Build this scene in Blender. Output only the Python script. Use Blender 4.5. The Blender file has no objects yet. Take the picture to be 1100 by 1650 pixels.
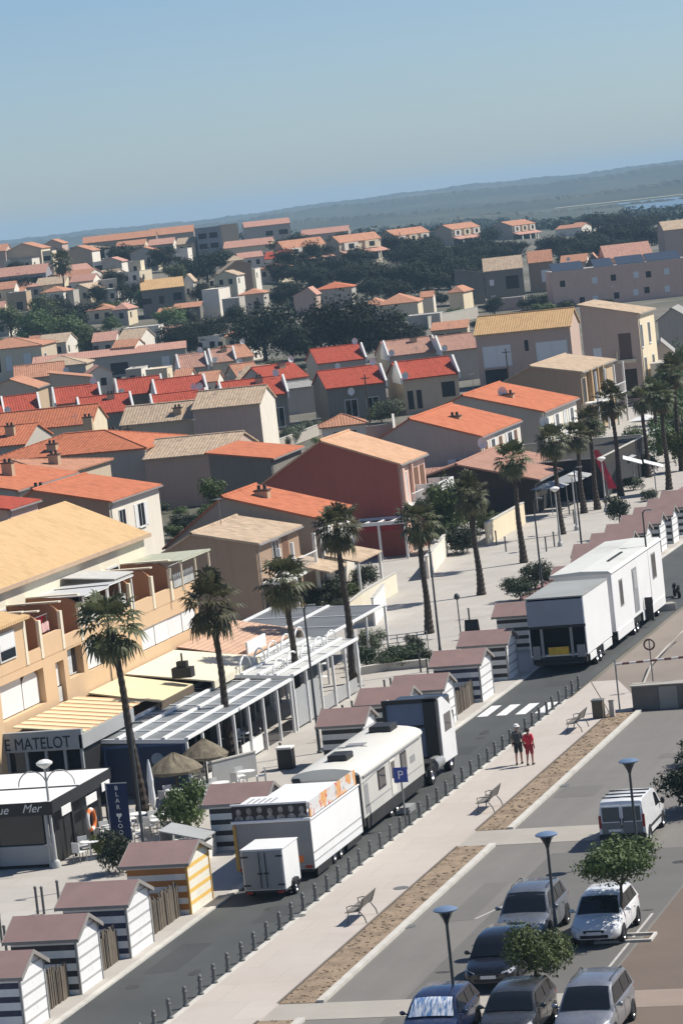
import bpy, math, random
from mathutils import Vector, Matrix
from math import sin, cos, tan, pi, radians, atan2, sqrt, floor
S = bpy.context.scene
COL = S.collection
rnd = random.Random(11)

# ------------------------------------------------------------------ mesh helper
class MB:
    def __init__(s):
        s.v = []; s.f = []; s.m = []
    def add(s, pts, faces, mi=0):
        b = len(s.v); s.v += [tuple(p) for p in pts]
        for f in faces:
            s.f.append([b + i for i in f]); s.m.append(mi)
    def poly(s, pts, mi=0):
        s.add(pts, [list(range(len(pts)))], mi)
    def box(s, x0, x1, y0, y1, z0, z1, mi=0):
        p = [(x0,y0,z0),(x1,y0,z0),(x1,y1,z0),(x0,y1,z0),(x0,y0,z1),(x1,y0,z1),(x1,y1,z1),(x0,y1,z1)]
        s.add(p, [(0,3,2,1),(4,5,6,7),(0,1,5,4),(1,2,6,5),(2,3,7,6),(3,0,4,7)], mi)
        return s
    def obox(s, c, sx, sy, sz, rz=0, rx=0, ry=0, mi=0):
        M = Matrix.Translation(c) @ Matrix.Rotation(rz,4,'Z') @ Matrix.Rotation(ry,4,'Y') @ Matrix.Rotation(rx,4,'X')
        b = len(s.v); s.box(-sx/2,sx/2,-sy/2,sy/2,-sz/2,sz/2,mi)
        s.v[b:] = [tuple(M @ Vector(p)) for p in s.v[b:]]
        return s
    def prism(s, prof, axis, a0, a1, mi=0):
        n = len(prof)
        def P(u, w, a):
            return (a,u,w) if axis == 'x' else (u,a,w) if axis == 'y' else (u,w,a)
        pts = [P(u,w,a0) for u,w in prof] + [P(u,w,a1) for u,w in prof]
        fs = [list(range(n)), list(range(2*n-1, n-1, -1))]
        for i in range(n):
            j = (i+1) % n; fs.append([i, i+n, j+n, j])
        s.add(pts, fs, mi)
        return s
    def path(s, pts, rad, n=8, mi=0, cap=True):
        pts = [Vector(p) for p in pts]
        if not isinstance(rad, (list,tuple)): rad = [rad]*len(pts)
        b = len(s.v)
        for i, p in enumerate(pts):
            d = (pts[min(i+1,len(pts)-1)] - pts[max(i-1,0)])
            if d.length < 1e-9: d = Vector((0,0,1))
            d.normalize()
            u = d.cross(Vector((0,1,0.03)))
            if u.length < 1e-3: u = d.cross(Vector((1,0,0)))
            u.normalize(); w = d.cross(u)
            for k in range(n):
                a = 2*pi*k/n
                s.v.append(tuple(p + (u*cos(a) + w*sin(a))*rad[i]))
        for i in range(len(pts)-1):
            for k in range(n):
                k2 = (k+1) % n
                s.f.append([b+i*n+k, b+i*n+k2, b+(i+1)*n+k2, b+(i+1)*n+k]); s.m.append(mi)
        if cap:
            s.f.append([b+k for k in range(n-1,-1,-1)]); s.m.append(mi)
            e = b+(len(pts)-1)*n
            s.f.append([e+k for k in range(n)]); s.m.append(mi)
        return s
    def tube(s, p, q, r0, r1=None, n=8, mi=0):
        return s.path([p,q], [r0, r0 if r1 is None else r1], n, mi)
    def ball(s, c, rx, ry, rz, nu=12, nv=8, mi=0):
        b = len(s.v)
        for j in range(1, nv):
            t = pi*j/nv
            for i in range(nu):
                a = 2*pi*i/nu
                s.v.append((c[0]+rx*sin(t)*cos(a), c[1]+ry*sin(t)*sin(a), c[2]+rz*cos(t)))
        top = len(s.v); s.v.append((c[0],c[1],c[2]+rz)); s.v.append((c[0],c[1],c[2]-rz))
        for j in range(nv-2):
            for i in range(nu):
                i2 = (i+1)%nu
                s.f.append([b+j*nu+i, b+(j+1)*nu+i, b+(j+1)*nu+i2, b+j*nu+i2]); s.m.append(mi)
        for i in range(nu):
            i2=(i+1)%nu
            s.f.append([top, b+i, b+i2]); s.m.append(mi)
            e=b+(nv-2)*nu
            s.f.append([top+1, e+i2, e+i]); s.m.append(mi)
        return s
    def lathe(s, c, prof, n=16, mi=0):
        b=len(s.v)
        for r,z in prof:
            for i in range(n):
                a=2*pi*i/n; s.v.append((c[0]+r*cos(a), c[1]+r*sin(a), c[2]+z))
        for j in range(len(prof)-1):
            for i in range(n):
                i2=(i+1)%n
                s.f.append([b+j*n+i, b+j*n+i2, b+(j+1)*n+i2, b+(j+1)*n+i]); s.m.append(mi)
        s.f.append([b+i for i in range(n-1,-1,-1)]); s.m.append(mi)
        e=b+(len(prof)-1)*n; s.f.append([e+i for i in range(n)]); s.m.append(mi)
        return s
    def grid(s, rows, mi=0):
        b=len(s.v); n=len(rows[0])
        for r in rows: s.v += [tuple(p) for p in r]
        for j in range(len(rows)-1):
            for i in range(n-1):
                s.f.append([b+j*n+i, b+j*n+i+1, b+(j+1)*n+i+1, b+(j+1)*n+i]); s.m.append(mi)
        return s
    def mesh(s, name, mats):
        me = bpy.data.meshes.new(name)
        me.from_pydata(s.v, [], s.f)
        for m in (mats if isinstance(mats,(list,tuple)) else [mats]): me.materials.append(m)
        if any(s.m): me.polygons.foreach_set('material_index', s.m)
        me.update()
        return me
    def build(s, name, mats, parent=None, loc=None, rz=0, smooth=False, bevel=0):
        me = s.mesh(name, mats)
        if smooth: me.polygons.foreach_set('use_smooth', [True]*len(me.polygons))
        o = bpy.data.objects.new(name, me); COL.objects.link(o)
        if parent: o.parent = parent
        if loc is not None: o.location = loc
        if rz: o.rotation_euler = (0,0,rz)
        if bevel:
            md = o.modifiers.new('bevel','BEVEL'); md.width = bevel; md.segments = 2; md.limit_method='ANGLE'
        if smooth:
            try: me.set_sharp_from_angle(angle=radians(42))
            except Exception: pass
        return o

def tag(o, label=None, cat=None, group=None, kind=None):
    if label: o['label'] = label
    if cat: o['category'] = cat
    if group: o['group'] = group
    if kind: o['kind'] = kind
    return o
def thing(name, label, cat, loc=(0,0,0), rz=0, group=None):
    o = bpy.data.objects.new(name, None); COL.objects.link(o)
    o.location = loc; o.rotation_euler = (0,0,rz); o.empty_display_size = .3
    return tag(o, label, cat, group)
def copy_tree(o, parent=None):
    c = o.copy(); COL.objects.link(c)
    if parent is not None:
        c.parent = parent
        if 'label' in c and False: del c['label']
    for ch in list(o.children): copy_tree(ch, c)
    return c
def place(o, loc, rz=0, label=None, sc=None, group=None):
    o.location = loc; o.rotation_euler = (0,0,rz)
    if label: o['label'] = label
    if group: o['group'] = group
    if sc is not None: o.scale = sc if isinstance(sc,(tuple,list)) else (sc,sc,sc)
    return o

# ------------------------------------------------------------------ camera
CAMH = 26.0; FPX = 5500.0
_roll = radians(6.2); _pit = math.atan((825-325)*cos(_roll)/FPX); _yaw = radians(-16.4)
_F0 = Vector((sin(_yaw), cos(_yaw), 0)); _R0 = Vector((cos(_yaw), -sin(_yaw), 0)); _U0 = Vector((0,0,1))
_F = _F0*cos(_pit) - _U0*sin(_pit); _U1 = _U0*cos(_pit) + _F0*sin(_pit)
_R = _R0*cos(_roll) - _U1*sin(_roll); _U = _R0*sin(_roll) + _U1*cos(_roll)
CAM = Vector((0,0,CAMH))
cd = bpy.data.cameras.new('camera'); co = bpy.data.objects.new('camera', cd); COL.objects.link(co)
cd.sensor_fit = 'VERTICAL'; cd.sensor_height = 36; cd.sensor_width = 24; cd.lens = FPX/1650*36
cd.clip_start = 1; cd.clip_end = 40000
co.matrix_world = Matrix(((_R.x,_U.x,-_F.x,0),(_R.y,_U.y,-_F.y,0),(_R.z,_U.z,-_F.z,CAMH),(0,0,0,1)))
S.camera = co

def interp(x, tab):
    if x <= tab[0][0]: return tab[0][1]
    for (a,u),(b,v) in zip(tab, tab[1:]):
        if x <= b: return u + (v-u)*(x-a)/(b-a)
    return tab[-1][1]
def sstep(a, b, x):
    t = min(1, max(0, (x-a)/(b-a))); return t*t*(3-2*t)
def ground_z(x, y):
    """height of the land: flat by the street, a low rise under the far end of the town"""
    d = x*_F0.x + y*_F0.y; l = x*_R0.x + y*_R0.y
    if d < 100: return 0.0
    p = interp(l/d*FPX, [(-640,20),(-420,19),(-150,16),(20,11.5),(330,5),(560,3)])
    return p*sstep(520,1030,d)*(1-sstep(1320,1900,d))
def sight(px, py): return _F + _R*((px-550)/FPX) + _U*((825-py)/FPX)
def at(px, py, z=0.0):
    d = sight(px,py); t = (z-CAMH)/d.z
    return CAM + d*t
def ats(px, py, h=0.0):
    """point on the sight line that stands h above the land"""
    d = sight(px,py); t = 90.0; 
    while t < 4000:
        p = CAM + d*t
        if p.z <= ground_z(p.x,p.y)+h:
            return p
        t += .5 if t<700 else 1.0
    return CAM + d*t

# ------------------------------------------------------------------ materials
MATS = {}
def _base(name):
    m = bpy.data.materials.new(name); m.use_nodes = True
    nt = m.node_tree; b = nt.nodes['Principled BSDF']
    return m, nt, b
def _n(nt, t, **kw):
    n = nt.nodes.new(t)
    for k,v in kw.items(): setattr(n,k,v)
    return n
def _mix(nt, fac, a, b, mode='MIX'):
    n = _n(nt,'ShaderNodeMix', data_type='RGBA', blend_type=mode)
    for sock,val in ((n.inputs['Factor'],fac),(n.inputs['A'],a),(n.inputs['B'],b)):
        if hasattr(val,'is_output') or isinstance(val, bpy.types.NodeSocket): nt.links.new(val, sock)
        elif isinstance(val,(tuple,list)): sock.default_value = tuple(val)+((1,) if len(val)==3 else ())
        else: sock.default_value = val
    return n.outputs['Result']
def _noise(nt, vec, scale, detail=4, rough=.55):
    n = _n(nt,'ShaderNodeTexNoise'); n.inputs['Scale'].default_value = scale
    n.inputs['Detail'].default_value = detail; n.inputs['Roughness'].default_value = rough
    if vec is not None: nt.links.new(vec, n.inputs['Vector'])
    return n.outputs['Fac']
def _ramp(nt, fac, a, b, ca=(0,0,0,1), cb=(1,1,1,1)):
    r = _n(nt,'ShaderNodeValToRGB'); e = r.color_ramp.elements
    e[0].position=a; e[0].color=ca; e[1].position=b; e[1].color=cb
    nt.links.new(fac, r.inputs['Fac']); return r.outputs['Color']
def _math(nt, op, a, b=None):
    n = _n(nt,'ShaderNodeMath', operation=op)
    for i,v in enumerate((a,b)):
        if v is None: continue
        if isinstance(v,(int,float)): n.inputs[i].default_value = v
        else: nt.links.new(v, n.inputs[i])
    return n.outputs[0]
def _bump(nt, b, h, dist, strength=.6):
    n = _n(nt,'ShaderNodeBump'); n.inputs['Distance'].default_value = dist; n.inputs['Strength'].default_value = strength
    nt.links.new(h, n.inputs['Height']); nt.links.new(n.outputs[0], b.inputs['Normal'])
def sc3(c, k): return tuple(min(1,max(0,x*k)) for x in c[:3])

def mat(name, c, rough=.8, var=.15, scale=2.0, dirt=.0, dirtc=(.12,.10,.08), metal=0, spec=.4, bump=0, world=True, fine=14):
    if name in MATS: return MATS[name]
    m,nt,b = _base(name)
    geo = _n(nt,'ShaderNodeNewGeometry').outputs['Position'] if world else _n(nt,'ShaderNodeTexCoord').outputs['Object']
    n1 = _noise(nt, geo, scale); n2 = _noise(nt, geo, scale*fine, 3)
    col = _mix(nt, _ramp(nt,n1,.32,.68), sc3(c,1-var), sc3(c,1+var))
    col = _mix(nt, .35, col, _mix(nt, n2, sc3(c,1-var*1.6), sc3(c,1+var*1.6)))
    if dirt:
        n3 = _noise(nt, geo, scale*.45, 6, .7)
        col = _mix(nt, _math(nt,'MULTIPLY',_ramp(nt,n3,.5,.8),dirt), col, dirtc)
    nt.links.new(col, b.inputs['Base Color'])
    b.inputs['Roughness'].default_value = rough; b.inputs['Metallic'].default_value = metal
    b.inputs['Specular IOR Level'].default_value = spec
    if bump: _bump(nt, b, n2, bump)
    MATS[name] = m
    return m
def wall(name, c, var=.09, streak=.38):
    """render on a wall: slightly uneven, rain streaks and a splash zone of its own"""
    if name in MATS: return MATS[name]
    m,nt,b = _base(name)
    tc = _n(nt,'ShaderNodeTexCoord').outputs['Object']
    mp = _n(nt,'ShaderNodeMapping'); mp.inputs['Scale'].default_value=(2.2,2.2,.22); nt.links.new(tc, mp.inputs['Vector'])
    st = _ramp(nt, _noise(nt, mp.outputs[0], 1.5, 5, .65), .5, .85)
    n1 = _noise(nt, tc, .7, 5); n2 = _noise(nt, tc, 26, 3)
    col = _mix(nt, n1, sc3(c,1-var*1.8), sc3(c,1+var)); col = _mix(nt, _math(nt,'MULTIPLY',_ramp(nt,_noise(nt,tc,.35,7,.75),.50,.62),.22), col, sc3((c[0],c[1]*1.02,c[2]*1.05),.80))
    col = _mix(nt, _math(nt,'MULTIPLY',st,streak), col, sc3((c[0]*.8,c[1]*.78,c[2]*.74),.75))
    nt.links.new(col, b.inputs['Base Color']); b.inputs['Roughness'].default_value=.9; b.inputs['Specular IOR Level'].default_value=.2
    _bump(nt, b, n2, .006, .5)
    MATS[name]=m; return m
def tiles(name, c, axis='x', pitch=.30, var=.22, mossy=.25, moss=(.16,.13,.10), course=.42):
    """canal tiles: ribs that run down the slope along one object axis, courses across it"""
    key = name+'_'+axis
    if key in MATS: return MATS[key]
    m,nt,b = _base(key)
    tc = _n(nt,'ShaderNodeTexCoord').outputs['Object']
    sp = _n(nt,'ShaderNodeSeparateXYZ'); nt.links.new(tc, sp.inputs[0])
    u = sp.outputs['Y' if axis=='x' else 'X']; v = sp.outputs['X' if axis=='x' else 'Y']
    rib = _math(nt,'ABSOLUTE', _math(nt,'SINE', _math(nt,'MULTIPLY',u,pi/pitch)))
    crs = _math(nt,'FRACT', _math(nt,'MULTIPLY',v,1/course))
    # one random tone per tile
    cmb = _n(nt,'ShaderNodeCombineXYZ')
    nt.links.new(_math(nt,'FLOOR',_math(nt,'MULTIPLY',u,1/pitch)), cmb.inputs[0])
    nt.links.new(_math(nt,'FLOOR',_math(nt,'MULTIPLY',v,1/course)), cmb.inputs[1])
    wn = _n(nt,'ShaderNodeTexWhiteNoise', noise_dimensions='2D'); nt.links.new(cmb.outputs[0], wn.inputs['Vector'])
    big = _noise(nt, tc, .55, 5, .65)
    col = _mix(nt, wn.outputs['Value'], sc3(c,1-var), sc3(c,1+var))
    col = _mix(nt, _ramp(nt,big,.35,.75), col, sc3(c,1.12))
    col = _mix(nt, _math(nt,'MULTIPLY',_ramp(nt,_noise(nt,tc,1.6,6,.7),.52,.8),mossy), col, moss)
    gap = _math(nt,'MULTIPLY', _ramp(nt,rib,.0,.45,(1,1,1,1),(0,0,0,1)), .32)
    col = _mix(nt, gap, col, sc3(c,.38))
    nt.links.new(col, b.inputs['Base Color']); b.inputs['Roughness'].default_value=.9; b.inputs['Specular IOR Level'].default_value=.1
    _bump(nt, b, _math(nt,'ADD',rib,_math(nt,'MULTIPLY',crs,.4)), .05, .7)
    MATS[key]=m; return m
def stripes(name, ca, cb, period, duty, off=0.0, axis='Z', rough=.6):
    if name in MATS: return MATS[name]
    m,nt,b=_base(name)
    tc=_n(nt,'ShaderNodeTexCoord').outputs['Object']; sp=_n(nt,'ShaderNodeSeparateXYZ'); nt.links.new(tc,sp.inputs[0])
    fr=_math(nt,'FRACT',_math(nt,'ADD',_math(nt,'MULTIPLY',sp.outputs[axis],1/period),off))
    k=_math(nt,'LESS_THAN',fr,duty)
    n=_noise(nt,tc,6,4); 
    A=_mix(nt,n,sc3(ca,.86),sc3(ca,1.08)); B=_mix(nt,n,sc3(cb,.8),sc3(cb,1.2))
    col=_mix(nt,k,B,A)
    col=_mix(nt,_math(nt,'MULTIPLY',_ramp(nt,_noise(nt,tc,1.3,6,.7),.55,.85),.3),col,(.25,.22,.19))
    nt.links.new(col,b.inputs['Base Color']); b.inputs['Roughness'].default_value=rough
    board=_math(nt,'FRACT',_math(nt,'MULTIPLY',sp.outputs[axis],2/period)); _bump(nt,b,board,.012,.5)
    MATS[name]=m; return m
def foliage(name, c, c2, scale=.8, rough=.65, trans=.25):
    if name in MATS: return MATS[name]
    m,nt,b=_base(name)
    tc=_n(nt,'ShaderNodeTexCoord').outputs['Object']; oi=_n(nt,'ShaderNodeObjectInfo').outputs['Random']
    col=_mix(nt,_ramp(nt,_noise(nt,tc,scale,3),.35,.65),c,c2)
    col=_mix(nt,_noise(nt,tc,scale*9,2),_mix(nt,.5,col,sc3(c,.7)),_mix(nt,.5,col,sc3(c2,1.25)))
    hs=_n(nt,'ShaderNodeHueSaturation'); nt.links.new(col,hs.inputs['Color'])
    nt.links.new(_math(nt,'ADD',_math(nt,'MULTIPLY',oi,.06),.47),hs.inputs['Hue'])
    nt.links.new(_math(nt,'ADD',_math(nt,'MULTIPLY',oi,.5),.75),hs.inputs['Value'])
    nt.links.new(hs.outputs[0],b.inputs['Base Color']); b.inputs['Roughness'].default_value=rough; b.inputs['Specular IOR Level'].default_value=.3
    if trans:
        tr=_n(nt,'ShaderNodeBsdfTranslucent'); nt.links.new(hs.outputs[0],tr.inputs['Color'])
        mx=_n(nt,'ShaderNodeMixShader'); mx.inputs[0].default_value=trans
        nt.links.new(b.outputs[0],mx.inputs[1]); nt.links.new(tr.outputs[0],mx.inputs[2])
        nt.links.new(mx.outputs[0],nt.nodes['Material Output'].inputs['Surface'])
    MATS[name]=m; return m
def paint(name, c, rough=.25, metal=0.0, coat=.6, dust=.12):
    """car paint with a film of dust"""
    if name in MATS: return MATS[name]
    m,nt,b=_base(name)
    tc=_n(nt,'ShaderNodeTexCoord').outputs['Object']
    d=_ramp(nt,_noise(nt,tc,3,6,.7),.4,.8)
    col=_mix(nt,_math(nt,'MULTIPLY',d,dust),c,(.42,.38,.33))
    nt.links.new(col,b.inputs['Base Color'])
    nt.links.new(_math(nt,'ADD',_math(nt,'MULTIPLY',d,.25),rough),b.inputs['Roughness'])
    b.inputs['Metallic'].default_value=metal; b.inputs['Coat Weight'].default_value=coat; b.inputs['Coat Roughness'].default_value=.08
    MATS[name]=m; return m
def glass(name='dark_glass', c=(.012,.015,.018), rough=.06):
    if name in MATS: return MATS[name]
    m,nt,b=_base(name); b.inputs['Base Color'].default_value=c+(1,); b.inputs['Roughness'].default_value=rough
    b.inputs['Specular IOR Level'].default_value=.6; MATS[name]=m; return m
# ------------------------------------------------------------------ the ground
def sheet(name, x0, x1, y0, y1, z, m, n=1):
    b=MB(); b.poly([(x0,y0,z),(x1,y0,z),(x1,y1,z),(x0,y1,z)]); return tag(b.build(name,m),kind='structure')
def slab(name, poly, z0, z1, m):
    b=MB(); b.prism(poly,'z',z0,z1); return tag(b.build(name,m),kind='structure')

def land_mat():
    m,nt,b=_base('land'); g=_n(nt,'ShaderNodeNewGeometry').outputs['Position']
    a=_mix(nt,_ramp(nt,_noise(nt,g,.012,6,.65),.4,.62),(.13,.115,.085),(.055,.062,.036))
    a=_mix(nt,_ramp(nt,_noise(nt,g,.05,5,.6),.45,.65),a,(.165,.15,.125))
    a=_mix(nt,_noise(nt,g,.6,5),sc3((.5,.5,.5),.9),a,'MULTIPLY') if False else a
    far=_mix(nt,_ramp(nt,_noise(nt,g,.004,6,.6),.42,.6),(.025,.036,.02),(.07,.078,.045))
    sp=_n(nt,'ShaderNodeSeparateXYZ'); nt.links.new(g,sp.inputs[0])
    k=_ramp(nt,_math(nt,'DIVIDE',sp.outputs['Y'],2000),.55,.75)
    nt.links.new(_mix(nt,k,a,far),b.inputs['Base Color']); b.inputs['Roughness'].default_value=.95
    _bump(nt,b,_noise(nt,g,1.5,5),.08,.4); return m
rows=[]
ds=[-150,20,60,90,130,180,240,300,360,420,480]+[480+20*i for i in range(1,48)]+[1500,1600,1700,1800,1900,2100,2400,2800,3300,4000,5000,6500,8500,9800]
for d in ds:
    r=[]; 
    for k in range(-24,25):
        l=k/24*max(420,d*1.0)*(1 if d<2000 else 1.0)
        p=_F0*d+_R0*l
        r.append((p.x,p.y,(ground_z(p.x,p.y) if d>100 else 0)-.03))
    rows.append(r)
mb=MB(); mb.grid(rows); tag(mb.build('ground',land_mat(),smooth=True),kind='structure')

def paving(name, c, tile=1.2, var=.06, joint=.75, dirt=.25):
    m,nt,b=_base(name); g=_n(nt,'ShaderNodeNewGeometry').outputs['Position']
    br=_n(nt,'ShaderNodeTexBrick'); br.offset=.5
    br.inputs['Scale'].default_value=1.0; br.inputs['Brick Width'].default_value=tile; br.inputs['Row Height'].default_value=tile
    br.inputs['Mortar Size'].default_value=.018; br.inputs['Mortar Smooth'].default_value=.3
    br.inputs['Color1'].default_value=sc3(c,1-var)+(1,); br.inputs['Color2'].default_value=sc3(c,1+var)+(1,); br.inputs['Mortar'].default_value=sc3(c,joint)+(1,)
    nt.links.new(g,br.inputs['Vector'])
    col=_mix(nt,_ramp(nt,_noise(nt,g,.16,6,.7),.4,.7),br.outputs['Color'],_mix(nt,1.0,br.outputs['Color'],(.86,.83,.80),'MULTIPLY'))
    col=_mix(nt,_math(nt,'MULTIPLY',_ramp(nt,_noise(nt,g,1.1,6,.75),.58,.82),dirt),col,(.20,.17,.14))
    col=_mix(nt,.3,col,_mix(nt,_noise(nt,g,30,2),sc3(c,.8),sc3(c,1.15)))
    nt.links.new(col,b.inputs['Base Color']); b.inputs['Roughness'].default_value=.85; b.inputs['Specular IOR Level'].default_value=.3
    _bump(nt,b,_noise(nt,g,20,3),.004); return m
def asphalt(name, c, patchy=.25, tyre=True, x0=-42.1, wid=3.9):
    m,nt,b=_base(name); g=_n(nt,'ShaderNodeNewGeometry').outputs['Position']
    mp=_n(nt,'ShaderNodeMapping'); mp.inputs['Scale'].default_value=(1.0,.06,1); nt.links.new(g,mp.inputs['Vector'])
    col=_mix(nt,_ramp(nt,_noise(nt,g,.22,6,.7),.35,.7),sc3(c,1-patchy),sc3(c,1+patchy))
    if tyre: col=_mix(nt,_math(nt,'MULTIPLY',_ramp(nt,_noise(nt,mp.outputs[0],.9,4,.6),.45,.7),.35),col,sc3(c,1.5))
    col=_mix(nt,_math(nt,'MULTIPLY',_ramp(nt,_noise(nt,g,.7,7,.8),.6,.75),.35),col,sc3(c,.5))
    col=_mix(nt,.4,col,_mix(nt,_noise(nt,g,45,2),sc3(c,.55),sc3(c,1.5)))
    nt.links.new(col,b.inputs['Base Color']); b.inputs['Roughness'].default_value=.82; b.inputs['Specular IOR Level'].default_value=.35
    _bump(nt,b,_noise(nt,g,40,3),.006); return m
M_ROAD=asphalt('road_asphalt',(.062,.066,.064))
M_PARK=asphalt('car_park_asphalt',(.165,.155,.14),.12)
M_STALL=asphalt('stall_asphalt',(.125,.12,.11),.15,False)
M_AISLE=asphalt('aisle_tan',(.14,.108,.085),.14,False)
M_TAN=asphalt('tan_ground',(.215,.18,.15),.15,False)
M_PROM=paving('promenade_paving',(.455,.41,.365),2.4,.05,.80,.3)
M_PROML=paving('terrace_paving',(.42,.395,.355),1.6,.06,.80,.35)
M_KERB=mat('kerb_stone',(.50,.48,.43),.85,.12,1.5,.4)
M_CONC=mat('concrete',(.34,.315,.275),.9,.1,.6,.35,(.25,.22,.19))
M_WHITE=mat('road_white',(.74,.73,.70),.7,.1,3,.6,(.22,.21,.2))
M_REDP=paving('red_paving',(.27,.155,.145),1.2,.08,.8,.25)
M_MULCH=mat('dry_bed',(.25,.185,.125),.95,.4,1.3,.75,(.11,.075,.05),bump=.06,fine=7)

sheet('road',-42.1,-38.2,20,430,0.0,M_ROAD)
slab('pavement',[(-42.35,60),(-42.35,203),(-44.3,212),(-44.3,430),(-75,430),(-75,60)],-.3,.05,M_PROML)
b=MB(); b.poly([(-42.1,202.9,0),(-42.1,430,0),(-44.05,430,0),(-44.05,212.1,0)]); tag(b.build('road',M_ROAD),kind='structure')
b=MB(); b.prism([(-42.35,203.01),(-42.1,203.01),(-44.05,212.1),(-44.05,430),(-44.29,430),(-44.29,212)],'z',-.3,.07); tag(b.build('kerb',M_KERB),kind='structure')
b=MB(); b.box(-42.34,-42.1,60,203,-.3,.07); tag(b.build('kerb',M_KERB),kind='structure')
slab('promenade',[(-38.0,60),(-34.9,60),(-34.9,160.5),(-38.0,171)],-.3,.05,M_PROM)
b=MB(); b.box(-38.2,-38.0,60,166,-.3,.06); tag(b.build('kerb',M_KERB),kind='structure')
# planting strips with their kerbs, car park
slab('car_park',[(-33.3,60),(10,60),(10,161),(-33.3,161)],-.3,.0,M_PARK)
for y0,y1 in ((60,102.9),(105.1,129.8),(132.9,160.8)):
    slab('flower_bed_soil',[(-34.9,y0),(-33.6,y0),(-33.6,y1),(-34.9,y1)],-.3,.03,M_MULCH)
    b=MB(); b.box(-33.6,-33.34,y0,y1,-.3,.10); tag(b.build('kerb',M_KERB),kind='structure')
    b=MB(); b.box(-34.98,-34.9,y0,y1,-.3,.06); tag(b.build('kerb',mat('bed_edge',(.16,.14,.12),.9)),kind='structure')
for y0,y1 in ((102.9,105.1),(129.8,132.9)):
    slab('path',[(-34.9,y0),(-29.3 if y0>120 else -23.6,y0),(-29.3 if y0>120 else -23.6,y1),(-34.9,y1)],-.3,.012,M_CONC)
slab('path',[(-23.6,102.9),(10,102.9),(10,105.1),(-23.6,105.1)],-.3,.012,mat('path_pink',(.26,.205,.165),.9,.1,.6,.3))
sheet('parking_stalls',-30.6,-24.2,105.2,127.6,.004,M_STALL)
sheet('parking_stalls',-30.6,-24.2,90,102.8,.004,M_STALL)
slab('aisle',[(-24.1,60),(10,60),(10,102.9),(-24.1,102.9)],-.3,.006,M_AISLE)
slab('aisle',[(-24.1,105.1),(10,105.1),(10,135),(-24.1,135)],-.3,.006,M_AISLE)
slab('parking_ground',[(-37.9,171.5),(-34.4,161.2),(40,161.2),(40,430),(-37.9,430)],-.3,-.004,M_TAN)
slab('pavement',[(-38.0,171.2),(-34.9,160.7),(-33.9,161.0),(-34.3,164.5),(-36.6,171.2)],-.3,.03,M_PROM)
slab('red_path',[(-50.2,207),(-47.6,207),(-47.6,300),(-52,300)],-.1,.056,M_REDP)
# painted lines
def line(x0,x1,y0,y1,z,m=M_WHITE): return sheet('road_markings',x0,x1,y0,y1,z,m)
for k in range(4):
    line(-41.95+k*.98,-41.42+k*.98,162.2,165.4,.006)
for k in range(4): line(-41.7+k*.82,-41.25+k*.82,224,227,.006)
M_FAINT=mat('worn_white',(.42,.40,.37),.8,.15,3,.5,(.2,.19,.18))
for y in (109.6,):
    pass
for (x0,y0,x1,y1) in ((-31.0,116.6,-29.2,122.4),(-24.45,105.5,-24.45,111.8),(-24.45,112.6,-24.45,116.2),(-24.4,98,-24.4,102.6),(-27.3,106,-27.3,111.6)):
    dx,dy=x1-x0,y1-y0; L=sqrt(dx*dx+dy*dy); nx,ny=-dy/L*.05,dx/L*.05
    b=MB(); b.poly([(x0-nx,y0-ny,.010),(x1-nx,y1-ny,.010),(x1+nx,y1+ny,.010),(x0+nx,y0+ny,.010)][::-1]); tag(b.build('parking_line',M_FAINT),kind='structure')
# mended and stained places in the asphalt
rp=random.Random(3); M_PATCH=asphalt('patch_asphalt',(.052,.055,.054),.2,False); M_PATCH2=asphalt('patch_pale',(.142,.134,.122),.15,False); M_OIL=mat('oil_stain',(.05,.047,.043),.6,.3,3)
def patch(cx,cy,rx,ry,m,z,nm,n=14,sq=False):
    b=MB(); 
    if sq: pts=[(cx-rx,cy-ry),(cx+rx,cy-ry*rp.uniform(.9,1)),(cx+rx*rp.uniform(.9,1),cy+ry),(cx-rx,cy+ry)]
    else: pts=[(cx+rx*rp.uniform(.7,1.1)*cos(2*pi*i/n),cy+ry*rp.uniform(.7,1.1)*sin(2*pi*i/n)) for i in range(n)]
    b.poly([(x,y,z) for x,y in pts]); tag(b.build(nm,m),kind='structure')
for (cx,cy,rx,ry) in ((-40.9,112.5,.6,2.2),(-39.3,119.0,.5,1.4),(-40.6,152.5,.9,1.1),(-39.6,171.5,.8,.9)): patch(cx,cy,rx,ry,M_PATCH,.0045,'asphalt_patch',sq=True)
for (cx,cy,rx,ry) in ((-31.6,119.5,.5,3.2),(-32.2,140.5,.9,1.2),(-28.5,148,1.6,.6)): patch(cx,cy,rx,ry,M_PATCH2,.0050,'asphalt_patch',sq=True)
for k in range(16): patch(rp.uniform(-30.2,-24.6),rp.uniform(105.6,127),rp.uniform(.12,.35),rp.uniform(.12,.4),M_OIL,.0085+.0004*k,'oil_stain')
for k in range(8): patch(rp.uniform(-41.6,-38.7),rp.uniform(105,172),rp.uniform(.12,.3),rp.uniform(.2,.8),M_OIL,.0052+.0004*k,'oil_stain')
# tree pits at the head of the stalls
for (x,y) in ((-24.67,112.4),(-25.6,102.3)):
    b=MB()
    for a in ((-1.0,1.0,-.55,-.45),(-1.0,1.0,.45,.55),(-1.0,-.9,-.45,.45),(.9,1.0,-.45,.45)): b.box(x+a[0],x+a[1],y+a[2],y+a[3],-.1,.09)
    tag(b.build('kerb',M_KERB),kind='structure')
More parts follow.
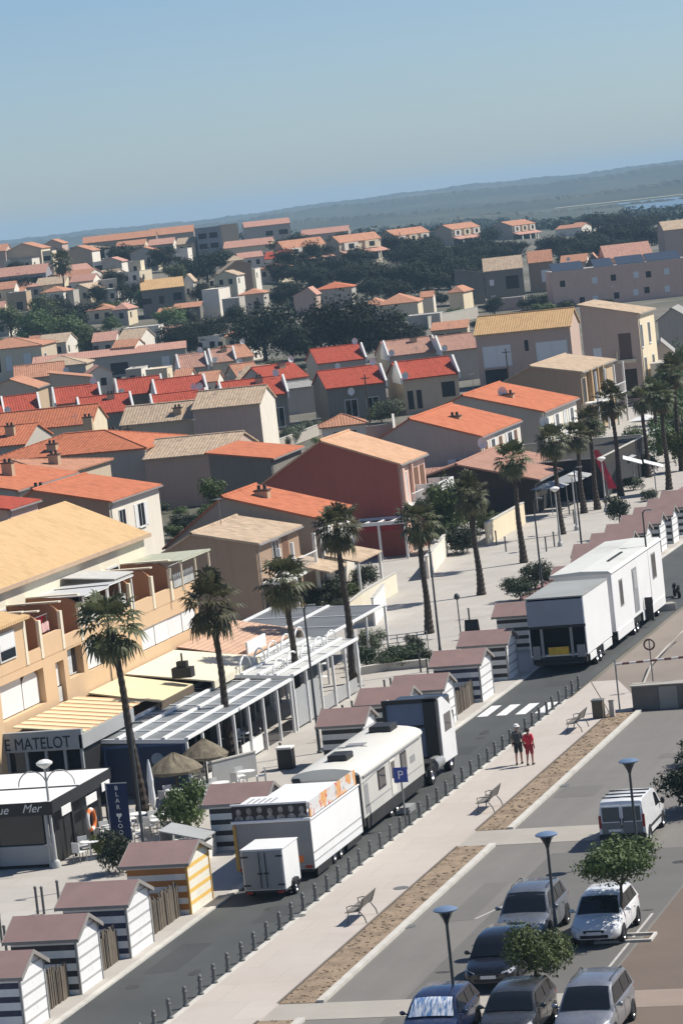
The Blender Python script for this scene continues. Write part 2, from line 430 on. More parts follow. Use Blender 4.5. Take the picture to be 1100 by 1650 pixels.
# lagoon beyond the town, on the right
lag=[(_F0*d+_R0*l) for d,l in ((2150,205),(2150,900),(2700,1200),(2800,250))]
b=MB(); b.poly([(p.x,p.y,.4) for p in lag])
mw,nt,bb=_base('lagoon'); bb.inputs['Base Color'].default_value=(.10,.15,.18,1); bb.inputs['Roughness'].default_value=.25
_bump(nt,bb,_noise(nt,_n(nt,'ShaderNodeNewGeometry').outputs['Position'],.4,3),.05)
tag(b.build('water',mw),kind='structure')
for (d,l0,l1,w) in ((2000,60,150,25),(2950,210,800,60),(1850,40,110,12)):
    b=MB(); q=[_F0*dd+_R0*l for dd,l in ((d,l0),(d,l1),(d+w,l1*1.02),(d+w,l0*1.02))]; b.poly([(p.x,p.y,.5) for p in q])
    tag(b.build('beach',mat('dry_grass_pale',(.36,.35,.25),.95,.2,.02)),kind='structure')
# far hills: rounded ridges with a ragged wooded skyline
M_HILL=None
def hill_mat():
    m,nt,b=_base('wooded_hill'); g=_n(nt,'ShaderNodeNewGeometry').outputs['Position']
    a=_mix(nt,_ramp(nt,_noise(nt,g,.01,6,.7),.42,.6),(.018,.027,.015),(.045,.052,.028))
    a=_mix(nt,_ramp(nt,_noise(nt,g,.0035,5,.6),.55,.65),a,(.085,.082,.05))
    nt.links.new(a,b.inputs['Base Color']); b.inputs['Roughness'].default_value=.95; return m
M_HILL=hill_mat()
def ridge(D, depth, prof, seed, rag, step=None):
    """prof: (photo column from the centre line, crest height in metres)"""
    r=random.Random(seed); ph=[r.uniform(0,9) for _ in range(8)]
    L0,L1=-820,820; n=420; rows=[[] for _ in range(9)]
    tree=[0]*(n+1)
    for i in range(n+1):
        c=L0+(L1-L0)*i/n; l=c/FPX*D; h=interp(c,prof)
        h*=1+.05*sin(c*.02+ph[0])+.03*sin(c*.051+ph[1])
        tr=rag*max(0,.35+.4*sin(c*.11+ph[2])*sin(c*.047+ph[3])+.25*sin(c*.33+ph[4])+.55*r.random())
        for j in range(9):
            t=j/8
            hh=h*sin(pi*min(1,max(0,t)))**.8 if 0<t<1 else 0
            if 2<j<7: hh+=tr*(1 if j in(3,4,5) else .5)*r.uniform(.6,1)
            p=_F0*(D+depth*(t-.5))+_R0*(l*(1+.5*depth/D*(t-.5)))
            rows[j].append((p.x,p.y,hh-.5))
    mb=MB(); mb.grid(rows); return tag(mb.build('hills',M_HILL,smooth=False),kind='structure')
ridge(2600,260,[(-820,3),(60,2),(250,4),(420,0.5),(820,0.5)],1,2.2)
ridge(3300,500,[(-820,9),(-150,9),(0,12),(250,7),(420,8),(560,10),(820,12)],2,2.6)
ridge(4700,900,[(-820,17),(-400,17),(-120,16),(0,20),(140,23),(330,20),(560,25),(820,27)],3,3)
ridge(6500,1200,[(-820,23),(-330,22),(-90,21),(20,26),(150,31),(330,30),(480,32),(560,33),(820,33)],4,2.2)
# ------------------------------------------------------------------ beach huts along the road
M_FELT=mat('roof_felt',(.25,.162,.148),.9,.12,1.2,.35,(.2,.16,.15),bump=.004)
M_FELTE=mat('felt_edge',(.25,.23,.21),.8)
M_GABLE=stripes('gable_boards',(.80,.79,.77),(.40,.39,.38),.44,.80,.12)  # sun bloom put in the colour: dark bands of the sides thin and grey here
M_SIDEK=stripes('black_white_boards',(.62,.64,.62),(.018,.018,.02),.46,.56,.18)
M_SIDEN=stripes('navy_white_boards',(.62,.64,.66),(.018,.022,.06),.46,.56,.18)
M_GABY=stripes('yellow_white_boards',(.82,.78,.66),(.78,.50,.13),.46,.66,.0)
M_SIDEY=stripes('orange_white_boards',(.62,.60,.56),(.34,.13,.02),.46,.5,.1)
M_TRIM=mat('hut_trim',(.30,.30,.29),.7)
def hut(y0, y1, side, gable, label, x1=-42.7, L=2.4, ze=2.0, zp=2.55, closed=True):
    t=thing('beach_hut',label,'beach hut',(x1,y0,0.05),0,'striped beach huts along the road')
    W=y1-y0; ym=W/2
    b=MB()
    pent=[(0,0),(W,0),(W,ze),(ym,zp-.03),(0,ze)]
    b.prism(pent,'x',-L,0,0)
    b.m[1]=1 # gable on the road side
    b.build('wall',[side,gable],t)
    r=MB(); o=.16; s=(zp-ze)/ym
    for sg in (-1,1):
        prof=[(ym,zp),(ym,zp+.05),(ym+sg*(ym+o),ze-s*o+.05),(ym+sg*(ym+o),ze-s*o)]
        if sg>0: prof=prof[::-1]
        r.prism(prof,'x',-L-.22,.14,0)
    rf=r.build('roof',[M_FELT],t)
    e=MB()
    for sg in (-1,1):
        for xx in (.141,-L-.25):
            prof=[(ym,zp+.06),(ym+sg*(ym+o+.02),ze-s*o+.06),(ym+sg*(ym+o+.02),ze-s*o-.09),(ym,zp-.09)]
            if sg<0: prof=prof[::-1]
            e.prism(prof,'x',xx,xx+.03,0)
        yy=ym+sg*(ym+o)
        e.box(-L-.22,.14,min(yy,yy+sg*.025),max(yy,yy+sg*.025),ze-s*o-.06,ze-s*o+.055)
    e.build('fascia',M_FELTE,t)
    for yy in (-.03,W-.05):
        c=MB(); c.box(-.05,.03,yy,yy+.08,0,ze-.04)
        c.build('corner_post',M_TRIM if side is not M_SIDEY else mat('ochre_trim',(.5,.3,.08),.7),t)
    bs=MB(); bs.box(-L+.1,-.02,.05,W-.05,-.12,.06); bs.build('plinth',mat('dark_timber',(.05,.045,.04),.9),t)
    return t
GW='white gabled'
hut(102.15,104.35,M_SIDEN,M_GABLE,'navy and white striped hut cut off at the bottom corner of the street')
hut(107.45,109.65,M_SIDEK,M_GABLE,'black and white striped hut with a red felt roof, second from the lower corner')
hut(112.6,115.1,M_SIDEN,M_GABLE,'white gabled hut with navy side stripes beside the orange and white hut')
hut(119.45,122.1,M_SIDEY,M_GABY,'orange and white striped beach hut by the small trailer')
hut(131.4,133.6,M_SIDEK,M_GABLE,'black and white hut hidden behind the fairground stall trailer',x1=-43.3)
hut(149.8,152.0,M_SIDEK,M_GABLE,'hut of which only a red roof corner shows beside a tall lamp pole',x1=-44.2,L=2.0)
hut(155.4,157.8,M_SIDEK,M_GABLE,'hut whose red roof shows over the far end of the caravan',x1=-43.6,L=2.3)
hut(158.9,161.2,M_SIDEK,M_GABLE,'white gabled hut standing right behind the blue backed truck cab')
hut(166.6,169.2,M_SIDEN,M_GABLE,'navy striped hut by the zebra crossing')
hut(173.5,175.8,M_SIDEK,M_GABLE,'dull hut in the shade behind the zebra crossing hut, beside the big trailer',x1=-42.9)
hut(184.5,186.8,M_SIDEK,M_GABLE,'hut beside the dark round bushes, half behind the big white trailer',x1=-43.6)
fars=['first white striped gable of the far hut row, peeping over the white trailer','far white striped hut, second of the row beyond the trailer','far white striped hut, third of the row beyond the trailer','far white striped hut, fourth of the row beyond the trailer','last white striped gable up the street, near the dark pole']
fars=['far striped hut just beyond the dark bushes, mostly behind the white living van','far striped hut showing only its ridge over the white living van']+fars+['last but one pale gable of the far hut row','faint end hut of the far row, at the edge of the picture']
for k,yy in enumerate((200.2,206.0,211.8,217.4,222.4,227.6,232.2,237.4,242.6)):
    hut(yy,yy+2.3,M_SIDEK,M_GABLE,fars[k],x1=-44.75 if k>1 else -43.6,L=2.5)
# reed screens between the huts
def reed_mat():
    m,nt,b=_base('reed'); tc=_n(nt,'ShaderNodeTexCoord').outputs['Object']
    mp=_n(nt,'ShaderNodeMapping'); mp.inputs['Scale'].default_value=(5,5,.35); nt.links.new(tc,mp.inputs['Vector'])
    col=_mix(nt,_ramp(nt,_noise(nt,mp.outputs[0],3,5,.7),.3,.7),(.05,.04,.03),(.21,.17,.125))
    col=_mix(nt,_ramp(nt,_noise(nt,tc,1.1,5,.7),.5,.75),col,(.10,.09,.075))
    nt.links.new(col,b.inputs['Base Color']); b.inputs['Roughness'].default_value=.95; return m
M_REED=reed_mat()
def reed(y0,y1,label,x=-43.1,h=1.3):
    t=thing('reed_screen',label,'screen',(x,y0,.05),0,'reed screens between the huts')
    b=MB(); y=0; W=y1-y0
    while y<W:
        w=rnd.uniform(.05,.11); hh=h*rnd.uniform(.84,1.06); dx=rnd.uniform(-.03,.03)
        b.box(dx-.025,dx+.025,y,min(W,y+w),0,hh); y+=w*.97
    b.build('reed_panel',M_REED,t)
    for yy in (.05,W/2,W-.05):
        p=MB(); p.box(-.09,-.03,yy-.03,yy+.03,0,h*.98); p.build('post',mat('dark_timber',(.05,.045,.04),.9),t)
reed(104.7,107.3,'weathered reed screen between the first two navy and black striped huts')
reed(109.9,112.4,'weathered reed screen between the black striped hut and the navy striped one')
reed(115.4,119.3,'weathered reed screen in front of the orange striped hut')
reed(161.5,166.4,'pale ragged reed screen beside the zebra crossing',h=1.2)

# ------------------------------------------------------------------ bollards
M_IRON=mat('cast_iron',(.13,.135,.13),.55,.2,6)
def bollard_proto():
    b=MB(); b.lathe((0,0,0),[(.10,0),(.10,.05),(.07,.09),(.058,.4),(.075,.43),(.075,.46),(.05,.48),(.065,.53),(.055,.58),(.02,.61)],10)
    return b.mesh('bollard',M_IRON)
bm=bollard_proto()
for v_ in bm.vertices: v_.co*=1.14
NB=45
for k in range(NB):
    y=100.5+k*1.555
    o=bpy.data.objects.new('bollard',bm); COL.objects.link(o); o.location=(-38.15+rnd.uniform(-.03,.03),y,.05)
    o.rotation_euler=(rnd.uniform(-.03,.03),rnd.uniform(-.03,.03),0)
    tag(o,'short dark bollard in the long row on the promenade kerb beside the road','bollard','bollards along the promenade kerb')
b=MB(); b.lathe((0,0,0),[(.055,0),(.055,1.0),(.07,1.02),(.07,1.06),(.03,1.1)],8); pm=b.mesh('post',mat('grey_post',(.11,.11,.105),.6))
for (px,py) in ((62,1475),(72,1475),(12,1540),(4,1520),(97,1465),(525,1195),(535,1190),(555,1172),(570,1165),(583,1158),(597,1155),(610,1147),(622,1130),(632,1127),(455,1235),(690,1095),(678,1085),(757,1010),(835,1000),(800,880),(815,890),(880,890),(893,882),(917,830),(925,845)):
    p=at(px,py); o=bpy.data.objects.new('pavement_post',pm); COL.objects.link(o); o.location=(p.x,p.y,.05)
    tag(o,'slim grey post standing on the pale pavement behind the huts','post','slim posts on the pavement behind the huts')

# ------------------------------------------------------------------ benches
M_SLAT=mat('bench_slats',(.17,.155,.135),.7,.25,5,.3)
def bench(x,y,label,rz=0):
    t=thing('park_bench',label,'bench',(x,y,.05),rz,'benches on the promenade')
    s=MB()
    for k in range(5): s.box(-.30+k*.1,-.22+k*.1,-.95,.95,.43+.012*k,.465+.012*k)
    s.build('seat',M_SLAT,t,bevel=.006)
    bk=MB()
    for k in range(4):
        bk.obox((.24+.045*k,0,.56+.11*k),.03,1.9,.085,0,0,.36)
    bk.build('backrest',M_SLAT,t,bevel=.006)
    for yy in (-.75,.75):
        l=MB()
        l.path([(-.30,yy,0),(-.27,yy,.25),(-.22,yy,.42),(.16,yy,.45),(.24,yy,.5),(.4,yy,.93)],.024,8)
        l.path([(.42,yy,0),(.36,yy,.2),(.2,yy,.43)],.024,8)
        l.path([(-.24,yy,.42),(-.28,yy,.62),(-.1,yy,.66),(.27,yy,.64)],.02,8)
        l.build('leg',M_IRON,t,smooth=True)
    return t
bench(-35.45,117.3,'slatted metal bench on the promenade across from the small trailer')
bench(-35.4,137.3,'slatted metal bench on the promenade below the two walkers')
bench(-35.6,156.2,'slatted bench on the promenade beside the litter bin')
t=thing('litter_bin','dark square litter bin beside the bench at the end of the dry bed','litter bin',(-35.15,159.3,.03))
b=MB(); b.box(-.26,.26,-.26,.26,.06,.86); b.build('bin_body',mat('bin_wood',(.10,.085,.06),.8),t,bevel=.02)
b=MB(); b.box(-.29,.29,-.29,.29,.86,.93); b.build('bin_lid',M_IRON,t,bevel=.015)
t=thing('marker_post','pale square post beside the dark litter bin','post',(-34.55,159.6,.03))
b=MB(); b.box(-.12,.12,-.12,.12,0,.75); b.build('post_shaft',M_KERB,t,bevel=.02)
b=MB(); b.box(-.14,.14,-.14,.14,.75,.82); b.build('post_cap',M_CONC,t,bevel=.02)

# ------------------------------------------------------------------ lamps
M_POLE=mat('lamp_pole_grey',(.055,.06,.06),.5,.15,4)
M_LSKY=mat('lamp_cap_sky',(.13,.19,.29),.4,.08,3)  # bluish tint is the sky's reflection put into the cap colour
M_LGL=glass('lamp_diffuser',(.03,.035,.035),.2)
def disc_lamp(x,y,label):
    t=thing('street_lamp',label,'street lamp',(x,y,0),0,'disc topped lamps of the car park')
    b=MB(); b.lathe((0,0,0),[(.14,0),(.14,.06),(.075,.1),(.07,.9),(.055,.95),(.05,3.35),(.06,3.4)],12); b.build('pole',M_POLE,t,smooth=True)
    b=MB(); b.lathe((0,0,3.4),[(.06,0),(.1,.12),(.22,.34),(.30,.42)],16); b.build('diffuser',M_LGL,t,smooth=True)
    b=MB(); b.lathe((0,0,3.8),[(.30,0),(.38,.02),(.39,.06),(.30,.11),(.12,.15),(.02,.15)],20); b.build('lamp_cap',M_LSKY,t,smooth=True)
disc_lamp(-27.75,100.9,'lamp with a sky tinted cap in front of the car with a silver sunshade')
disc_lamp(-26.97,112.0,'lamp with a sky tinted cap between the grey SUV and the white car')
disc_lamp(-26.72,125.4,'lamp with a sky tinted cap just in front of the white van')
M_GALV=mat('galvanised',(.20,.21,.21),.5,.15,3)
def tall_lamp(x,y,h,label,arm=1.0,dark=False):
    arm*=.3
    t=thing('street_lamp',label,'street lamp',(x,y,.05),0,'tall slim lamp posts of the seafront')
    m=M_POLE if dark else M_GALV
    b=MB(); b.lathe((0,0,0),[(.14,0),(.14,.08),(.09,.12),(.085,1.2),(.07,1.25),(.045,h)],10); b.build('pole',m,t,smooth=True)
    b=MB(); b.path([(0,0,h-.1),(arm*.35,0,h+.08),(arm,0,h+.12)],[.04,.035,.03],8); b.build('arm',m,t)
    b=MB(); b.obox((arm+.12,0,h+.12),.4,.16,.09); b.build('lamp_head',M_GALV,t,bevel=.03)
tall_lamp(-46.9,126.5,6.2,'tall dark lamp post between the navy striped and the orange striped hut',.8,True)
tall_lamp(-47.72,154.1,7.0,'tall dark lamp post rising behind the white caravan',.8,True)
tall_lamp(-47.98,179.1,6.9,'tall dark lamp post behind the truck cab, before the white fence',.8,True)
tall_lamp(-47.4,202.5,6.6,'tall lamp post by the dark round bushes beside the blue grey tailgate',.8,True)
tall_lamp(-49.03,222.2,6.6,'tall dark lamp post beside the red paved strip',.8,True)
tall_lamp(-38.88,193.3,6.3,'dark lamp post in front of the white mobile home trailer',.8,True)
M_GLOBE=mat('lamp_globe',(.75,.74,.70),.4,.05)
def deco_lamp(x,y,h,label,arches=True):
    t=thing('street_lamp',label,'street lamp',(x,y,.05),0,'white headed decorative lamps of the terrace')
    m=mat('pale_metal',(.42,.42,.40),.5,.1)
    b=MB(); b.lathe((0,0,0),[(.22,0),(.2,.25),(.1,.35),(.08,1.4),(.06,1.45),(.05,h-.3)],10); b.build('pole',m,t,smooth=True)
    b=MB(); b.lathe((0,0,h-.3),[(.06,0),(.24,.12),(.34,.2),(.34,.27),(.2,.36),(.03,.4)],14); b.build('lamp_head',M_GLOBE,t,smooth=True)
    if arches:
        for sg in (-1,1):
            a=MB(); pts=[(sg*(.62-.62*cos(pi*k/10)),0,h-1.0+.62*sin(pi*k/10)) for k in range(11)]
            a.path(pts,.028,6); a.build('arm',m,t)
deco_lamp(-52.0,129.7,4.45,'pale double arched lamp in front of the white awning roof')
deco_lamp(-53.6,236,4.2,'white headed lamp before the dark pavilion, beside the leaning palm',False)
deco_lamp(-54.5,246,4.2,'white headed lamp before the dark pavilion, behind the tall lamp pole',False)
deco_lamp(-54.7,258,4.2,'white headed lamp near the red flag banner',False)
t=thing('street_clock','small round faced post standing alone on the pale square','post',(-50.22,192.5,.05))
b=MB(); b.lathe((0,0,0),[(.10,0),(.09,.1),(.04,.15),(.035,2.1),(.05,2.15)],8); b.build('pole',M_POLE,t)
b=MB(); b.lathe((0,0,2.1),[(.05,0),(.17,.08),(.18,.2),(.12,.34),(.02,.4)],12); b.build('lamp_head',M_POLE,t,smooth=True)
t=thing('parking_sign','blue square parking sign on a grey post beside the caravan','road sign',(-38.3,134.6,.05))
b=MB(); b.lathe((0,0,0),[(.04,0),(.04,2.45)],8); b.build('pole',M_GALV,t)
b=MB(); b.box(-.30,.30,-.05,-.03,1.85,2.48); b.build('sign_plate',mat('sign_blue',(.03,.06,.30),.4,.1,5),t)
b=MB()
def letterP(mb,x0,z0,s,y):
    w=.16*s
    mb.box(x0,x0+w,y-.004,y,z0,z0+s)
    mb.box(x0+w,x0+.5*s,y-.004,y,z0+s-w*.8,z0+s); mb.box(x0+w,x0+.5*s,y-.004,y,z0+.45*s,z0+.45*s+w*.8)
    mb.box(x0+.5*s,x0+.5*s+w*.8,y-.004,y,z0+.5*s,z0+s-.05*s)
letterP(b,-.1,2.0,.34,-.052); b.build('letter',mat('sign_white',(.75,.75,.75),.5),t)
for (px,py,lab) in ((480,1478,'flat dark disc beside the bollards near the small trailer'),(646,1433,'flat dark disc on the promenade near the dry bed'),(657,1493,'small drain grating at the car park kerb'),(907,1266,'flat dark disc beside the kerb right of the walkers')):
    p=at(px,py); b=MB(); b.lathe((0,0,0),[(.30,0),(.30,.012),(.26,.016)],14); o=b.build('dark_ground_disc',M_IRON,None,(p.x,p.y,.052 if p.x<-34 else .004)); tag(o,lab,'drain cover')  # flat dark discs added for dark ground marks; the car park one a drain
# ------------------------------------------------------------------ vehicles
M_TYRE=mat('tyre_rubber',(.018,.018,.018),.9,.2,6)
M_RIM=mat('alloy',(.32,.32,.33),.35,.1,6,metal=.7)
M_BLK=mat('black_plastic',(.02,.02,.021),.6,.2,5)
M_CHAS=mat('chassis_black',(.022,.021,.02),.75,.3,3,.3,(.10,.085,.07))
M_GL=glass()
M_LIGHT=mat('headlight_glass',(.55,.56,.58),.15,.1,8)
M_RED=mat('tail_red',(.30,.02,.015),.3,.1,8)
M_PLATE=mat('plate_white',(.7,.7,.68),.5,.05,8)
def wheel(parent,x,y,r,w,sg):
    o=MB(); o.v=[]; 
    prof=[(r*.62,-w/2),(r*.95,-w/2),(r,-w*.35),(r,w*.35),(r*.95,w/2),(r*.62,w/2)]
    n=18
    def ring(pr,mb):
        b=len(mb.v)
        for rr,xx in pr:
            for i in range(n):
                a=2*pi*i/n; mb.v.append((xx,rr*cos(a),rr*sin(a)))
        for j in range(len(pr)-1):
            for i in range(n):
                i2=(i+1)%n; mb.f.append([b+j*n+i,b+j*n+i2,b+(j+1)*n+i2,b+(j+1)*n+i]); mb.m.append(0)
        return b
    b=ring(prof,o); b2=ring([(r*.62,w/2),(r*.62,-w/2)],o)
    wh=thing_part('wheel',parent,(x,y,r))
    o.build('tyre',M_TYRE,wh,smooth=True)
    q=MB(); ring([(.02,sg*w*.30),(r*.2,sg*w*.40),(r*.25,sg*w*.28),(r*.55,sg*w*.22),(r*.64,sg*w*.42)],q); ring([(r*.64,sg*w*.1),(.02,sg*w*.1)],q)
    q.build('rim',M_RIM,wh,smooth=True)
    return wh
def thing_part(name,parent,loc=(0,0,0)):
    o=bpy.data.objects.new(name,None); COL.objects.link(o); o.parent=parent; o.location=loc; o.empty_display_size=.2; return o

def car(label, pm, loc, rz=0, L=4.2, W=1.78, H=1.5, hood=.92, nose=.72, cowl=1.0, roof0=1.75, roof1=3.4, tail=3.95, belt=.98, wr=.31, van=False, shade=False, rails=False, sunroof=False, dark_roof=None):
    """front of the car towards -y, origin on the ground at the middle of the front bumper"""
    t=thing('parked_car' if not van else 'delivery_van',label,'car' if not van else 'van',loc,rz,'cars parked in the car park')
    hw=W/2
    def top(y):
        return interp(y,[(0,nose-.12),(.12,nose),(.35,nose+.07),(cowl,hood),(cowl+.3,belt),(L-.45,belt+.03),(L-.1,belt-.06),(L,belt-.22)])
    def half(y):
        return hw*interp(y,[(0,.72),(.10,.86),(.3,.95),(.8,1),(L-.8,1),(L-.25,.95),(L,.84)])
    ys=[0,.06,.15,.3,.55,.8,cowl,cowl+.3,1.6,2.1,2.7,3.2,L-.7,L-.4,L-.2,L-.06,L]
    ys=sorted(set([y for y in ys if 0<=y<=L])); rows=[]
    for y in ys:
        h=half(y); z=top(y); zb=.24 if .15<y<L-.2 else .32
        rows.append([(-h*.80,y,zb),(-h*.97,y,zb+.10),(-h,y,.46),(-h,y,.60),(-h*.985,y,z-.17),(-h*.95,y,z-.05),(-h*.86,y,z),(-h*.45,y,z+.025),(0,y,z+.035),(h*.45,y,z+.025),(h*.86,y,z),(h*.95,y,z-.05),(h*.985,y,z-.17),(h,y,.60),(h,y,.46),(h*.97,y,zb+.10),(h*.80,y,zb)])
    b=MB(); b.grid(rows); n=len(rows[0])
    b.f.append(list(range(n-1,-1,-1))[::-1]); b.m.append(0); e=(len(rows)-1)*n; b.f.append([e+i for i in range(n)][::-1]); b.m.append(0)
    for j in range(len(rows)-1): b.f.append([j*n,(j+1)*n,(j+1)*n+n-1,j*n+n-1]); b.m.append(0)
    body=b.build('body',pm,t,smooth=True)
    # glasshouse hull
    zb=belt-.02; wb=hw*.93; wt=hw*.74
    def hull(y,z0):
        f=(z0-zb)/(H-zb); return wb+(wt-wb)*f
    prof=[(cowl-.02,hood-.02),(roof0-.35,H-.16),(roof0,H-.03),((roof0+roof1)/2,H),(roof1,H-.04),(roof1+.12,H-.12),(tail,belt)]
    rows=[]
    for y,z in prof:
        w=hull(y,z); rows.append([(-w,y,z-.025),(-w*.93,y,z),(-w*.5,y,z+.02),(0,y,z+.028),(w*.5,y,z+.02),(w*.93,y,z),(w,y,z-.025)])
    g=MB(); g.grid(rows)
    # side skirts of the hull down to the belt
    for sg in (-1,1):
        for (y0,z0),(y1,z1) in zip(prof,prof[1:]):
            a=(sg*hull(y0,z0),y0,z0-.025); c=(sg*hull(y1,z1),y1,z1-.025)
            lo0=(sg*wb,y0,min(z0-.03,zb-.04)); lo1=(sg*wb,y1,min(z1-.03,zb-.04))
            q=[a,c,lo1,lo0]; g.poly(q if sg<0 else q[::-1])
    g.build('roof',dark_roof or pm,t,smooth=True)
    # windscreen
    def wpt(x,y,z,o=.012): return (x,y-o,z+o)
    f0,f1=.06,.90
    def lerp(a,c,k): return a+(c-a)*k
    ya,za=cowl-.02,hood-.02; yb,zb2=roof0-.12,H-.075
    y0,z0=lerp(ya,yb,f0),lerp(za,zb2,f0); y1,z1=lerp(ya,yb,f1),lerp(za,zb2,f1)
    # follow the bulge of the screen with a middle row
    ymid,zmid=roof0-.35,H-.16
    rws=[]
    for k in range(6):
        fz=.08+.84*k/5; zz=lerp(za,H-.05,fz)
        yy=lerp(ya,ymid,(zz-za)/(zmid-za)) if zz<zmid else lerp(ymid,roof0,(zz-zmid)/(H-.03-zmid))
        w=hull(yy,zz)*.90
        rws.append([wpt(-w,yy,zz,.016),wpt(-w*.5,yy,zz+.02,.018),wpt(0,yy,zz+.028,.018),wpt(w*.5,yy,zz+.02,.018),wpt(w,yy,zz,.016)])
    ws=MB(); ws.grid(rws); wo=ws.build('windscreen',M_GL,t,smooth=True)
    if shade:
        ss=MB(); ss.grid([[(p[0]*.97,p[1]-.02,p[2]+.015) for p in r] for r in rws[0:6]])
        m,nt,bb=_base('sunshade'); tc=_n(nt,'ShaderNodeTexCoord').outputs['Object']
        mp=_n(nt,'ShaderNodeMapping'); mp.inputs['Scale'].default_value=(9,1.5,2); nt.links.new(tc,mp.inputs['Vector'])
        nn=_noise(nt,mp.outputs[0],1.6,4,.6); nt.links.new(_mix(nt,_ramp(nt,nn,.40,.58),(.12,.26,.50),(.86,.88,.90)),bb.inputs['Base Color'])
        bb.inputs['Metallic'].default_value=.25; bb.inputs['Roughness'].default_value=.35; _bump(nt,bb,nn,.03,.8)
        ss.build('sunshade',m,t,smooth=True)
    # side and rear windows
    zt=H-.13; zl=belt+.03
    cuts=[(roof0-.12,(roof0+roof1)/2-.15),((roof0+roof1)/2-.07,roof1-.2)]
    if not van: cuts.append((roof1-.12,(roof1+tail)/2+.02))
    if van: cuts=[(roof0-.1,roof0+.85)]
    for sg in (-1,1):
        for i,(a,c) in enumerate(cuts):
            a0=a-.42 if i==0 else a
            wl=hull(0,zl)+.012; wt2=hull(0,zt)+.012
            c2=c if i<2 else c-.0; ct=c if i<2 else min(c,roof1+.03)
            q=[(sg*wl,a0,zl),(sg*wl,c2,zl),(sg*wt2,ct,zt),(sg*wt2,a,zt)]
            w=MB(); w.poly(q if sg>0 else q[::-1]); w.build('side_window',M_GL,t)
    if not van:
        rw=MB(); wl=hull(0,belt+.08)*.85; wt2=hull(0,H-.16)*.85
        q=[(-wl,tail-.06,belt+.08),(wl,tail-.06,belt+.08),(wt2,roof1+.16,H-.15),(-wt2,roof1+.16,H-.15)]
        rw.poly([(x,y+.03,z+.01) for x,y,z in q][::-1]); rw.build('rear_dark_pane',M_GL,t)
    # front end
    gr=MB(); gr.box(-hw*.40,hw*.40,-.012,.05,nose-.20,nose-.10); gr.box(-hw*.55,hw*.55,-.012,.05,.34,.46); gr.build('grille',M_BLK,t,bevel=.01)
    for sg in (-1,1):
        h=MB(); q=[(sg*hw*.50,.015,nose-.12),(sg*hw*.80,.10,nose-.13),(sg*hw*.95,.34,nose-.03),(sg*hw*.90,.36,nose+.04),(sg*hw*.74,.13,nose-.01),(sg*hw*.50,.03,nose-.06)]
        h.poly([(x*1.012,y-.025,z+.012) for x,y,z in (q if sg>0 else q[::-1])]); h.build('headlight',M_LIGHT,t)
        mi=MB(); mi.ball((sg*(hw+.10),cowl+.34,belt+.05),.10,.06,.075,10,6); mi.tube((sg*hw*.93,cowl+.36,belt-.0),(sg*(hw+.06),cowl+.35,belt+.02),.025); mi.build('mirror',pm,t,smooth=True)
        tl=MB(); tl.box(sg*hw*.78-.08,sg*hw*.78+.08,L-.06,L+.012,belt-.32,belt-.1); tl.build('tail_light',M_RED,t,bevel=.01)
        for yy in (L*.19,L*.79):
            ar=MB(); pts=[(sg*(hw+.004),yy+(wr+.06)*cos(pi*k/10),wr+(wr+.06)*sin(pi*k/10)) for k in range(11)]+[(sg*(hw+.004),yy-(wr+.05),.2),(sg*(hw+.004),yy+(wr+.05),.2)]
            ar.poly(pts if sg<0 else pts[::-1]); ar.build('wheel_arch',M_BLK,t)
        for yy in (L*.19,L*.79): wheel(t,sg*(hw-.08),yy,wr,.2,sg)
        ds=MB()
        for yy in (L*.30,L*.53,L*.72): ds.box(sg*(hw-.0),sg*(hw+.004) if sg>0 else sg*(hw+.004)+.0,yy-.006,yy+.006,.42,belt-.12) if sg>0 else ds.box(-(hw+.004),-hw,yy-.006,yy+.006,.42,belt-.12)
        ds.build('door_seam',M_BLK,t)
        for yy in (L*.46,L*.68): hd=MB(); hd.box(min(sg*hw,sg*(hw+.03)),max(sg*hw,sg*(hw+.03)),yy-.09,yy+.09,belt-.18,belt-.15); hd.build('door_handle',pm,t)
    pl=MB(); pl.box(-.26,.26,-.03,-.005,.46,.57); pl.build('number_plate',M_PLATE,t)
    if rails:
        for sg in (-1,1):
            r=MB(); r.path([(sg*wt*.9,roof0+.1,H-.04),(sg*wt*.92,roof0+.25,H+.05),(sg*wt*.92,roof1-.2,H+.045),(sg*wt*.9,roof1,H-.03)],.018,6); r.build('roof_rail',M_BLK,t)
    if van:
        rd=MB(); rd.box(-hw*.86,hw*.86,L-.03,L+.02,.5,H-.2)
        return t
    return t
P_GREY=paint('paint_dark_grey',(.06,.063,.067),.22,.5,.6,.06)
P_SUV=paint('paint_steel_grey',(.17,.185,.21),.25,.5)
P_SILV=paint('paint_silver',(.30,.31,.33),.25,.6)
P_BLACK=paint('paint_black',(.006,.006,.008),.12,0,.6,.03)
P_BLUE=paint('paint_navy',(.010,.018,.055),.15,0,.6,.05)
P_WHITE=paint('paint_white',(.74,.74,.73),.25)
def by_screen(px,py,yc,zc=1.22):
    p=at(px,py,zc); return (p.x, p.y-yc, 0.004)
car('navy blue car with a crumpled silver sunshade behind its windscreen',P_BLUE,by_screen(697,1621,1.35),L=4.1,shade=True)
car('dark grey hatchback between the navy car and the silver estate',P_GREY,by_screen(823,1611,1.35),L=4.1,H=1.48)
car('silver people carrier at the bottom edge of the car park',P_SILV,by_screen(945,1608,1.45,1.3),L=4.6,W=1.84,H=1.66,roof0=1.95,roof1=3.9,tail=4.4,belt=1.05,hood=.98,nose=.78,cowl=1.05,rails=True)
car('glossy black car parked in front of the steel grey SUV',P_BLACK,by_screen(797,1524,1.3,1.25),L=4.25,H=1.55,belt=1.0)
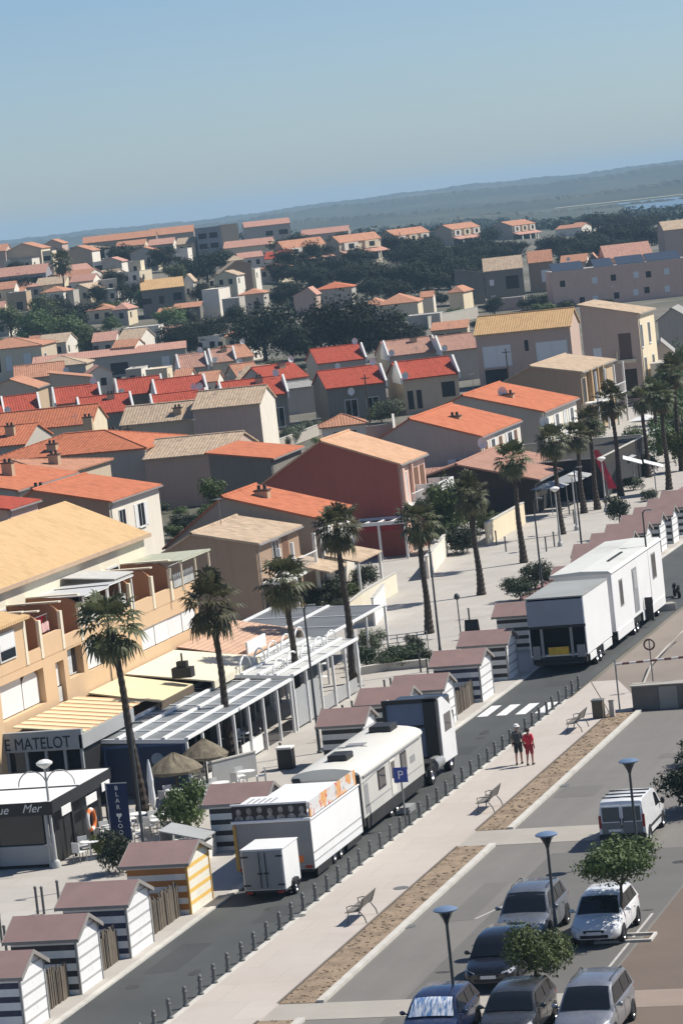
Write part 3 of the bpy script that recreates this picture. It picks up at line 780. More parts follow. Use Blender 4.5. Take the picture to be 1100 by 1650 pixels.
car('steel grey SUV beside the white car',P_SUV,by_screen(847,1455,1.45,1.28),L=4.5,W=1.86,H=1.68,belt=1.08,hood=1.0,nose=.82,cowl=1.08,roof0=1.9,roof1=3.7,tail=4.25,wr=.35,rails=True)
car('white car parked in the shade of a small tree',P_WHITE,by_screen(965,1456,1.35,1.25),L=4.2,H=1.55)
# white van, seen from the rear
p=at(968,1366)
vx=p.x+.92; vy=p.y
v=thing('delivery_van','white delivery van parked with its shade-darkened rear doors towards the lower car rows','van',(vx,vy,.004),0)
def van_build(t):
    hw=.915; L=4.35
    pr=[(0,.34),(0,1.55),(.10,1.76),(.3,1.82),(2.2,1.83),(2.75,1.74),(3.35,1.12),(4.0,.98),(4.25,.80),(4.35,.5),(4.32,.3)]
    b=MB(); rows=[]
    for sgk,kx in ((-1,1),(-1,.93),(1,.93),(1,1)):
        pass
    # sections across: tumblehome above the waist
    rows=[]
    for y,z in pr:
        k=1 if z<1.0 else 1-.12*(z-1.0)/.83
        w=hw*k*(1 if y<3.6 else 1-.16*(y-3.6)/.75)
        rows.append([(-hw*(1 if y<3.6 else .9),y,.30),(-hw*(1 if y<3.6 else .92),y,min(z,.95)),(-w,y,z-.03),(-w*.93,y,z),(0,y,z+.02),(w*.93,y,z),(w,y,z-.03),(hw*(1 if y<3.6 else .92),y,min(z,.95)),(hw*(1 if y<3.6 else .9),y,.30)])
    b.grid(rows); n=9; b.f.append(list(range(n))); b.m.append(0); e=(len(rows)-1)*n; b.f.append([e+i for i in range(n)][::-1]); b.m.append(0)
    b.build('body',P_WHITE,t,smooth=True)
    for sg in (-1,1):
        d=MB(); d.box(min(sg*.02,sg*.80),max(sg*.02,sg*.80),-.025,.0,.52,1.62); d.build('rear_door',P_WHITE,t,bevel=.012)
        g_=MB(); g_.box(min(sg*.07,sg*.76),max(sg*.07,sg*.76),-.034,-.024,1.0,1.56); g_.build('rear_dark_pane',mat('van_rear_shade',(.10,.105,.105),.25,.1,3),t)  # dark panes added: shade on the white rear doors put in the colour
        g_=MB(); g_.box(min(sg*.02,sg*.81),max(sg*.02,sg*.81),-.031,-.026,.52,.96); g_.build('door_shade_panel',mat('cladding_grey',(.17,.17,.165),.6,.1,3),t)  # grey panels added on the lower doors for the same shade
        h=MB(); h.box(sg*.05-.02 if sg>0 else -.07,sg*.05+.02 if sg>0 else -.03,-.05,-.02,.95,1.12); h.build('door_handle',M_BLK,t)
        tl=MB(); tl.box(sg*.865-.05,sg*.865+.05,-.03,.02,.75,1.25); tl.build('tail_light',M_RED,t,bevel=.01)
        sw=MB(); q=[(sg*.885,2.35,1.08),(sg*.885,3.2,1.08),(sg*.835,2.72,1.58),(sg*.83,2.35,1.64)]; sw.poly([(x*1.02,y,z) for x,y,z in (q if sg>0 else q[::-1])]); sw.build('side_window',M_GL,t)
        rb=MB(); rb.box(min(sg*.91,sg*.935),max(sg*.91,sg*.935),.9,3.1,.52,.62); rb.build('side_strip',M_BLK,t)
        for yy in (.75,3.5): wheel(t,sg*.84,yy,.31,.2,sg)
        for yy in (.75,3.5):
            ar=MB(); pts=[(sg*.92,yy+.38*cos(pi*k/10),.31+.38*sin(pi*k/10)) for k in range(11)]; ar.poly(pts if sg<0 else pts[::-1]); ar.build('wheel_arch',M_BLK,t)
        m=MB(); m.ball((sg*1.03,3.15,1.15),.09,.06,.14,10,6); m.tube((sg*.88,3.12,1.08),(sg*1.0,3.14,1.1),.025); m.build('mirror',M_BLK,t,smooth=True)
    w=MB(); q=[(-.80,2.80,1.70),(.80,2.80,1.70),(.86,3.33,1.14),(-.86,3.33,1.14)]; w.poly([(x,y+.012,z+.012) for x,y,z in q][::-1]); w.build('windscreen',M_GL,t)
    bp=MB(); bp.box(-.93,.93,-.09,.02,.32,.52); bp.build('bumper',M_BLK,t,bevel=.03)
    st=MB(); st.box(-.72,.72,-.03,.0,.72,.84); st.build('door_strip',M_BLK,t)
    rr=MB()
    for yy in (.5,1.2,1.9): rr.box(-.8,.8,yy-.03,yy+.03,1.84,1.88)
    rr.build('roof_rack',M_BLK,t)
    pl=MB(); pl.box(-.55,-.05,-.035,-.026,.60,.70); pl.build('number_plate',M_PLATE,t)
van_build(v)

# ---- small box trailer
M_TW=mat('trailer_white',(.72,.72,.70),.45,.05,.8,.25,(.45,.42,.38))
M_TG=mat('trailer_grey',(.25,.255,.26),.5,.06,.8,.25,(.25,.24,.22))
t=thing('box_trailer','small white box trailer with two shade-greyed rear doors on the road','trailer',(-40.37,121.5,0))
b=MB(); b.box(-.83,.83,.02,2.0,.38,1.95); b.build('box_body',M_TW,t,bevel=.025)
b=MB(); b.box(-.86,.86,-.01,2.03,1.95,1.99); b.build('roof',M_TW,t,bevel=.015)
for sg in (-1,1):
    d=MB(); d.box(min(sg*.015,sg*.78),max(sg*.015,sg*.78),-.02,.02,.43,1.9); d.build('door',M_TG,t,bevel=.01)  # doors greyed: shade on the white trailer's rear put in the colour
    h=MB()
    for zz in (.6,1.7): h.box(min(sg*.55,sg*.82),max(sg*.55,sg*.82),-.045,-.02,zz-.03,zz+.03)
    h.tube((sg*.12,-.04,.5),(sg*.12,-.04,1.85),.018,n=6); h.box(sg*.12-.09,sg*.12+.09,-.06,-.03,1.02,1.08)
    h.build('door_hinge',M_BLK,t)
    wheel(t,sg*.86,1.05,.27,.16,sg)
    g=MB(); g.prism([(.72,.30),(.75,.55),(.9,.64),(1.2,.64),(1.35,.55),(1.38,.30),(1.3,.30),(1.28,.5),(.82,.5),(.8,.3)],'x',min(sg*.84,sg*.97),max(sg*.84,sg*.97)); g.build('mudguard',M_BLK,t)
    tl=MB(); tl.box(sg*.62-.12,sg*.62+.12,-.03,.02,.27,.36); tl.build('tail_light',M_RED,t)
b=MB(); b.box(-.8,.8,.0,2.0,.30,.38); b.box(-.05,.05,2.0,3.3,.38,.46); b.tube((0,2.9,.0),(0,2.9,.5),.03); b.build('chassis',M_CHAS,t)

# ---- fairground stall trailer
t=thing('stall_trailer','white fairground stall trailer with painted portrait boards along its roof','trailer',(-40.95,124.9,0))
M_STW=mat('stall_white',(.76,.76,.75),.4,.04,.7,.2,(.5,.48,.44))
M_STG=mat('stall_grey',(.26,.26,.26),.5,.06,.8,.25,(.2,.19,.18))
hw=1.58; L=7.0
b=MB(); b.box(-hw,hw,0,L,.42,2.36); b.m[2]=1; b.build('box_body',[M_STW,M_STG],t,bevel=.02)  # rear face grey: its shade put in the colour of the white box
b=MB(); b.box(hw,hw+.02,.05,L-.05,1.05,1.09); b.box(hw,hw+.02,.05,L-.05,.72,.75); b.box(-hw+.05,hw-.05,-.02,0,1.52,1.55); b.box(-hw+.05,hw-.05,-.02,0,.60,.64); b.build('rub_rail',mat('rail_grey',(.30,.30,.30),.5),t)
b=MB(); b.box(-hw-.05,hw+.05,-.12,-.0,2.36,2.47); b.box(hw-.02,hw+.05,0,L,2.36,2.42); b.build('roof_ledge',M_STW,t,bevel=.02)
b=MB(); b.box(-hw,hw-.1,.0,.06,2.47,3.05)
for k in range(7):
    cx=-hw+.28+k*.43; zc=2.80+.03*(k%3)
    b.poly([(cx+.105*cos(2*pi*i/14),-.004,zc+.135*sin(2*pi*i/14)) for i in range(14)],1)
    b.poly([(cx-.19,-.003,2.48),(cx+.19,-.003,2.48),(cx+.15,-.003,2.60),(cx+.05,-.003,2.67),(cx-.05,-.003,2.67),(cx-.15,-.003,2.60)],1)
b.build('portrait_board',[mat('board_black',(.018,.017,.017),.5),mat('board_grey',(.24,.225,.21),.5,.8,5,.8,(.02,.02,.02),world=False,fine=3)],t)
b=MB(); b.box(-hw-.04,hw-.05,-.02,.08,3.05,3.12); b.build('board_cap',M_STW,t)
def comic_mat():
    m,nt,bb=_base('painted_side_board'); tc=_n(nt,'ShaderNodeTexCoord').outputs['Object']
    n1=_noise(nt,tc,1.0,3,.6); n2=_noise(nt,tc,3.2,4,.6)
    col=_mix(nt,_ramp(nt,n1,.50,.55),(.60,.60,.58),(.66,.34,.13))
    col=_mix(nt,_ramp(nt,n2,.60,.63),col,(.55,.07,.05)); col=_mix(nt,_ramp(nt,n2,.33,.36,(1,1,1,1),(0,0,0,1)),col,(.04,.05,.09))
    nt.links.new(col,bb.inputs['Base Color']); bb.inputs['Roughness'].default_value=.45; return m
b=MB(); b.box(hw-.12,hw-.06,.3,L-.1,2.42,3.02); b.build('painted_board',comic_mat(),t)
b=MB(); b.box(-hw+.1,.15,.25,2.2,2.36,3.0); b.box(-hw+.1,hw-.2,2.5,L-.2,2.36,2.62); b.build('roof_box',M_STW,t,bevel=.03)
b=MB()
for k in range(5): b.box(-1.15+k*.24,-1.1+k*.24,.5,1.6,3.0,3.03)
b.build('roof_vent',M_STG,t)
b=MB(); b.box(.35,1.15,-.03,0,.72,.98); b.build('warning_plate',mat('plate_orange',(.70,.16,.03),.5,.15,8),t)
for sg in (-1,1):
    b=MB(); b.box(sg*1.35-.14,sg*1.35+.14,-.035,0,.48,.60); b.build('tail_light',M_RED,t)
    for yy in (3.0,3.9): wheel(t,sg*(hw-.18),yy,.33,.24,sg)
b=MB(); b.box(-hw+.1,hw-.1,.1,L-.1,.30,.42); b.box(hw-.03,hw,.3,2.3,.12,.42); b.box(hw-.03,hw,4.6,L-.3,.2,.42); b.build('skirt',M_CHAS,t)
b=MB(); b.box(-hw-.02,-hw+.1,-.04,.0,.5,2.3); b.build('side_light_strip',mat('ochre_strip',(.45,.27,.05),.5),t)

# ---- big mobile home / caravan
t=thing('mobile_home','long cream caravan with a barrel roof and two black air conditioners','caravan',(-41.0,132.9,0))
M_CAR=mat('caravan_cream',(.66,.64,.57),.45,.05,.6,.25,(.42,.38,.32))
M_CAR2=mat('caravan_side',(.50,.49,.45),.45,.06,.6,.3,(.35,.32,.28))
hw=1.45; L=10.0
arc=[(-hw,2.55)]+[(-hw*cos(pi*k/10),2.55+.36*sin(pi*k/10)) for k in range(1,10)]+[(hw,2.55)]
b=MB(); b.prism([(-hw,.75)]+arc+[(hw,.75)],'y',0,L,0); b.build('body',M_CAR2,t,bevel=.03)
b=MB(); b.prism([(-hw-.03,2.50)]+[(x*1.03,z+.04) for x,z in arc]+[(hw+.03,2.50)],'y',-.12,L+.08); b.build('roof',M_CAR,t,smooth=True)
for (y,w,l) in ((1.6,.85,1.1),(8.4,1.0,1.2)):
    b=MB(); b.box(-w/2+.05,w/2+.05,y,y+l,2.9,3.2); b.build('air_conditioner',M_BLK,t,bevel=.06)
b=MB(); b.box(-.6,.2,5.2,5.8,2.9,2.98); b.box(-.9,.4,5.0,5.06,2.92,2.96); b.build('roof_vent',M_STG,t)
for (y0,y1,z0,z1) in ((2.6,3.6,1.55,2.2),(6.3,7.1,1.55,2.25)):
    b=MB(); b.box(hw,hw+.03,y0-.08,y1+.08,z0-.08,z1+.08); w=b.build('window',M_BLK,t,bevel=.01)
    b=MB(); b.box(hw+.03,hw+.04,y0,y1,z0,z1); b.build('pane',M_GL,w)
b=MB(); b.box(hw,hw+.03,4.5,5.3,.85,2.35); d=b.build('door',M_CAR,t,bevel=.015)
b=MB(); b.box(hw+.03,hw+.04,4.62,5.18,1.55,2.25); b.build('pane',M_GL,d)
b=MB(); b.box(hw+.03,hw+.06,5.12,5.2,1.25,1.32); b.build('handle',M_BLK,d)
b=MB(); b.box(hw,hw+.07,.3,L-.3,2.44,2.50); b.path([(hw+.02,.2,2.2),(hw+.02,4.1,2.42)],.02,6); b.build('awning_rail',M_STG,t)
b=MB(); b.box(hw,hw+.012,.3,4.3,1.18,1.22); b.box(hw,hw+.012,5.5,9.7,1.18,1.22); b.box(hw,hw+.012,.35,.95,.9,2.1); b.box(hw,hw+.012,7.8,8.6,1.6,1.9); b.build('side_stripe',M_STG,t)
b=MB(); b.box(-hw+.1,hw-.1,-.03,0,1.0,2.4); b.box(-.9,-.3,-.05,-.02,1.1,2.2); b.build('end_panel',M_CAR2,t)
for q in ((-hw,-hw+.35),(hw-.35,hw)): b=MB(); b.box(q[0],q[1],-.16,.0,.7,2.62); b.build('end_frame',M_BLK,t,bevel=.04)
b=MB(); b.box(-hw+.05,hw-.05,.05,L-.1,.42,.75); b.box(hw-.06,hw+.005,.4,L-.4,.28,.78); b.box(-.06,.06,L,L+1.2,.45,.58); b.build('chassis',M_CHAS,t)
for sg in (-1,1):
    for yy in (4.2,5.1): wheel(t,sg*(hw-.12),yy,.34,.22,sg)
b=MB(); b.box(hw+.1,hw+.7,4.4,5.4,.05,.2); b.box(hw+.25,hw+.7,4.4,5.4,.2,.32); b.build('entry_step',M_STG,t)

# ---- tractor unit that pulls it
t=thing('lorry_cab','black lorry cab with a small blue back panel and white side fairings','lorry',(-40.75,143.5,0))
b=MB(); b.box(-1.2,1.2,3.0,4.9,1.05,3.4); b.build('cab',mat('cab_black',(.03,.032,.036),.3,.06,1,.2),t,bevel=.1)
b=MB(); b.box(-1.22,.62,2.35,2.95,.95,3.42); b.m[2]=1; b.build('back_panel',[M_BLK,mat('panel_blue',(.12,.16,.25),.5,.06,1,.25)],t,bevel=.02)
b=MB()
b.box(-1.28,-1.12,2.25,2.4,.8,3.6); b.box(.62,1.22,2.2,2.9,.8,3.6); b.box(-1.28,1.22,2.2,2.42,3.44,3.62); b.box(-1.25,1.2,2.3,2.36,2.3,2.42); b.build('headboard_frame',M_BLK,t,bevel=.02)
for sg in (-1,1):
    b=MB(); b.prism([(2.5,.6),(4.95,.55),(4.95,2.0),(4.6,2.9),(3.3,3.5),(2.55,3.5)],'x',min(sg*1.21,sg*1.28),max(sg*1.21,sg*1.28)); b.build('side_fairing',M_TW,t)
    for yy in (.7,4.1): wheel(t,sg*1.05,yy,.5,.32,sg)
    b=MB(); b.box(sg*1.2-.05,sg*1.2+.05,4.95,5.1,1.9,2.6); b.build('mirror',M_BLK,t)
b=MB(); b.box(-.45,.45,-.4,3.2,.55,.85); b.box(-1.2,1.2,-.45,-.3,.55,.8); b.build('chassis',M_CHAS,t)
b=MB(); b.path([(1.02,1.3,.72),(1.02,2.5,.72)],.33,14); b.build('fuel_tank',mat('tank_grey',(.33,.33,.32),.4,.1,3,metal=.4),t,smooth=True)
b=MB(); b.box(-1.23,1.23,.15,1.25,1.02,1.06); b.build('mudguard',M_BLK,t)
b=MB(); b.box(1.285,1.29,3.2,4.4,1.9,2.7); b.build('side_window',M_GL,t)

# ---- second lorry: tail lift body and living van
t=thing('box_lorry','tall box lorry with a raised blue grey tailgate over its dark rear','lorry',(-40.45,175.2,0))
hw=1.55; L=6.6; H=4.0
b=MB()
b.box(-hw,-hw+.06,0,L,.9,H); b.box(hw-.06,hw,0,L,.9,H); b.box(-hw,hw,L-.06,L,.9,H); b.box(-hw+.06,hw-.06,0,L-.06,.9,.98)
b.build('box_body',M_STW,t)
b=MB(); b.box(-hw+.07,hw-.07,.9,1.0,.99,H-.02); b.box(-hw+.061,-hw+.09,.02,.9,.99,H-.02); b.box(hw-.09,hw-.061,.02,.9,.99,H-.02); b.build('shade_lining',mat('lining_black',(.015,.015,.016),.9),t)  # black sheets added to stand for the shade inside the open rear
b=MB(); b.box(-hw-.02,hw+.02,-.08,L+.05,H,H+.07); b.build('roof',mat('lorry_roof',(.30,.31,.29),.6,.1,.6,.4),t)
b=MB(); b.box(-hw+.02,hw-.02,-.14,-.04,2.55,3.92); b.build('tailgate',mat('tailgate_blue_grey',(.22,.26,.32),.45,.06,.8,.25),t,bevel=.02)
b=MB(); b.box(-hw-.02,hw+.02,-.16,.0,2.42,2.55); b.build('tailgate_edge',M_BLK,t)
for xx in (-.85,.75):
    b=MB(); b.box(xx-.07,xx+.07,-.08,.02,.85,2.4); b.build('lift_post',M_TG,t)
b=MB(); b.box(-.55,.55,-.1,-.04,.98,1.40); b.build('yellow_plate',mat('plate_yellow',(.55,.36,.03),.5,.3,4),t)
b=MB(); b.box(-1.4,-1.0,-.1,.0,.8,1.5); b.build('light_box',M_TG,t)
b=MB(); b.box(1.0,1.42,-.1,0,.8,1.45); b.build('light_box',M_TG,t)
b=MB(); b.box(-hw+.1,hw-.1,0,L,.5,.9); b.box(-1.3,1.3,-.12,0,.45,.62); b.build('chassis',M_CHAS,t)
for q in ((.4,2.0,.5),(3.9,6.2,.45)): b=MB(); b.box(hw-.02,hw+.03,q[0],q[1],q[2],.86); b.build('side_skirt',M_TW,t,bevel=.02)
for sg in (-1,1):
    for yy in (2.5,3.45): wheel(t,sg*(hw-.2),yy,.48,.3,sg)
t=thing('living_van','white living van on a trailer with a door and tall windows along the road','caravan',(-40.45,182.6,0))
hw=1.62; L=14.8; H=4.25
b=MB(); b.box(-hw,hw,0,L,.95,H); b.build('body',M_STW,t,bevel=.04)
b=MB(); b.prism([(-hw-.25,H-.02),(-hw-.1,H+.10),(0,H+.2),(hw-.1,H+.12),(hw+.08,H-.02)],'y',-.2,L+.1); b.build('roof',mat('van_roof',(.60,.60,.55),.6,.05,.5,.3),t)
for (y0,y1,z0,z1) in ((1.9,2.6,2.2,3.5),(11.6,12.6,2.4,3.7)):
    b=MB(); b.box(hw,hw+.03,y0-.1,y1+.1,z0-.1,z1+.1); w=b.build('window',M_TG,t,bevel=.01)
    b=MB(); b.box(hw+.03,hw+.04,y0,y1,z0,z1); b.build('pane',M_GL,w)
b=MB(); b.box(hw,hw+.03,5.6,6.9,1.2,3.7); d=b.build('door',M_TG,t,bevel=.02)
b=MB(); b.box(hw+.03,hw+.05,5.75,6.75,2.5,3.55); b.build('pane',mat('milky_pane',(.34,.36,.36),.3),d)
for q in ((.2,4.8),(7.6,L-.3)): b=MB(); b.box(hw-.02,hw+.04,q[0],q[1],.45,1.0); b.build('side_skirt',M_TW,t,bevel=.02)
b=MB(); b.box(hw+.05,hw+.5,8.2,8.28,.4,1.7); b.build('folded_stair',M_BLK,t)
b=MB(); b.box(.6,.75,4,8,H+.15,H+.22); b.build('roof_bar',M_BLK,t)
b=MB(); b.box(-hw+.1,hw-.1,.1,L-.1,.5,.95); b.build('chassis',M_CHAS,t)
for sg in (-1,1):
    for yy in (5.4,6.3,12.6): wheel(t,sg*(hw-.2),yy,.42,.28,sg)

# ------------------------------------------------------------------ two walkers
SKIN=mat('skin',(.36,.20,.14),.6,.06,8,world=False)
def person(loc,rz,label,shirt,pants,hair,hat=None,stride=.20,h=1.72,bag=False):
    t=thing('person',label,'person',loc,rz,'couple walking on the promenade')
    s=h/1.72
    J={'pel':(0,0,.93,.135),'waist':(0,0,1.06,.125),'chest':(0,.01,1.28,.150),'neckb':(0,.01,1.45,.075),'neck':(0,.01,1.50,.056),'jaw':(0,-.015,1.57,.078),'head':(0,0,1.64,.095),'crown':(0,.005,1.69,.075),
       'hl':(-.09,0,.88,.095),'kl':(-.095,-stride*.55,.48,.062),'al':(-.095,-stride*.55+.05,.09,.042),'tl':(-.10,-stride*.55-.13,.035,.034),
       'hr':(.09,0,.88,.095),'kr':(.095,stride*.45,.48,.062),'ar':(.095,stride*1.15,.12,.042),'tr':(.10,stride*1.15-.12,.04,.034),
       'sl':(-.17,.01,1.40,.065),'el':(-.22,.06,1.13,.045),'wl':(-.235,-.03,.90,.034),'pl':(-.235,-.06,.83,.036),
       'sr':(.17,.01,1.40,.065),'er':(.23,-.02,1.13,.045),'wr':(.255,-.10,.91,.034),'pr':(.258,-.13,.84,.036)}
    for sd,sg in (('l',-1),('r',1)):
        px,py,pz,_=J['p'+sd]
        for k,(dx,dy,ln) in enumerate(((.0,-.035,.075),(.0,-.012,.085),(0,.012,.08),(0,.034,.065))):
            J['f%s%d'%(sd,k)]=(px+sg*.006,py+dy-.01,pz-ln,.0085)
        J['th'+sd]=(px-sg*.03,py-.045,pz-.03,.010)
    E=[('pel','waist'),('waist','chest'),('chest','neckb'),('neckb','neck'),('neck','jaw'),('jaw','head'),('head','crown'),
       ('pel','hl'),('hl','kl'),('kl','al'),('al','tl'),('pel','hr'),('hr','kr'),('kr','ar'),('ar','tr'),
       ('chest','sl'),('sl','el'),('el','wl'),('wl','pl'),('chest','sr'),('sr','er'),('er','wr'),('wr','pr')]
    for sd in 'lr':
        E+=[('p'+sd,'f%s%d'%(sd,k)) for k in range(4)]+[('p'+sd,'th'+sd)]
    def skin(name,keys,edges,m,grow=0.0,over={}):
        idx={k:i for i,k in enumerate(keys)}
        me=bpy.data.meshes.new(name); me.from_pydata([tuple(c*s for c in J[k][:3]) for k in keys],[(idx[a],idx[b]) for a,b in edges],[])
        me.materials.append(m); o=bpy.data.objects.new(name,me); COL.objects.link(o); o.parent=t
        md=o.modifiers.new('skin','SKIN'); md.use_smooth_shade=True
        lay=me.skin_vertices[0].data if me.skin_vertices else None
        if lay:
            for k,i in idx.items():
                r=(over.get(k,J[k][3])+grow)*s; lay[i].radius=(r,r); lay[i].use_root=(i==0)
        sb=o.modifiers.new('sub','SUBSURF'); sb.levels=1; sb.render_levels=2
        return o
    keys=list(J); body=skin('body',keys,E,SKIN)
    skin('shirt',['waist','chest','neckb','sl','el','sr','er','pel'],[('pel','waist'),('waist','chest'),('chest','neckb'),('chest','sl'),('sl','el'),('chest','sr'),('sr','er')],shirt,.028,{'el':.05,'er':.05,'neckb':.06,'pel':.14})
    skin('shorts',['pel','hl','kl','hr','kr'],[('pel','hl'),('hl','kl'),('pel','hr'),('hr','kr')],pants,.024,{'kl':.066,'kr':.066})
    hb=MB(); hb.ball((0,.02*s,1.665*s),.108*s,.118*s,.10*s,14,10); hb.build('hair',hair,t,smooth=True)
    if hat:
        q=MB(); q.lathe((0,.0,1.69*s),[(.17,0),(.16,.02),(.112,.03),(.105,.09),(.06,.12),(.01,.125)],14); q.build('hat',hat,t,smooth=True)
    for sg in (-1,1):
        e=MB(); e.ball((sg*.032*s,-.092*s,1.64*s),.011*s,.008*s,.008*s,8,6); e.build('eye',M_BLK,t,smooth=True)
        e=MB(); e.ball((sg*.093*s,.0,1.63*s),.014*s,.02*s,.032*s,8,6); e.build('ear',SKIN,t,smooth=True)
        f=MB(); a='tl' if sg<0 else 'tr'; c='al' if sg<0 else 'ar'
        f.path([tuple(x*s for x in (J[c][0],J[c][1]+.03,J[c][2]-.045)),tuple(x*s for x in (J[a][0],J[a][1],J[a][2]-.002)),tuple(x*s for x in (J[a][0],J[a][1]-.07,J[a][2]-.008))],[.048*s,.045*s,.03*s],8); f.build('shoe',M_BLK if sg<9 else M_BLK,t,smooth=True)
    n=MB(); n.ball((0,-.1*s,1.615*s),.013*s,.02*s,.022*s,8,6); n.build('nose',SKIN,t,smooth=True)
    if bag:
        g=MB(); g.box(-.15*s,.15*s,.14*s,.28*s,1.02*s,1.42*s); g.build('backpack',mat('pack_grey',(.05,.055,.055),.8),t,bevel=.05)
    return t
M_DK=mat('cloth_dark',(.03,.032,.033),.9,.2,8,world=False); M_RC=mat('cloth_red',(.55,.03,.05),.85,.1,8,world=False); M_GC=mat('cloth_grey',(.10,.105,.10),.9,.2,8,world=False)
person((-36.45,147.75,.05),radians(186),'walker in dark grey with a pale hat and black shorts',M_GC,M_DK,mat('hair_grey',(.30,.28,.26),.9),hat=mat('hat_white',(.72,.70,.66),.85),h=1.76,stride=.20,bag=True)
person((-35.85,147.35,.05),radians(176),'walker in a bright red top beside the one in the pale hat',M_RC,mat('cloth_wine',(.30,.03,.04),.9,.1,8,world=False),mat('hair_dark',(.035,.025,.02),.8),h=1.66,stride=.16)
# ------------------------------------------------------------------ vegetation
F_PALM=foliage('palm_leaf',(.042,.056,.026),(.135,.135,.065),2.2,.55,.2)
F_DEAD=foliage('palm_dead_leaf',(.16,.125,.075),(.28,.23,.15),2.0,.9,.1)
F_PINE=foliage('pine_needles',(.011,.019,.011),(.026,.036,.018),.35,.9,.03)
F_GREEN=foliage('broad_leaf',(.050,.088,.028),(.125,.165,.055),.9,.6,.2)
F_OLIVE=foliage('olive_leaf',(.080,.100,.058),(.17,.19,.12),.9,.7,.15)
F_DARK=foliage('dark_leaf',(.020,.034,.018),(.050,.068,.034),.9,.6,.1)
F_YEL=foliage('yellow_leaf',(.075,.085,.025),(.18,.18,.05),1.4,.6,.2)
M_TRUNK=mat('palm_trunk',(.058,.046,.036),.95,.4,4,.6,(.04,.032,.025),world=False,bump=.03)
M_BARK=mat('bark',(.075,.058,.042),.95,.3,3,.4,(.035,.03,.025),world=False,bump=.03)

def fan_leaf(mb, org, dirv, pet, rad, r, droop, mi=0, nb=11):
    """one fan palm leaf: a stalk and a spread of pointed blades that bend at the tip"""
    d=Vector(dirv).normalized(); up=Vector((0,0,1)); side=d.cross(up)
    if side.length<.05: side=Vector((1,0,0))
    side.normalize(); nrm=side.cross(d).normalized()
    tipd=(d+Vector((0,0,-droop*.25))).normalized()
    o=Vector(org); e=o+d*pet*.5+tipd*pet*.5
    mb.add([o+side*.018,o-side*.018,e-side*.013,e+side*.013],[(0,1,2,3)],mi)
    for k in range(nb):
        a=(k/(nb-1)-.5)*radians(235)+r.uniform(-.06,.06)
        L=rad*(1-.22*abs(a)/2.05)*r.uniform(.86,1.1)
        bd=(tipd*cos(a)+side*sin(a)).normalized(); w=.075*rad/.8
        wd=bd.cross(nrm).normalized()
        m=e+bd*L*.55+nrm*.06*L; t=e+bd*L*(1-.10*droop)+Vector((0,0,-1))*L*.34*droop
        mb.add([e,m+wd*w,m-wd*w,t],[(0,2,1),(1,2,3)],mi)
def palm_meshes(seed, H=7.2, R=1.55):
    r=random.Random(seed); g=MB(); dd=MB(); c=(0,0,0)
    n=44
    for k in range(n):
        el=radians(88-150*(k/n)**.95)+r.uniform(-.12,.12); az=k*2.39996+r.uniform(-.25,.25)
        d=(cos(el)*cos(az),cos(el)*sin(az),sin(el))
        old=max(0,(k/n-.55)*2.2)
        fan_leaf(g,(0.1*cos(az),.1*sin(az),r.uniform(-.15,.15)),d,R*r.uniform(.42,.68),R*.52*r.uniform(.8,1.15),r,.6+.9*old)
    for k in range(20):
        el=radians(-52-32*r.random()); az=k*2.39996+r.uniform(-.3,.3)
        d=(cos(el)*cos(az),cos(el)*sin(az),sin(el))
        fan_leaf(dd,(.12*cos(az),.12*sin(az),-.25-r.random()*.35),d,R*.42*r.uniform(.7,1),R*.42*r.uniform(.7,1),r,1.0,nb=8)
    return g.mesh('crown',F_PALM), dd.mesh('dead_fronds',F_DEAD)
def palm_trunk(seed,H,lean):
    r=random.Random(seed); b=MB(); n=44; pts=[]; rad=[]; bx=lean[0]; by=lean[1]
    for i in range(n+1):
        t=i/n; s=.18*(1-t)**4+.125+.025*sin(t*3.14)+ (.04 if t>.92 else 0)
        pts.append((bx*t**1.8+.03*sin(t*9+seed),by*t**1.8+.03*cos(t*7+seed),H*t)); rad.append(s*(1+.13*(i%2)+r.uniform(-.04,.04)))
    b.path(pts,rad,10); return b.mesh('trunk',M_TRUNK)
PALMV=[palm_meshes(s) for s in (1,2,3,4)]
def palm(x,y,H,R,label,seed,lean=(0,0),group='fan palms along the seafront'):
    t=thing('palm_tree',label,'palm tree',(x,y,ground_z(x,y)+.03),0,group)
    o=bpy.data.objects.new('trunk',palm_trunk(seed,H,lean)); COL.objects.link(o); o.parent=t
    g,d=PALMV[seed%4]
    for nm,me in (('crown',g),('dead_fronds',d)):
        o=bpy.data.objects.new(nm,me); COL.objects.link(o); o.parent=t; o.location=(lean[0],lean[1],H+.1); o.rotation_euler=(0,0,seed*1.7); k=R/1.55; o.scale=(k,k,k*1.0)
    return t
def crown_px(base,top,z0=0): return at(*base)
PL=[(-52.28,141.3,8.35,1.75,'tall palm nearest the street corner, in front of the orange balconies',(-.55,0)),
    (-51.85,153.3,7.6,1.65,'palm before the brown gable of the tiled house, trunk through the blue pergola',(-.25,0)),
    (-52.04,165.5,7.0,1.55,'palm with a pale ragged skirt beside the white pergola',(-.1,0)),
    (-52.13,176.2,8.5,1.55,'palm rising against the wine red gable wall',(-.1,.0)),
    (-52.57,194.3,6.6,1.5,'palm with a leaning crown below the white balcony of the red house',(0,0)),
    (-53.44,211.1,6.5,1.45,'palm at the edge of the garden of dark bushes',(-.1,0)),
    (-54.36,227.4,7.2,1.5,'palm before the white shuttered front of the house with the bright orange roof',(-.05,0)),
    (-55.20,243.9,6.9,1.5,'palm before the dark pavilion with the pale eave',(-.05,0))]
for i,(x,y,H,R,l,ln) in enumerate(PL): palm(x,y,H,R,l,i+1,ln)
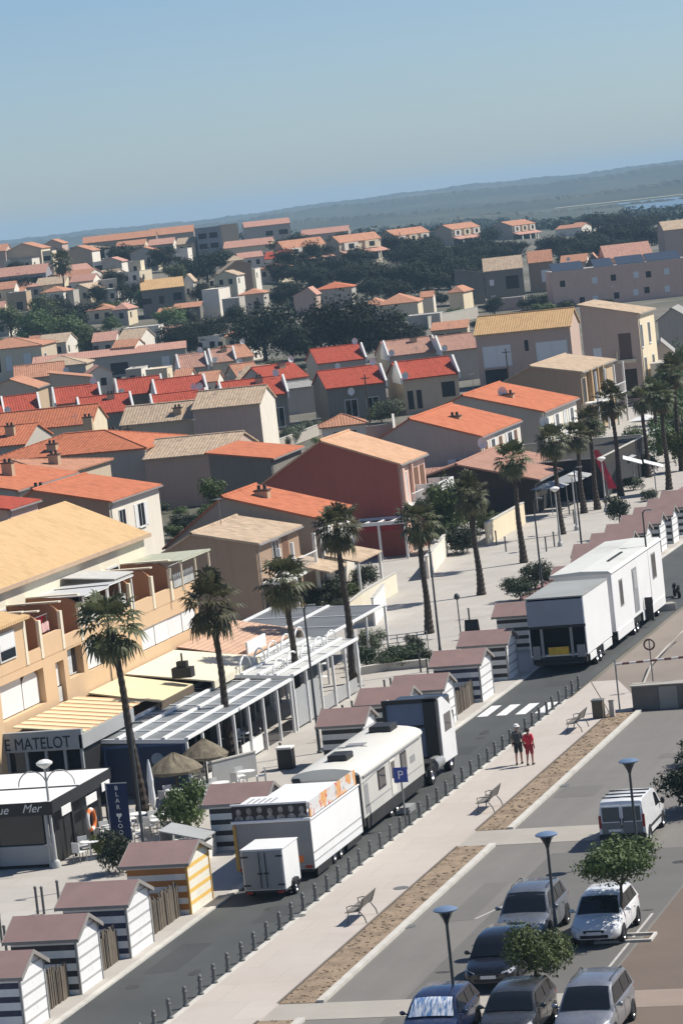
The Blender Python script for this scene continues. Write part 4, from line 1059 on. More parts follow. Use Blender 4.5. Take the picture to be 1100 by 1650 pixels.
for i,(bp,tp,R,l) in enumerate((((940,828),(928,705),1.4,'palm in front of the brown house with the timber balcony, behind the tall lamp post'),((962,822),(952,680),1.4,'palm just left of the red flag banner'),((1000,800),(985,645),1.55,'big dull palm at the foot of the tall pinkish tower'),((1045,770),(1040,645),1.3,'blurred palm on the far part of the seafront, right of the tower'),((1078,790),(1070,640),1.5,'tall dark palm at the right edge, nearest of the far group'),((1062,735),(1058,625),1.3,'far dark palm at the right edge behind the tall one'),((1098,760),(1092,600),1.6,'highest dark palm at the right edge before the pale villas'))):
    p=at(*bp); 
    H=min([z*.1 for z in range(20,200)],key=lambda z:abs((825-FPX*((Vector((p.x,p.y,z))-CAM).dot(_U))/((Vector((p.x,p.y,z))-CAM).dot(_F)))-tp[1]))
    palm(p.x,p.y,H,R,l,20+i)
p=ats(960,470); palm(p.x,p.y,5.0,2.3,'lone palm in front of the long pink building',31,(0,0),'palms among the houses')
p=ats(108,498); palm(p.x,p.y,10.5,3.0,'dark palm standing among the houses of the rise on the left',32,(0,0),'palms among the houses')

def leaf_cloud(seed, blobs, n, size, m, name='crown', flat=.0):
    """many small leaf faces spread through several lobes, with gaps between"""
    r=random.Random(seed); b=MB(); tot=sum(bb[3]*bb[4]*bb[5] for bb in blobs)**1.0
    for (cx,cy,cz,rx,ry,rz) in blobs:
        k=int(n*(rx*ry*rz)/tot)
        for _ in range(k):
            while True:
                u=Vector((r.gauss(0,1),r.gauss(0,1),r.gauss(0,1)))
                if u.length>.01: break
            u.normalize(); rr=(.62+.42*r.random()) if r.random()<.82 else r.random()**.5*.7
            if u.z<-.35 and r.random()<.5: continue
            wob=1+.16*sin(u.x*5+seed+cx)+.14*sin(u.y*6+cy*2)+.12*sin(u.z*7+cz)
            p=Vector((cx+u.x*rx*rr*wob,cy+u.y*ry*rr*wob,cz+u.z*rz*rr*wob))
            d=(u+Vector((r.uniform(-.9,.9),r.uniform(-.9,.9),r.uniform(-.5,.9)))).normalized()
            a=d.cross(Vector((r.random()-.5,r.random()-.5,r.random()-.5)+Vector((.01,0,0))) if False else Vector((r.uniform(-1,1),r.uniform(-1,1),r.uniform(-1,1)+.01))).normalized(); c=d.cross(a)
            s=size*r.uniform(.55,1.35)
            b.add([p-a*s,p+c*s*.5,p+a*s,p-c*s*.5],[(0,1,2,3)])
    return b.mesh(name,m)
def blobs(seed,n,R,H,z0):
    r=random.Random(seed); out=[(0,0,z0+H*.5,R*.62,R*.62,H*.46)]
    for k in range(n):
        a=k*2.4+r.uniform(-.4,.4); q=R*r.uniform(.35,.72); zz=z0+H*r.uniform(.22,.82); s=R*r.uniform(.28,.46)
        out.append((q*cos(a),q*sin(a),zz,s*1.15,s*1.15,s*r.uniform(.65,.95)))
    return out
def trunk_mesh(seed,H,r0,spread,m=M_BARK):
    r=random.Random(seed); b=MB(); b.path([(0,0,0),(r.uniform(-.03,.03)*H,r.uniform(-.03,.03)*H,H*.5),(0,0,H)],[r0,r0*.75,r0*.55],8)
    for k in range(5):
        a=k*1.3+r.random(); z=H*r.uniform(.62,.95); e=(spread*cos(a)*.7,spread*sin(a)*.7,z+spread*.75)
        b.path([(0,0,z),(e[0]*.5,e[1]*.5,z+spread*.45),e],[r0*.45,r0*.32,r0*.12],6)
    return b.mesh('trunk',m)
# unit kinds: crown radius about 1, standing on z=0
KIND={}
def kind(name,seed,nb,H,z0,n,size,m,trH,r0,variants=3):
    KIND[name]=[(leaf_cloud(seed+i*7,blobs(seed+i*7,nb,1.0,H,z0),n,size,m),trunk_mesh(seed+i,trH,r0,.7)) for i in range(variants)]
kind('pine',101,13,1.55,.08,6500,.052,F_PINE,.6,.07,4)
kind('wide',151,13,1.15,.08,6000,.055,F_PINE,.5,.06,3)
kind('broad',201,10,1.6,.25,5200,.06,F_GREEN,.8,.07,3)
kind('olive',231,9,1.4,.3,4400,.06,F_OLIVE,.6,.07,3)
kind('darkbush',261,9,1.25,.05,4400,.06,F_DARK,.3,.05,3)
kind('greenbush',291,8,1.2,.05,4200,.062,F_GREEN,.3,.05,3)
kind('small',321,8,.95,.0,7000,.046,F_GREEN,.2,.05,2)
kind('yel',351,7,1.1,.1,1500,.1,F_YEL,.3,.05,1)
_tc=[0]
def tree(kd,x,y,R,hs,label,group=None,name='tree',cat='tree',z=None,trunk=None,crown_z=0,seed=None):
    _tc[0]+=1; i=_tc[0] if seed is None else seed
    t=thing(name,label,cat,(x,y,(ground_z(x,y) if z is None else z)-.02),0,group)
    cm,tm=KIND[kd][i%len(KIND[kd])]
    o=bpy.data.objects.new('crown',cm); COL.objects.link(o); o.parent=t; o.scale=(R,R*(1+.12*sin(i*3.1)),R*hs); o.rotation_euler=(0,0,i*2.1); o.location=(0,0,crown_z)
    o=bpy.data.objects.new('trunk',trunk or tm); COL.objects.link(o); o.parent=t
    if not trunk: o.scale=(R,R,R*hs)
    return t
# car park trees: slim trunk, domed crown
def park_tree(x,y,H,R,hs,label,seed):
    b=MB(); b.path([(0,0,0),(-.05,.02,H*.5),(.03,0,H)],[.075,.06,.05],8)
    for a in (0,1.3,2.6,3.9,5.2): b.path([(.02,0,H-.1),(R*.3*cos(a),R*.3*sin(a),H+R*.3),(R*.6*cos(a),R*.6*sin(a),H+R*.55)],[.04,.03,.012],6)
    tree('small',x,y,R,hs,label,'young trees of the car park',trunk=b.mesh('trunk',M_BARK),crown_z=H-.1,seed=seed,z=.03)
park_tree(-24.67,112.4,1.95,1.6,.95,'young round tree over the white car',1)
park_tree(-25.5,102.5,1.5,1.15,1.25,'young tree in front of the black car',2)
# ------------------------------------------------------------------ writing
def text(s, size, m, parent, loc, rot, name='lettering', shear=0, align='LEFT', ext=.008, sx=1.0, bold=0):
    cu=bpy.data.curves.new(name,'FONT'); cu.body=s; cu.size=size; cu.extrude=ext; cu.shear=shear; cu.align_x=align; cu.resolution_u=3
    cu.materials.append(m); cu.offset=bold; tmp=bpy.data.objects.new(name,cu); COL.objects.link(tmp)
    me=bpy.data.meshes.new_from_object(tmp.evaluated_get(bpy.context.evaluated_depsgraph_get())); bpy.data.objects.remove(tmp); bpy.data.curves.remove(cu)
    o=bpy.data.objects.new(name,me); COL.objects.link(o); o.parent=parent; o.location=loc; o.rotation_euler=rot; o.scale=(sx,1,1); return o
# ------------------------------------------------------------------ orange apartment block
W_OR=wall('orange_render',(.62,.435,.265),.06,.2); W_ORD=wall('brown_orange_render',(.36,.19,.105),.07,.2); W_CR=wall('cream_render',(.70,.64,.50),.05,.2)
W_WH=wall('white_render',(.72,.71,.67),.05,.25); T_OCH=tiles('ochre_tiles',(.53,.355,.185),'x',.28,.10,.15,(.30,.2,.12))
M_SHUT=mat('white_shutter',(.72,.72,.70),.55,.04,2,.1,(.5,.5,.48)); M_FRAME=mat('window_frame',(.60,.60,.58),.5,.05,4)
M_CURT=mat('curtain',(.50,.52,.52),.9,.2,4); M_ALU=mat('aluminium_grey',(.33,.34,.34),.45,.08,3)
t=thing('apartment_block','long orange apartment block with terraces under a big ochre tiled roof','building',(-58.6,141.0,0))
LY=29.4; D=15.0
def face_r(b,y0,y1,z0,z1,x=0,mi=0): b.poly([(x,y0,z0),(x,y1,z0),(x,y1,z1),(x,y0,z1)],mi)
b=MB()
# lower block with deep openings on the street front: wall strips round the holes
holes=[(.9,6.4,4.35,6.0),(8.0,9.1,3.95,5.95),(9.7,11.7,4.9,6.3),(12.3,14.6,4.85,6.35),(20.2,29.0,4.55,5.65)]
ys=sorted({0,LY}|{h[0] for h in holes}|{h[1] for h in holes})
for ya,yb in zip(ys,ys[1:]):
    hs=[h for h in holes if h[0]<=ya and h[1]>=yb]
    if hs:
        h=hs[0]; face_r(b,ya,yb,0,h[2]); face_r(b,ya,yb,h[3],7.0)
        b.poly([(0,ya,h[2]),(-.5,ya,h[2]),(-.5,yb,h[2]),(0,yb,h[2])][::-1]); b.poly([(0,ya,h[3]),(0,yb,h[3]),(-.5,yb,h[3]),(-.5,ya,h[3])][::-1])
        if abs(ya-h[0])<1e-6: b.poly([(0,ya,h[2]),(0,ya,h[3]),(-.5,ya,h[3]),(-.5,ya,h[2])])
        if abs(yb-h[1])<1e-6: b.poly([(0,yb,h[2]),(-.5,yb,h[2]),(-.5,yb,h[3]),(0,yb,h[3])])
    else: face_r(b,ya,yb,0,7.0)
b.poly([(0,0,0),(0,0,7),(-D,0,7),(-D,0,0)]); b.poly([(0,LY,0),(-D,LY,0),(-D,LY,7),(0,LY,7)]); b.poly([(-D,0,0),(-D,0,7),(-D,LY,7),(-D,LY,0)])
b.build('wall',W_OR,t)
b=MB(); b.poly([(0,0,6.55),(0,LY,6.55),(-2.7,LY,6.55),(-2.7,0,6.55)]); b.build('terrace_floor',mat('terracotta_floor',(.36,.2,.13),.8),t)
b=MB(); b.box(-D,-2.6,0,LY,6.5,9.75); b.build('upper_wall',W_CR,t)
# parapet in stretches of differing height
b=MB()
for y0,y1,z in ((0,4.6,8.7),(4.6,6.6,6.9),(6.6,9.4,7.4),(9.4,11.9,7.0),(11.9,19,7.05),(19,25.6,7.1),(25.6,LY,6.95)):
    b.box(-.22,0.02,y0+.003,y1-.003,6.4,z)
b.build('parapet',W_OR,t)
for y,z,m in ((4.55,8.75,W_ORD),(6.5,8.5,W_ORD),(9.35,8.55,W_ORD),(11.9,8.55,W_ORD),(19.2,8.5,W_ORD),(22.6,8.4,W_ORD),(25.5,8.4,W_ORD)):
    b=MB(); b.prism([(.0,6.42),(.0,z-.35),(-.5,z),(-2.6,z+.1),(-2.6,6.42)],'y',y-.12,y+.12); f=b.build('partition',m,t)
    b=MB(); b.box(-.1,.05,y-.15,y+.15,6.42,z-.3); b.box(-2.6,.06,y-.15,y+.15,z-.02 if False else z+.1,z+.17); b.build('partition_edge',W_CR,f)
# roof
rt=.16
b=MB(); b.prism([(-2.3,9.62),(-6.9,11.72),(-D+1.0,9.5),(-D-.4,9.2),(-D-.4,9.02),(-6.9,11.54),(-2.3,9.46)],'y',-6,LY+.35); b.build('roof',T_OCH,t)
b=MB(); b.box(-2.36,-2.26,-6,LY+.35,9.44,9.64); b.build('gutter',mat('gutter_clay',(.46,.33,.22),.6),t)
b=MB()
b.prism([(.35,8.72),(-2.55,9.3),(-2.55,9.15),(.35,8.57)],'y',-2,4.65); b.build('bay_roof',T_OCH,t)
# windows in the openings
def pane_r(y0,y1,z0,z1,x,m,nm='window',arch=False,rolled=0):
    b=MB()
    if arch:
        pts=[(y0,z0),(y1,z0)]+[((y0+y1)/2+(y1-y0)/2*cos(a*pi/10),z1-(y1-y0)*.28+(y1-y0)*.28*sin(a*pi/10)) for a in range(11)]
        b.prism(pts,'x',x-.05,x)
    else: b.box(x-.06,x,y0,y1,z0,z1)
    o=b.build(nm,m,t); return o
pane_r(.95,4.2,4.4,5.95,-.30,M_SHUT); pane_r(4.3,6.35,4.4,6.0,-.30,M_SHUT,arch=True); 
pane_r(8.05,9.05,4.75,5.92,-.28,M_SHUT,arch=True); pane_r(8.05,9.05,4.0,4.7,-.2,mat('grille_pale',(.55,.54,.50),.6),nm='balustrade')
w=pane_r(9.75,11.65,4.95,6.25,-.34,M_FRAME); b=MB(); b.box(-.34,-.325,9.85,11.0,5.02,6.2); b.build('curtain',M_CURT,w); b=MB(); b.box(-.34,-.325,11.05,11.58,5.02,6.2); b.build('pane',M_GL,w)
pane_r(12.3,14.6,4.9,6.3,-.12,M_SHUT)
for k in range(4): pane_r(20.25+k*2.2,20.25+k*2.2+2.12,4.6,5.62,-.10+.02*(k%2),M_SHUT)
b=MB(); b.box(.03,.08,1.2,3.2,7.0,8.3); w=b.build('window',M_FRAME,t); b=MB(); b.box(.08,.09,1.3,3.1,7.55,8.2); b.build('shutter',M_SHUT,w); b=MB(); b.box(.08,.09,1.3,3.1,7.08,7.5); b.build('pane',M_GL,w)
for y0,y1 in ((7.2,9.0),(13,16),(16.6,18.8),(23.2,25)):
    b=MB(); b.box(-2.6,-2.55,y0,y1,6.56,8.6); w=b.build('window',M_FRAME,t); b=MB(); b.box(-2.55,-2.54,y0+.08,y1-.08,6.6,8.5); b.build('pane',M_GL,w)
# louvred sun roofs over the terraces
for i,(y0,y1,x0,z) in enumerate(((11.9,15.4,.35,8.6),(15.5,19.2,.3,8.65),(25.5,30.3,.75,8.5))):
    b=MB(); n=int((y1-y0)/.34)
    for k in range(n):
        y=y0+k*(y1-y0)/n; b.prism([(x0,z-.04),(x0,z),(-2.55,z-.05),(-2.55,z-.09)],'y',y,y+.24)
    b.box(x0-.06,x0,y0,y1,z-.1,z-.02); b.build('louvre_roof',[M_SHUT,M_SHUT,mat('louvre_green',(.55,.56,.42),.6)][i],t)
    for y in (y0+.1,(y0+y1)/2,y1-.1): b=MB(); b.box(x0-.16,x0-.08,y-.04,y+.04,6.9,z-.08); b.build('post',W_CR if i==2 else M_SHUT,t)
b=MB(); b.prism([(.25,8.72),(.25,8.77),(-2.55,9.0),(-2.55,8.95)],'y',16.6,19.4); b.build('awning',mat('awning_grey',(.50,.49,.45),.8),t)
for q in ((-.14,-.08,12.2,18.8,7.05,7.75),(-.05,.0,26,LY-.1,6.95,7.7)): b=MB(); b.box(*q); b.build('terrace_glass',mat('milky_glass',(.42,.43,.41),.2),t)
b=MB(); b.path([(-.1,25.7,8.2),(-.1,LY,8.2)],.03,6)
for k in range(5): b.path([(-.05,25.7+k*.9,6.95),(-.05,25.7+k*.9,7.75)],.025,5)
b.build('railing',M_SHUT,t)
for y in (9.5,-1): 
    b=MB(); b.box(-6.2,-5.4,y,y+.9,11,12.3); ch=b.build('chimney',W_CR,t); b=MB(); b.box(-6.3,-5.3,y-.1,y+1.0,12.3,12.42); b.build('chimney_cap',mat('chimney_dark',(.08,.06,.05),.9),ch)
b=MB(); b.path([(.05,15.2,3.6),(.05,15.2,5.2),(.4,14.8,5.5)],.03,6); b.build('wall_lamp',M_POLE,t)
for y0,y1,z0,m,nm in ((6.9,8.7,7.45,(.6,.04,.05),'red and white cloths hung over the left terrace of the orange block'),(12.3,14.3,7.3,(.55,.05,.08),'pink and red parasol cloth on the middle terrace of the orange block')):
    q=thing('hanging_cloth',nm,'cloth',(-58.6,141+y0,z0),0,'red cloths on the terraces')
    b=MB(); rows=[[( -.5-.05*sin(k*2.1)-.1*j,(y1-y0)*k/10,.12+.62*(1-j/3)+.05*sin(k*1.7)) for k in range(11)] for j in range(4)]
    b.grid(rows); b.build('cloth',mat('cloth_red_bright',(.60,.035,.06),.8,.2,3),q)
    b=MB(); rows=[[(-.35-.05*sin(k*2.3),(y1-y0)*(.3+.65*k/8),.02+.42*(1-j/2)+.04*sin(k*2.9)) for k in range(9)] for j in range(3)]
    b.grid(rows); b.build('pale_cloth',mat('cloth_pink',(.70,.45,.42),.8,.25,3),q)
    b=MB(); b.tube((-.45,-.1,.78),(-.45,y1-y0+.1,.78),.02); b.tube((-.45,0,-.4),(-.45,0,.8),.02); b.tube((-.45,y1-y0,-.4),(-.45,y1-y0,.8),.02); b.build('rail',M_GALV,q)

# ------------------------------------------------------------------ restaurants in front of it
M_AWW=mat('awning_white',(.72,.71,.68),.8,.04,.6,.2,(.52,.5,.46)); M_AWC=mat('awning_cream',(.66,.61,.47),.85,.06,.6,.25,(.45,.4,.3)); M_AWY=mat('awning_yellow',(.64,.56,.35),.85,.08,.6,.25,(.4,.34,.2))
M_AWT=tiles('terracotta_awning',(.50,.33,.235),'y',.32,.10,.3,(.25,.15,.1)); M_WFR=mat('white_frame',(.74,.74,.72),.5,.05,1.5,.2,(.5,.48,.45)); M_BLKP=mat('black_panel',(.018,.018,.018),.55,.2,3)
M_PVC=mat('grey_blue_sheet',(.19,.205,.21),.5,.3,.8,.6,(.12,.12,.12)); M_NAVY=mat('navy_panel',(.018,.032,.075),.35,.25,.8,.2,(.05,.06,.07)); M_GREYP=mat('counter_grey',(.33,.335,.33),.6,.08,.8,.3,(.2,.2,.19))
t=thing('beach_kiosk','black fronted restaurant kiosk with a flat white awning roof and grey counter','kiosk',(-52.0,129.7,.05))
b=MB(); b.box(-8,-.25,.25,6.6,0,2.45); b.build('wall',M_BLKP,t)
b=MB(); b.box(-8,-.12,.10,.25,.14,.95); b.build('counter',M_GREYP,t,bevel=.02)
b=MB(); b.box(-8,-.45,.19,.24,1.0,2.3); b.build('window',M_GL,t)
b=MB(); b.box(-8,.15,-.12,3.1,2.74,2.80); b.box(-8,.15,3.2,6.9,2.79,2.85); b.build('awning_roof',M_AWW,t)
b=MB(); b.box(-8,.2,-.18,-.12,2.25,2.80); b.box(.15,.2,-.12,6.9,2.30,2.82); b.box(-8,.2,6.9,6.98,2.4,2.88); b.box(-8,.15,3.1,3.2,2.70,2.83); b.build('valance',M_BLKP,t)
text('Effjue',.52,mat('sign_pale',(.62,.62,.60),.6),t,(-2.9,-.2,2.38),(pi/2,0,0),shear=.35); text('Mer',.50,mat('sign_pale',(.62,.62,.60),.6),t,(-1.15,-.2,2.4),(pi/2,0,0),shear=.4)
for x in (-.2,-2.6,-5): 
    b=MB(); b.box(x-.06,x+.06,-.08,.04,0,2.3); b.build('post',M_GREYP,t)
for y in (2.2,4.4,6.4):
    b=MB(); b.box(.02,.12,y-.05,y+.05,0,2.3); b.build('side_post',M_BLKP,t)
for (y,z,l) in ((.7,2.0,1.1),(3.6,1.85,1.3),(5.6,2.05,1.0)):
    b=MB(); b.box(.22,.25,y,y+l,z,z+.38); b.build('menu_board',M_AWW,t,bevel=.01)
t=thing('restaurant_veranda','grey restaurant veranda with its name in tall black letters over the windows','restaurant',(-58.6,141.6,.05))
b=MB(); b.box(.02,3.6,.3,7,0,2.9); b.build('wall',M_BLKP,t)
b=MB(); b.box(-.05,3.75,.0,.28,2.95,3.85); b.box(3.6,3.78,.0,7,2.95,3.6); b.build('sign_board',M_GREYP,t,bevel=.015)
text('E MATELOT',.76,M_BLKP,t,(.02,-.015,3.06),(pi/2,0,0),sx=.80)
b=MB()
for x in (.05,.95,1.9,2.8,3.6): b.box(x-.06,x+.06,.16,.29,0,2.95)
b.box(0,3.65,.14,.27,.0,.75); b.box(0,3.65,.14,.27,1.9,2.0); b.build('window_frame',M_GREYP,t)
b=MB(); b.box(.06,3.6,.28,.295,.8,2.9); b.build('window',M_GL,t)
b=MB()
for k in range(9): b.prism([(.3+.75*k*.0,4.0),(3.7,3.62),(3.7,3.66),(.3,4.05)],'y',.5+k*.95,.5+k*.95+(.55 if k%2 else .5))
b.build('striped_awning',M_AWY,t)
b=MB()
for k in range(9): b.prism([(.3,3.98),(3.7,3.60),(3.7,3.63),(.3,4.02)],'y',1.02+k*.95,1.02+k*.95+.42)
b.build('awning_stripe',mat('awning_orange',(.62,.36,.2),.85,.08),t)
for nm,(x0,x1,y0,y1,z0,z1),m,lab in (('awning',(-58.5,-54.9,152.6,157.6,3.85,3.2),M_AWY,'pale yellow awning along the foot of the orange block'),
    ('awning',(-58.5,-53.9,157.9,165.6,3.9,3.25),M_AWC,'cream awning between the yellow one and the terracotta one'),
    ('awning',(-58.5,-54.6,166.0,175.6,4.0,3.2),M_AWT,'terracotta awning roof at the far end of the orange block')):
    t=thing(nm,lab,'awning',(x0,y0,0),0,'awnings of the orange block')
    b=MB(); b.prism([(0,z0),(0,z0+.07),(x1-x0,z1+.07),(x1-x0,z1)],'y',0,y1-y0); b.build('awning_cloth',m,t)
    b=MB(); b.box(x1-x0-.05,x1-x0+.02,0,y1-y0,z1-.32,z1+.04); b.build('awning_valance',mat('valance_brown',(.12,.09,.06),.9) if m is not M_AWC else M_AWC,t)
    for y in (.2,(y1-y0)/2,y1-y0-.2): b=MB(); b.box(x1-x0-.18,x1-x0-.08,y-.05,y+.05,0,z1); b.build('post',M_ALU,t)
    b=MB(); b.box(.05,x1-x0-.6,.3,y1-y0-.2,0,z1-.35); b.build('shop_front',M_BLKP,t)
b=MB(); b.box(-.5,.5,-.3,.3,0,.5); b.box(-.25,.25,-.2,.2,.5,.8); b.tube((0,0,.8),(0,0,1.2),.05); o=b.build('roof_fan',M_BLKP,None,(-55.2,157.2,3.7)); tag(o,'black extractor fan on the cream awning beside the blue terrace','extractor fan')
def pergola(lab,x0,x1,y0,y1,z,nb,rm,cross,cat='pergola',fall=.25,arch=False):
    t=thing('pergola',lab,cat,(x0,y0,.05),0,'pergolas over the restaurant terraces'); W=x1-x0; L=y1-y0
    if rm:
        r=MB(); r.prism([(0,z+fall),(0,z+fall+.03),(W,z+.03),(W,z)],'y',.05,L-.05); r.build('roof_sheet',rm,t)
    b=MB()
    for k in range(nb):
        x=W*k/(nb-1); zz=z+fall*(1-x/W)+.05; b.box(x-.08,x+.08,-.03,L+.03,zz,zz+.12)
    for k in range(cross):
        y=L*k/(cross-1); b.prism([(0,z+fall-.1),(0,z+fall+.085),(W,z+.085),(W,z-.1)],'y',y-.045,y+.045)
    b.build('beam',M_WFR,t)
    for k in range(cross):
        y=L*k/(cross-1)
        for x in (.05,W-.05):
            p=MB(); p.box(x-.06,x+.06,y-.06+ (.06 if k==0 else -.06 if k==cross-1 else 0),y+.06+(.06 if k==0 else -.06 if k==cross-1 else 0),0,z+.02+(fall if x<W/2 else 0)); p.build('post',M_WFR,t)
    if arch:
        for k in range(cross-1):
            y=L*k/(cross-1); w=L/(cross-1); a=MB()
            a.path([(W*.2,y+w*.5-w*.4*cos(pi*j/10),z+fall*.8+.1+.75*sin(pi*j/10)) for j in range(11)],.05,6); a.build('arch',M_WFR,t); a=MB()
            a.path([(W*.7,y+w*.5-w*.4*cos(pi*j/10),z+.2+.6*sin(pi*j/10)) for j in range(11)],.05,6); a.build('arch',M_WFR,t)
    return t
t=pergola('blue fronted restaurant terrace under grey sheeting and white beams',-55.3,-50.9,144.4,160.8,2.55,5,M_PVC,8)
b=MB(); b.box(.15,4.3,.02,.08,.2,2.5); b.build('front_panel',M_NAVY,t)
b=MB()
for x in (.4,2.0,4.2): b.box(x-.04,x+.04,-.01,.01,.2,2.5)
b.box(.15,4.3,-.01,.015,2.4,2.55); b.build('panel_frame',mat('navy_light',(.06,.10,.20),.4),t)
b=MB(); b.lathe((0,0,0),[(.3,0),(.3,.02)],20); o=b.build('round_sign',mat('sign_pale_blue',(.22,.28,.34),.5),t,(2.9,.0,1.8)); o.rotation_euler=(pi/2,0,0)
b=MB(); b.box(.3,4.2,4,16.2,.02,.06); b.build('deck',mat('deck_dark',(.07,.065,.06),.8),t)
for q in ((8,11.3,.85),(.2,4.6,.5)): b=MB(); b.box(4.25,4.3,q[0],q[1],.1,q[2]); b.build('side_rail',M_WFR,t)
t=pergola('white steel pergola with arched hoops beside the palms',-54.4,-50.9,161.2,173.2,2.7,5,mat('pale_sheet',(.50,.50,.47),.5,.1,.7,.3,(.3,.3,.28)),6,fall=.3,arch=True)
b=MB(); b.box(3.38,3.42,.3,4.5,.1,2.0); b.build('side_screen',M_ALU,t); b=MB(); b.box(3.36,3.4,5,11.6,.1,.8); b.build('low_screen',M_GREYP,t)
pergola('low terrace under dark grey sheeting in front of the tiled house',-60.5,-53.6,176.4,189,2.5,3,mat('dark_sheet',(.13,.135,.135),.6,.25,.5,.4,(.05,.05,.05)),4)
t=thing('white_screen','white square screen standing at the end of the terracotta awning','screen',(-54.9,166.6,.05))
b=MB(); b.box(-.05,.05,0,3.2,2.4,3.9); b.build('screen_panel',M_WFR,t); b=MB(); b.box(-.06,.06,.1,.2,0,2.4); b.build('post',M_WFR,t); b=MB(); b.box(-.06,.06,3,3.1,0,2.4); b.build('post',M_WFR,t)
# banner flag
t=thing('banner_flag','tall navy banner with white vertical lettering in front of the kiosk terrace','banner',(-50.0,132.4,.05))
b=MB(); b.tube((-.48,0,0),(-.48,0,2.95),.03); b.tube((-.48,0,2.9),(.45,0,2.9),.02); b.lathe((-.48,0,0),[(.25,0),(.25,.06),(.05,.1)],10); b.build('pole',M_ALU,t)
b=MB(); b.grid([[(-.45+.9*k/6,.02*sin(k*1.1+j*.7),2.88-2.4*j/8) for k in range(7)] for j in range(9)]); b.build('banner_cloth',mat('banner_navy',(.012,.022,.075),.8,.15,2),t)
for k,ch in enumerate('BLAR\u2665LOO'):
    if ch=='\u2665':
        h=MB(); pts=[(.125*sin(a)**3,-.0,.0080*(13*cos(a)-5*cos(2*a)-2*cos(3*a)-cos(4*a))) for a in [2*pi*i/20 for i in range(20)]]
        h.poly([(-.0+x,-.045,2.72-.27*k+z-.1) for x,_,z in pts][::-1]); h.build('heart_mark',M_AWW,t)
    else: text(ch,.27,M_AWW,t,(-.0,-.045,2.62-.27*k),(pi/2,0,0),name='letter',align='CENTER')
# thatched parasols, tables, chairs
M_TH=mat('thatch',(.19,.16,.11),.95,.35,4,.5,(.12,.09,.06),bump=.05)
def thatch(x,y,r,lab):
    t=thing('thatched_parasol',lab,'parasol',(x,y,.05),0,'thatched parasols of the terrace')
    b=MB(); b.tube((0,0,0),(0,0,2.3),.05); b.build('pole',M_BARK,t)
    b=MB(); n=22
    rr=random.Random(int(x*7+y)); 
    ring=[]; 
    for q,(f,z) in enumerate(((.04,2.65),(.35,2.45),(.7,2.2),(1.0,1.92),(.97,1.78))):
        ring.append([(r*f*(1+.07*rr.random())*cos(2*pi*k/n),r*f*(1+.07*rr.random())*sin(2*pi*k/n),z+.05*rr.random()) for k in range(n)])
    for q in ring: q.append(q[0])
    b.grid(ring); b.build('thatch_cap',M_TH,t)
thatch(-50.3,140.7,1.2,'straw parasol in front of the navy panelled terrace'); thatch(-50.0,144.0,1.05,'straw parasol at the corner post of the grey sheeted pergola')
def closed_parasol(x,y,h,lab):
    t=thing('folded_parasol',lab,'parasol',(x,y,.05),0,'folded white parasols')
    b=MB(); b.lathe((0,0,0),[(.28,0),(.28,.08),(.03,.12),(.03,h)],10); b.build('pole',M_ALU,t)
    b=MB(); b.lathe((0,0,0),[(.09,.7),(.17,1.0),(.13,1.6),(.15,1.9),(.07,h-.1),(.02,h+.1)],9); b.build('folded_cloth',M_WFR,t)
for (x,y,h,l) in ((-50.7,138.5,2.7,'folded white parasol by the trunk of the first palm'),(-51.5,174.9,2.9,'folded white parasol at the foot of the palm before the red wall'),(-50.6,134.8,2.2,'short folded white parasol behind the navy banner')): closed_parasol(x,y,h,l)
def table_mesh():
    b=MB(); b.lathe((0,0,0),[(.28,0),(.26,.03),(.04,.05),(.04,.70),(.42,.72),(.42,.75)],14); return b.mesh('cafe_table',M_WFR)
def chair_root():
    t=thing('cafe_chair','white plastic chair on the restaurant terrace beside a small round table','chair',(0,0,0),0,'white terrace chairs')
    b=MB(); b.box(-.21,.21,-.21,.21,.42,.46); b.build('seat',M_WFR,t); b=MB(); b.box(-.21,.21,.18,.22,.46,.85); b.build('backrest',M_WFR,t)
    for x in (-.19,.19):
        for y in (-.19,.19): b=MB(); b.tube((x,y,0),(x,y,.42),.02,n=5); b.build('leg',M_ALU,t)
    return t
tm=table_mesh(); c0=chair_root(); first=True
for (x,y) in ((-51.0,131.2),(-50.4,133.6),(-51.2,134.4),(-49.6,136.2),(-50.9,136.9),(-49.3,138.2),(-48.9,141.6),(-49.2,143.4),(-51.0,142.3),(-48.8,146.0),(-52.2,146.8),(-52.6,150.4),(-52.4,157.0)):
    o=bpy.data.objects.new('cafe_table',tm); COL.objects.link(o); o.location=(x,y,.05); tag(o,'small round white table on the restaurant terrace among white chairs','table','white terrace tables')
    for a in (.4,2.3,4.3):
        c=c0 if first else copy_tree(c0); first=False
        c.location=(x+.66*cos(a),y+.66*sin(a),.05); c.rotation_euler=(0,0,a-pi/2)
tree('greenbush',-48.3,135.6,1.15,1.55,'leafy bush with a yellowish top in front of the terrace tables','terrace bushes',name='shrub',cat='shrub')
tree('darkbush',-48.6,128.0,.85,1.7,'dark bushy potted tree beside the navy banner','terrace bushes',name='shrub',cat='shrub')
tree('yel',-50.6,131.4,.5,1.6,'orange and yellow flowering plant by the kiosk side','terrace bushes',name='shrub',cat='shrub')
t=thing('lifebuoy','orange and white swim ring hanging at the kiosk side','swim ring',(-51.55,133.1,1.35))
b=MB(); n=24; rows=[]
for i in range(n+1):
    a=2*pi*i/n; rows.append([(.0+.09*sin(2*pi*j/8),(.42+.09*cos(2*pi*j/8))*cos(a),(.42+.09*cos(2*pi*j/8))*sin(a)) for j in range(9)])
b.grid(rows); b.build('ring',stripes('ring_stripes',(.7,.68,.64),(.72,.18,.03),.5,.5,.2,'Y'),t,smooth=True)
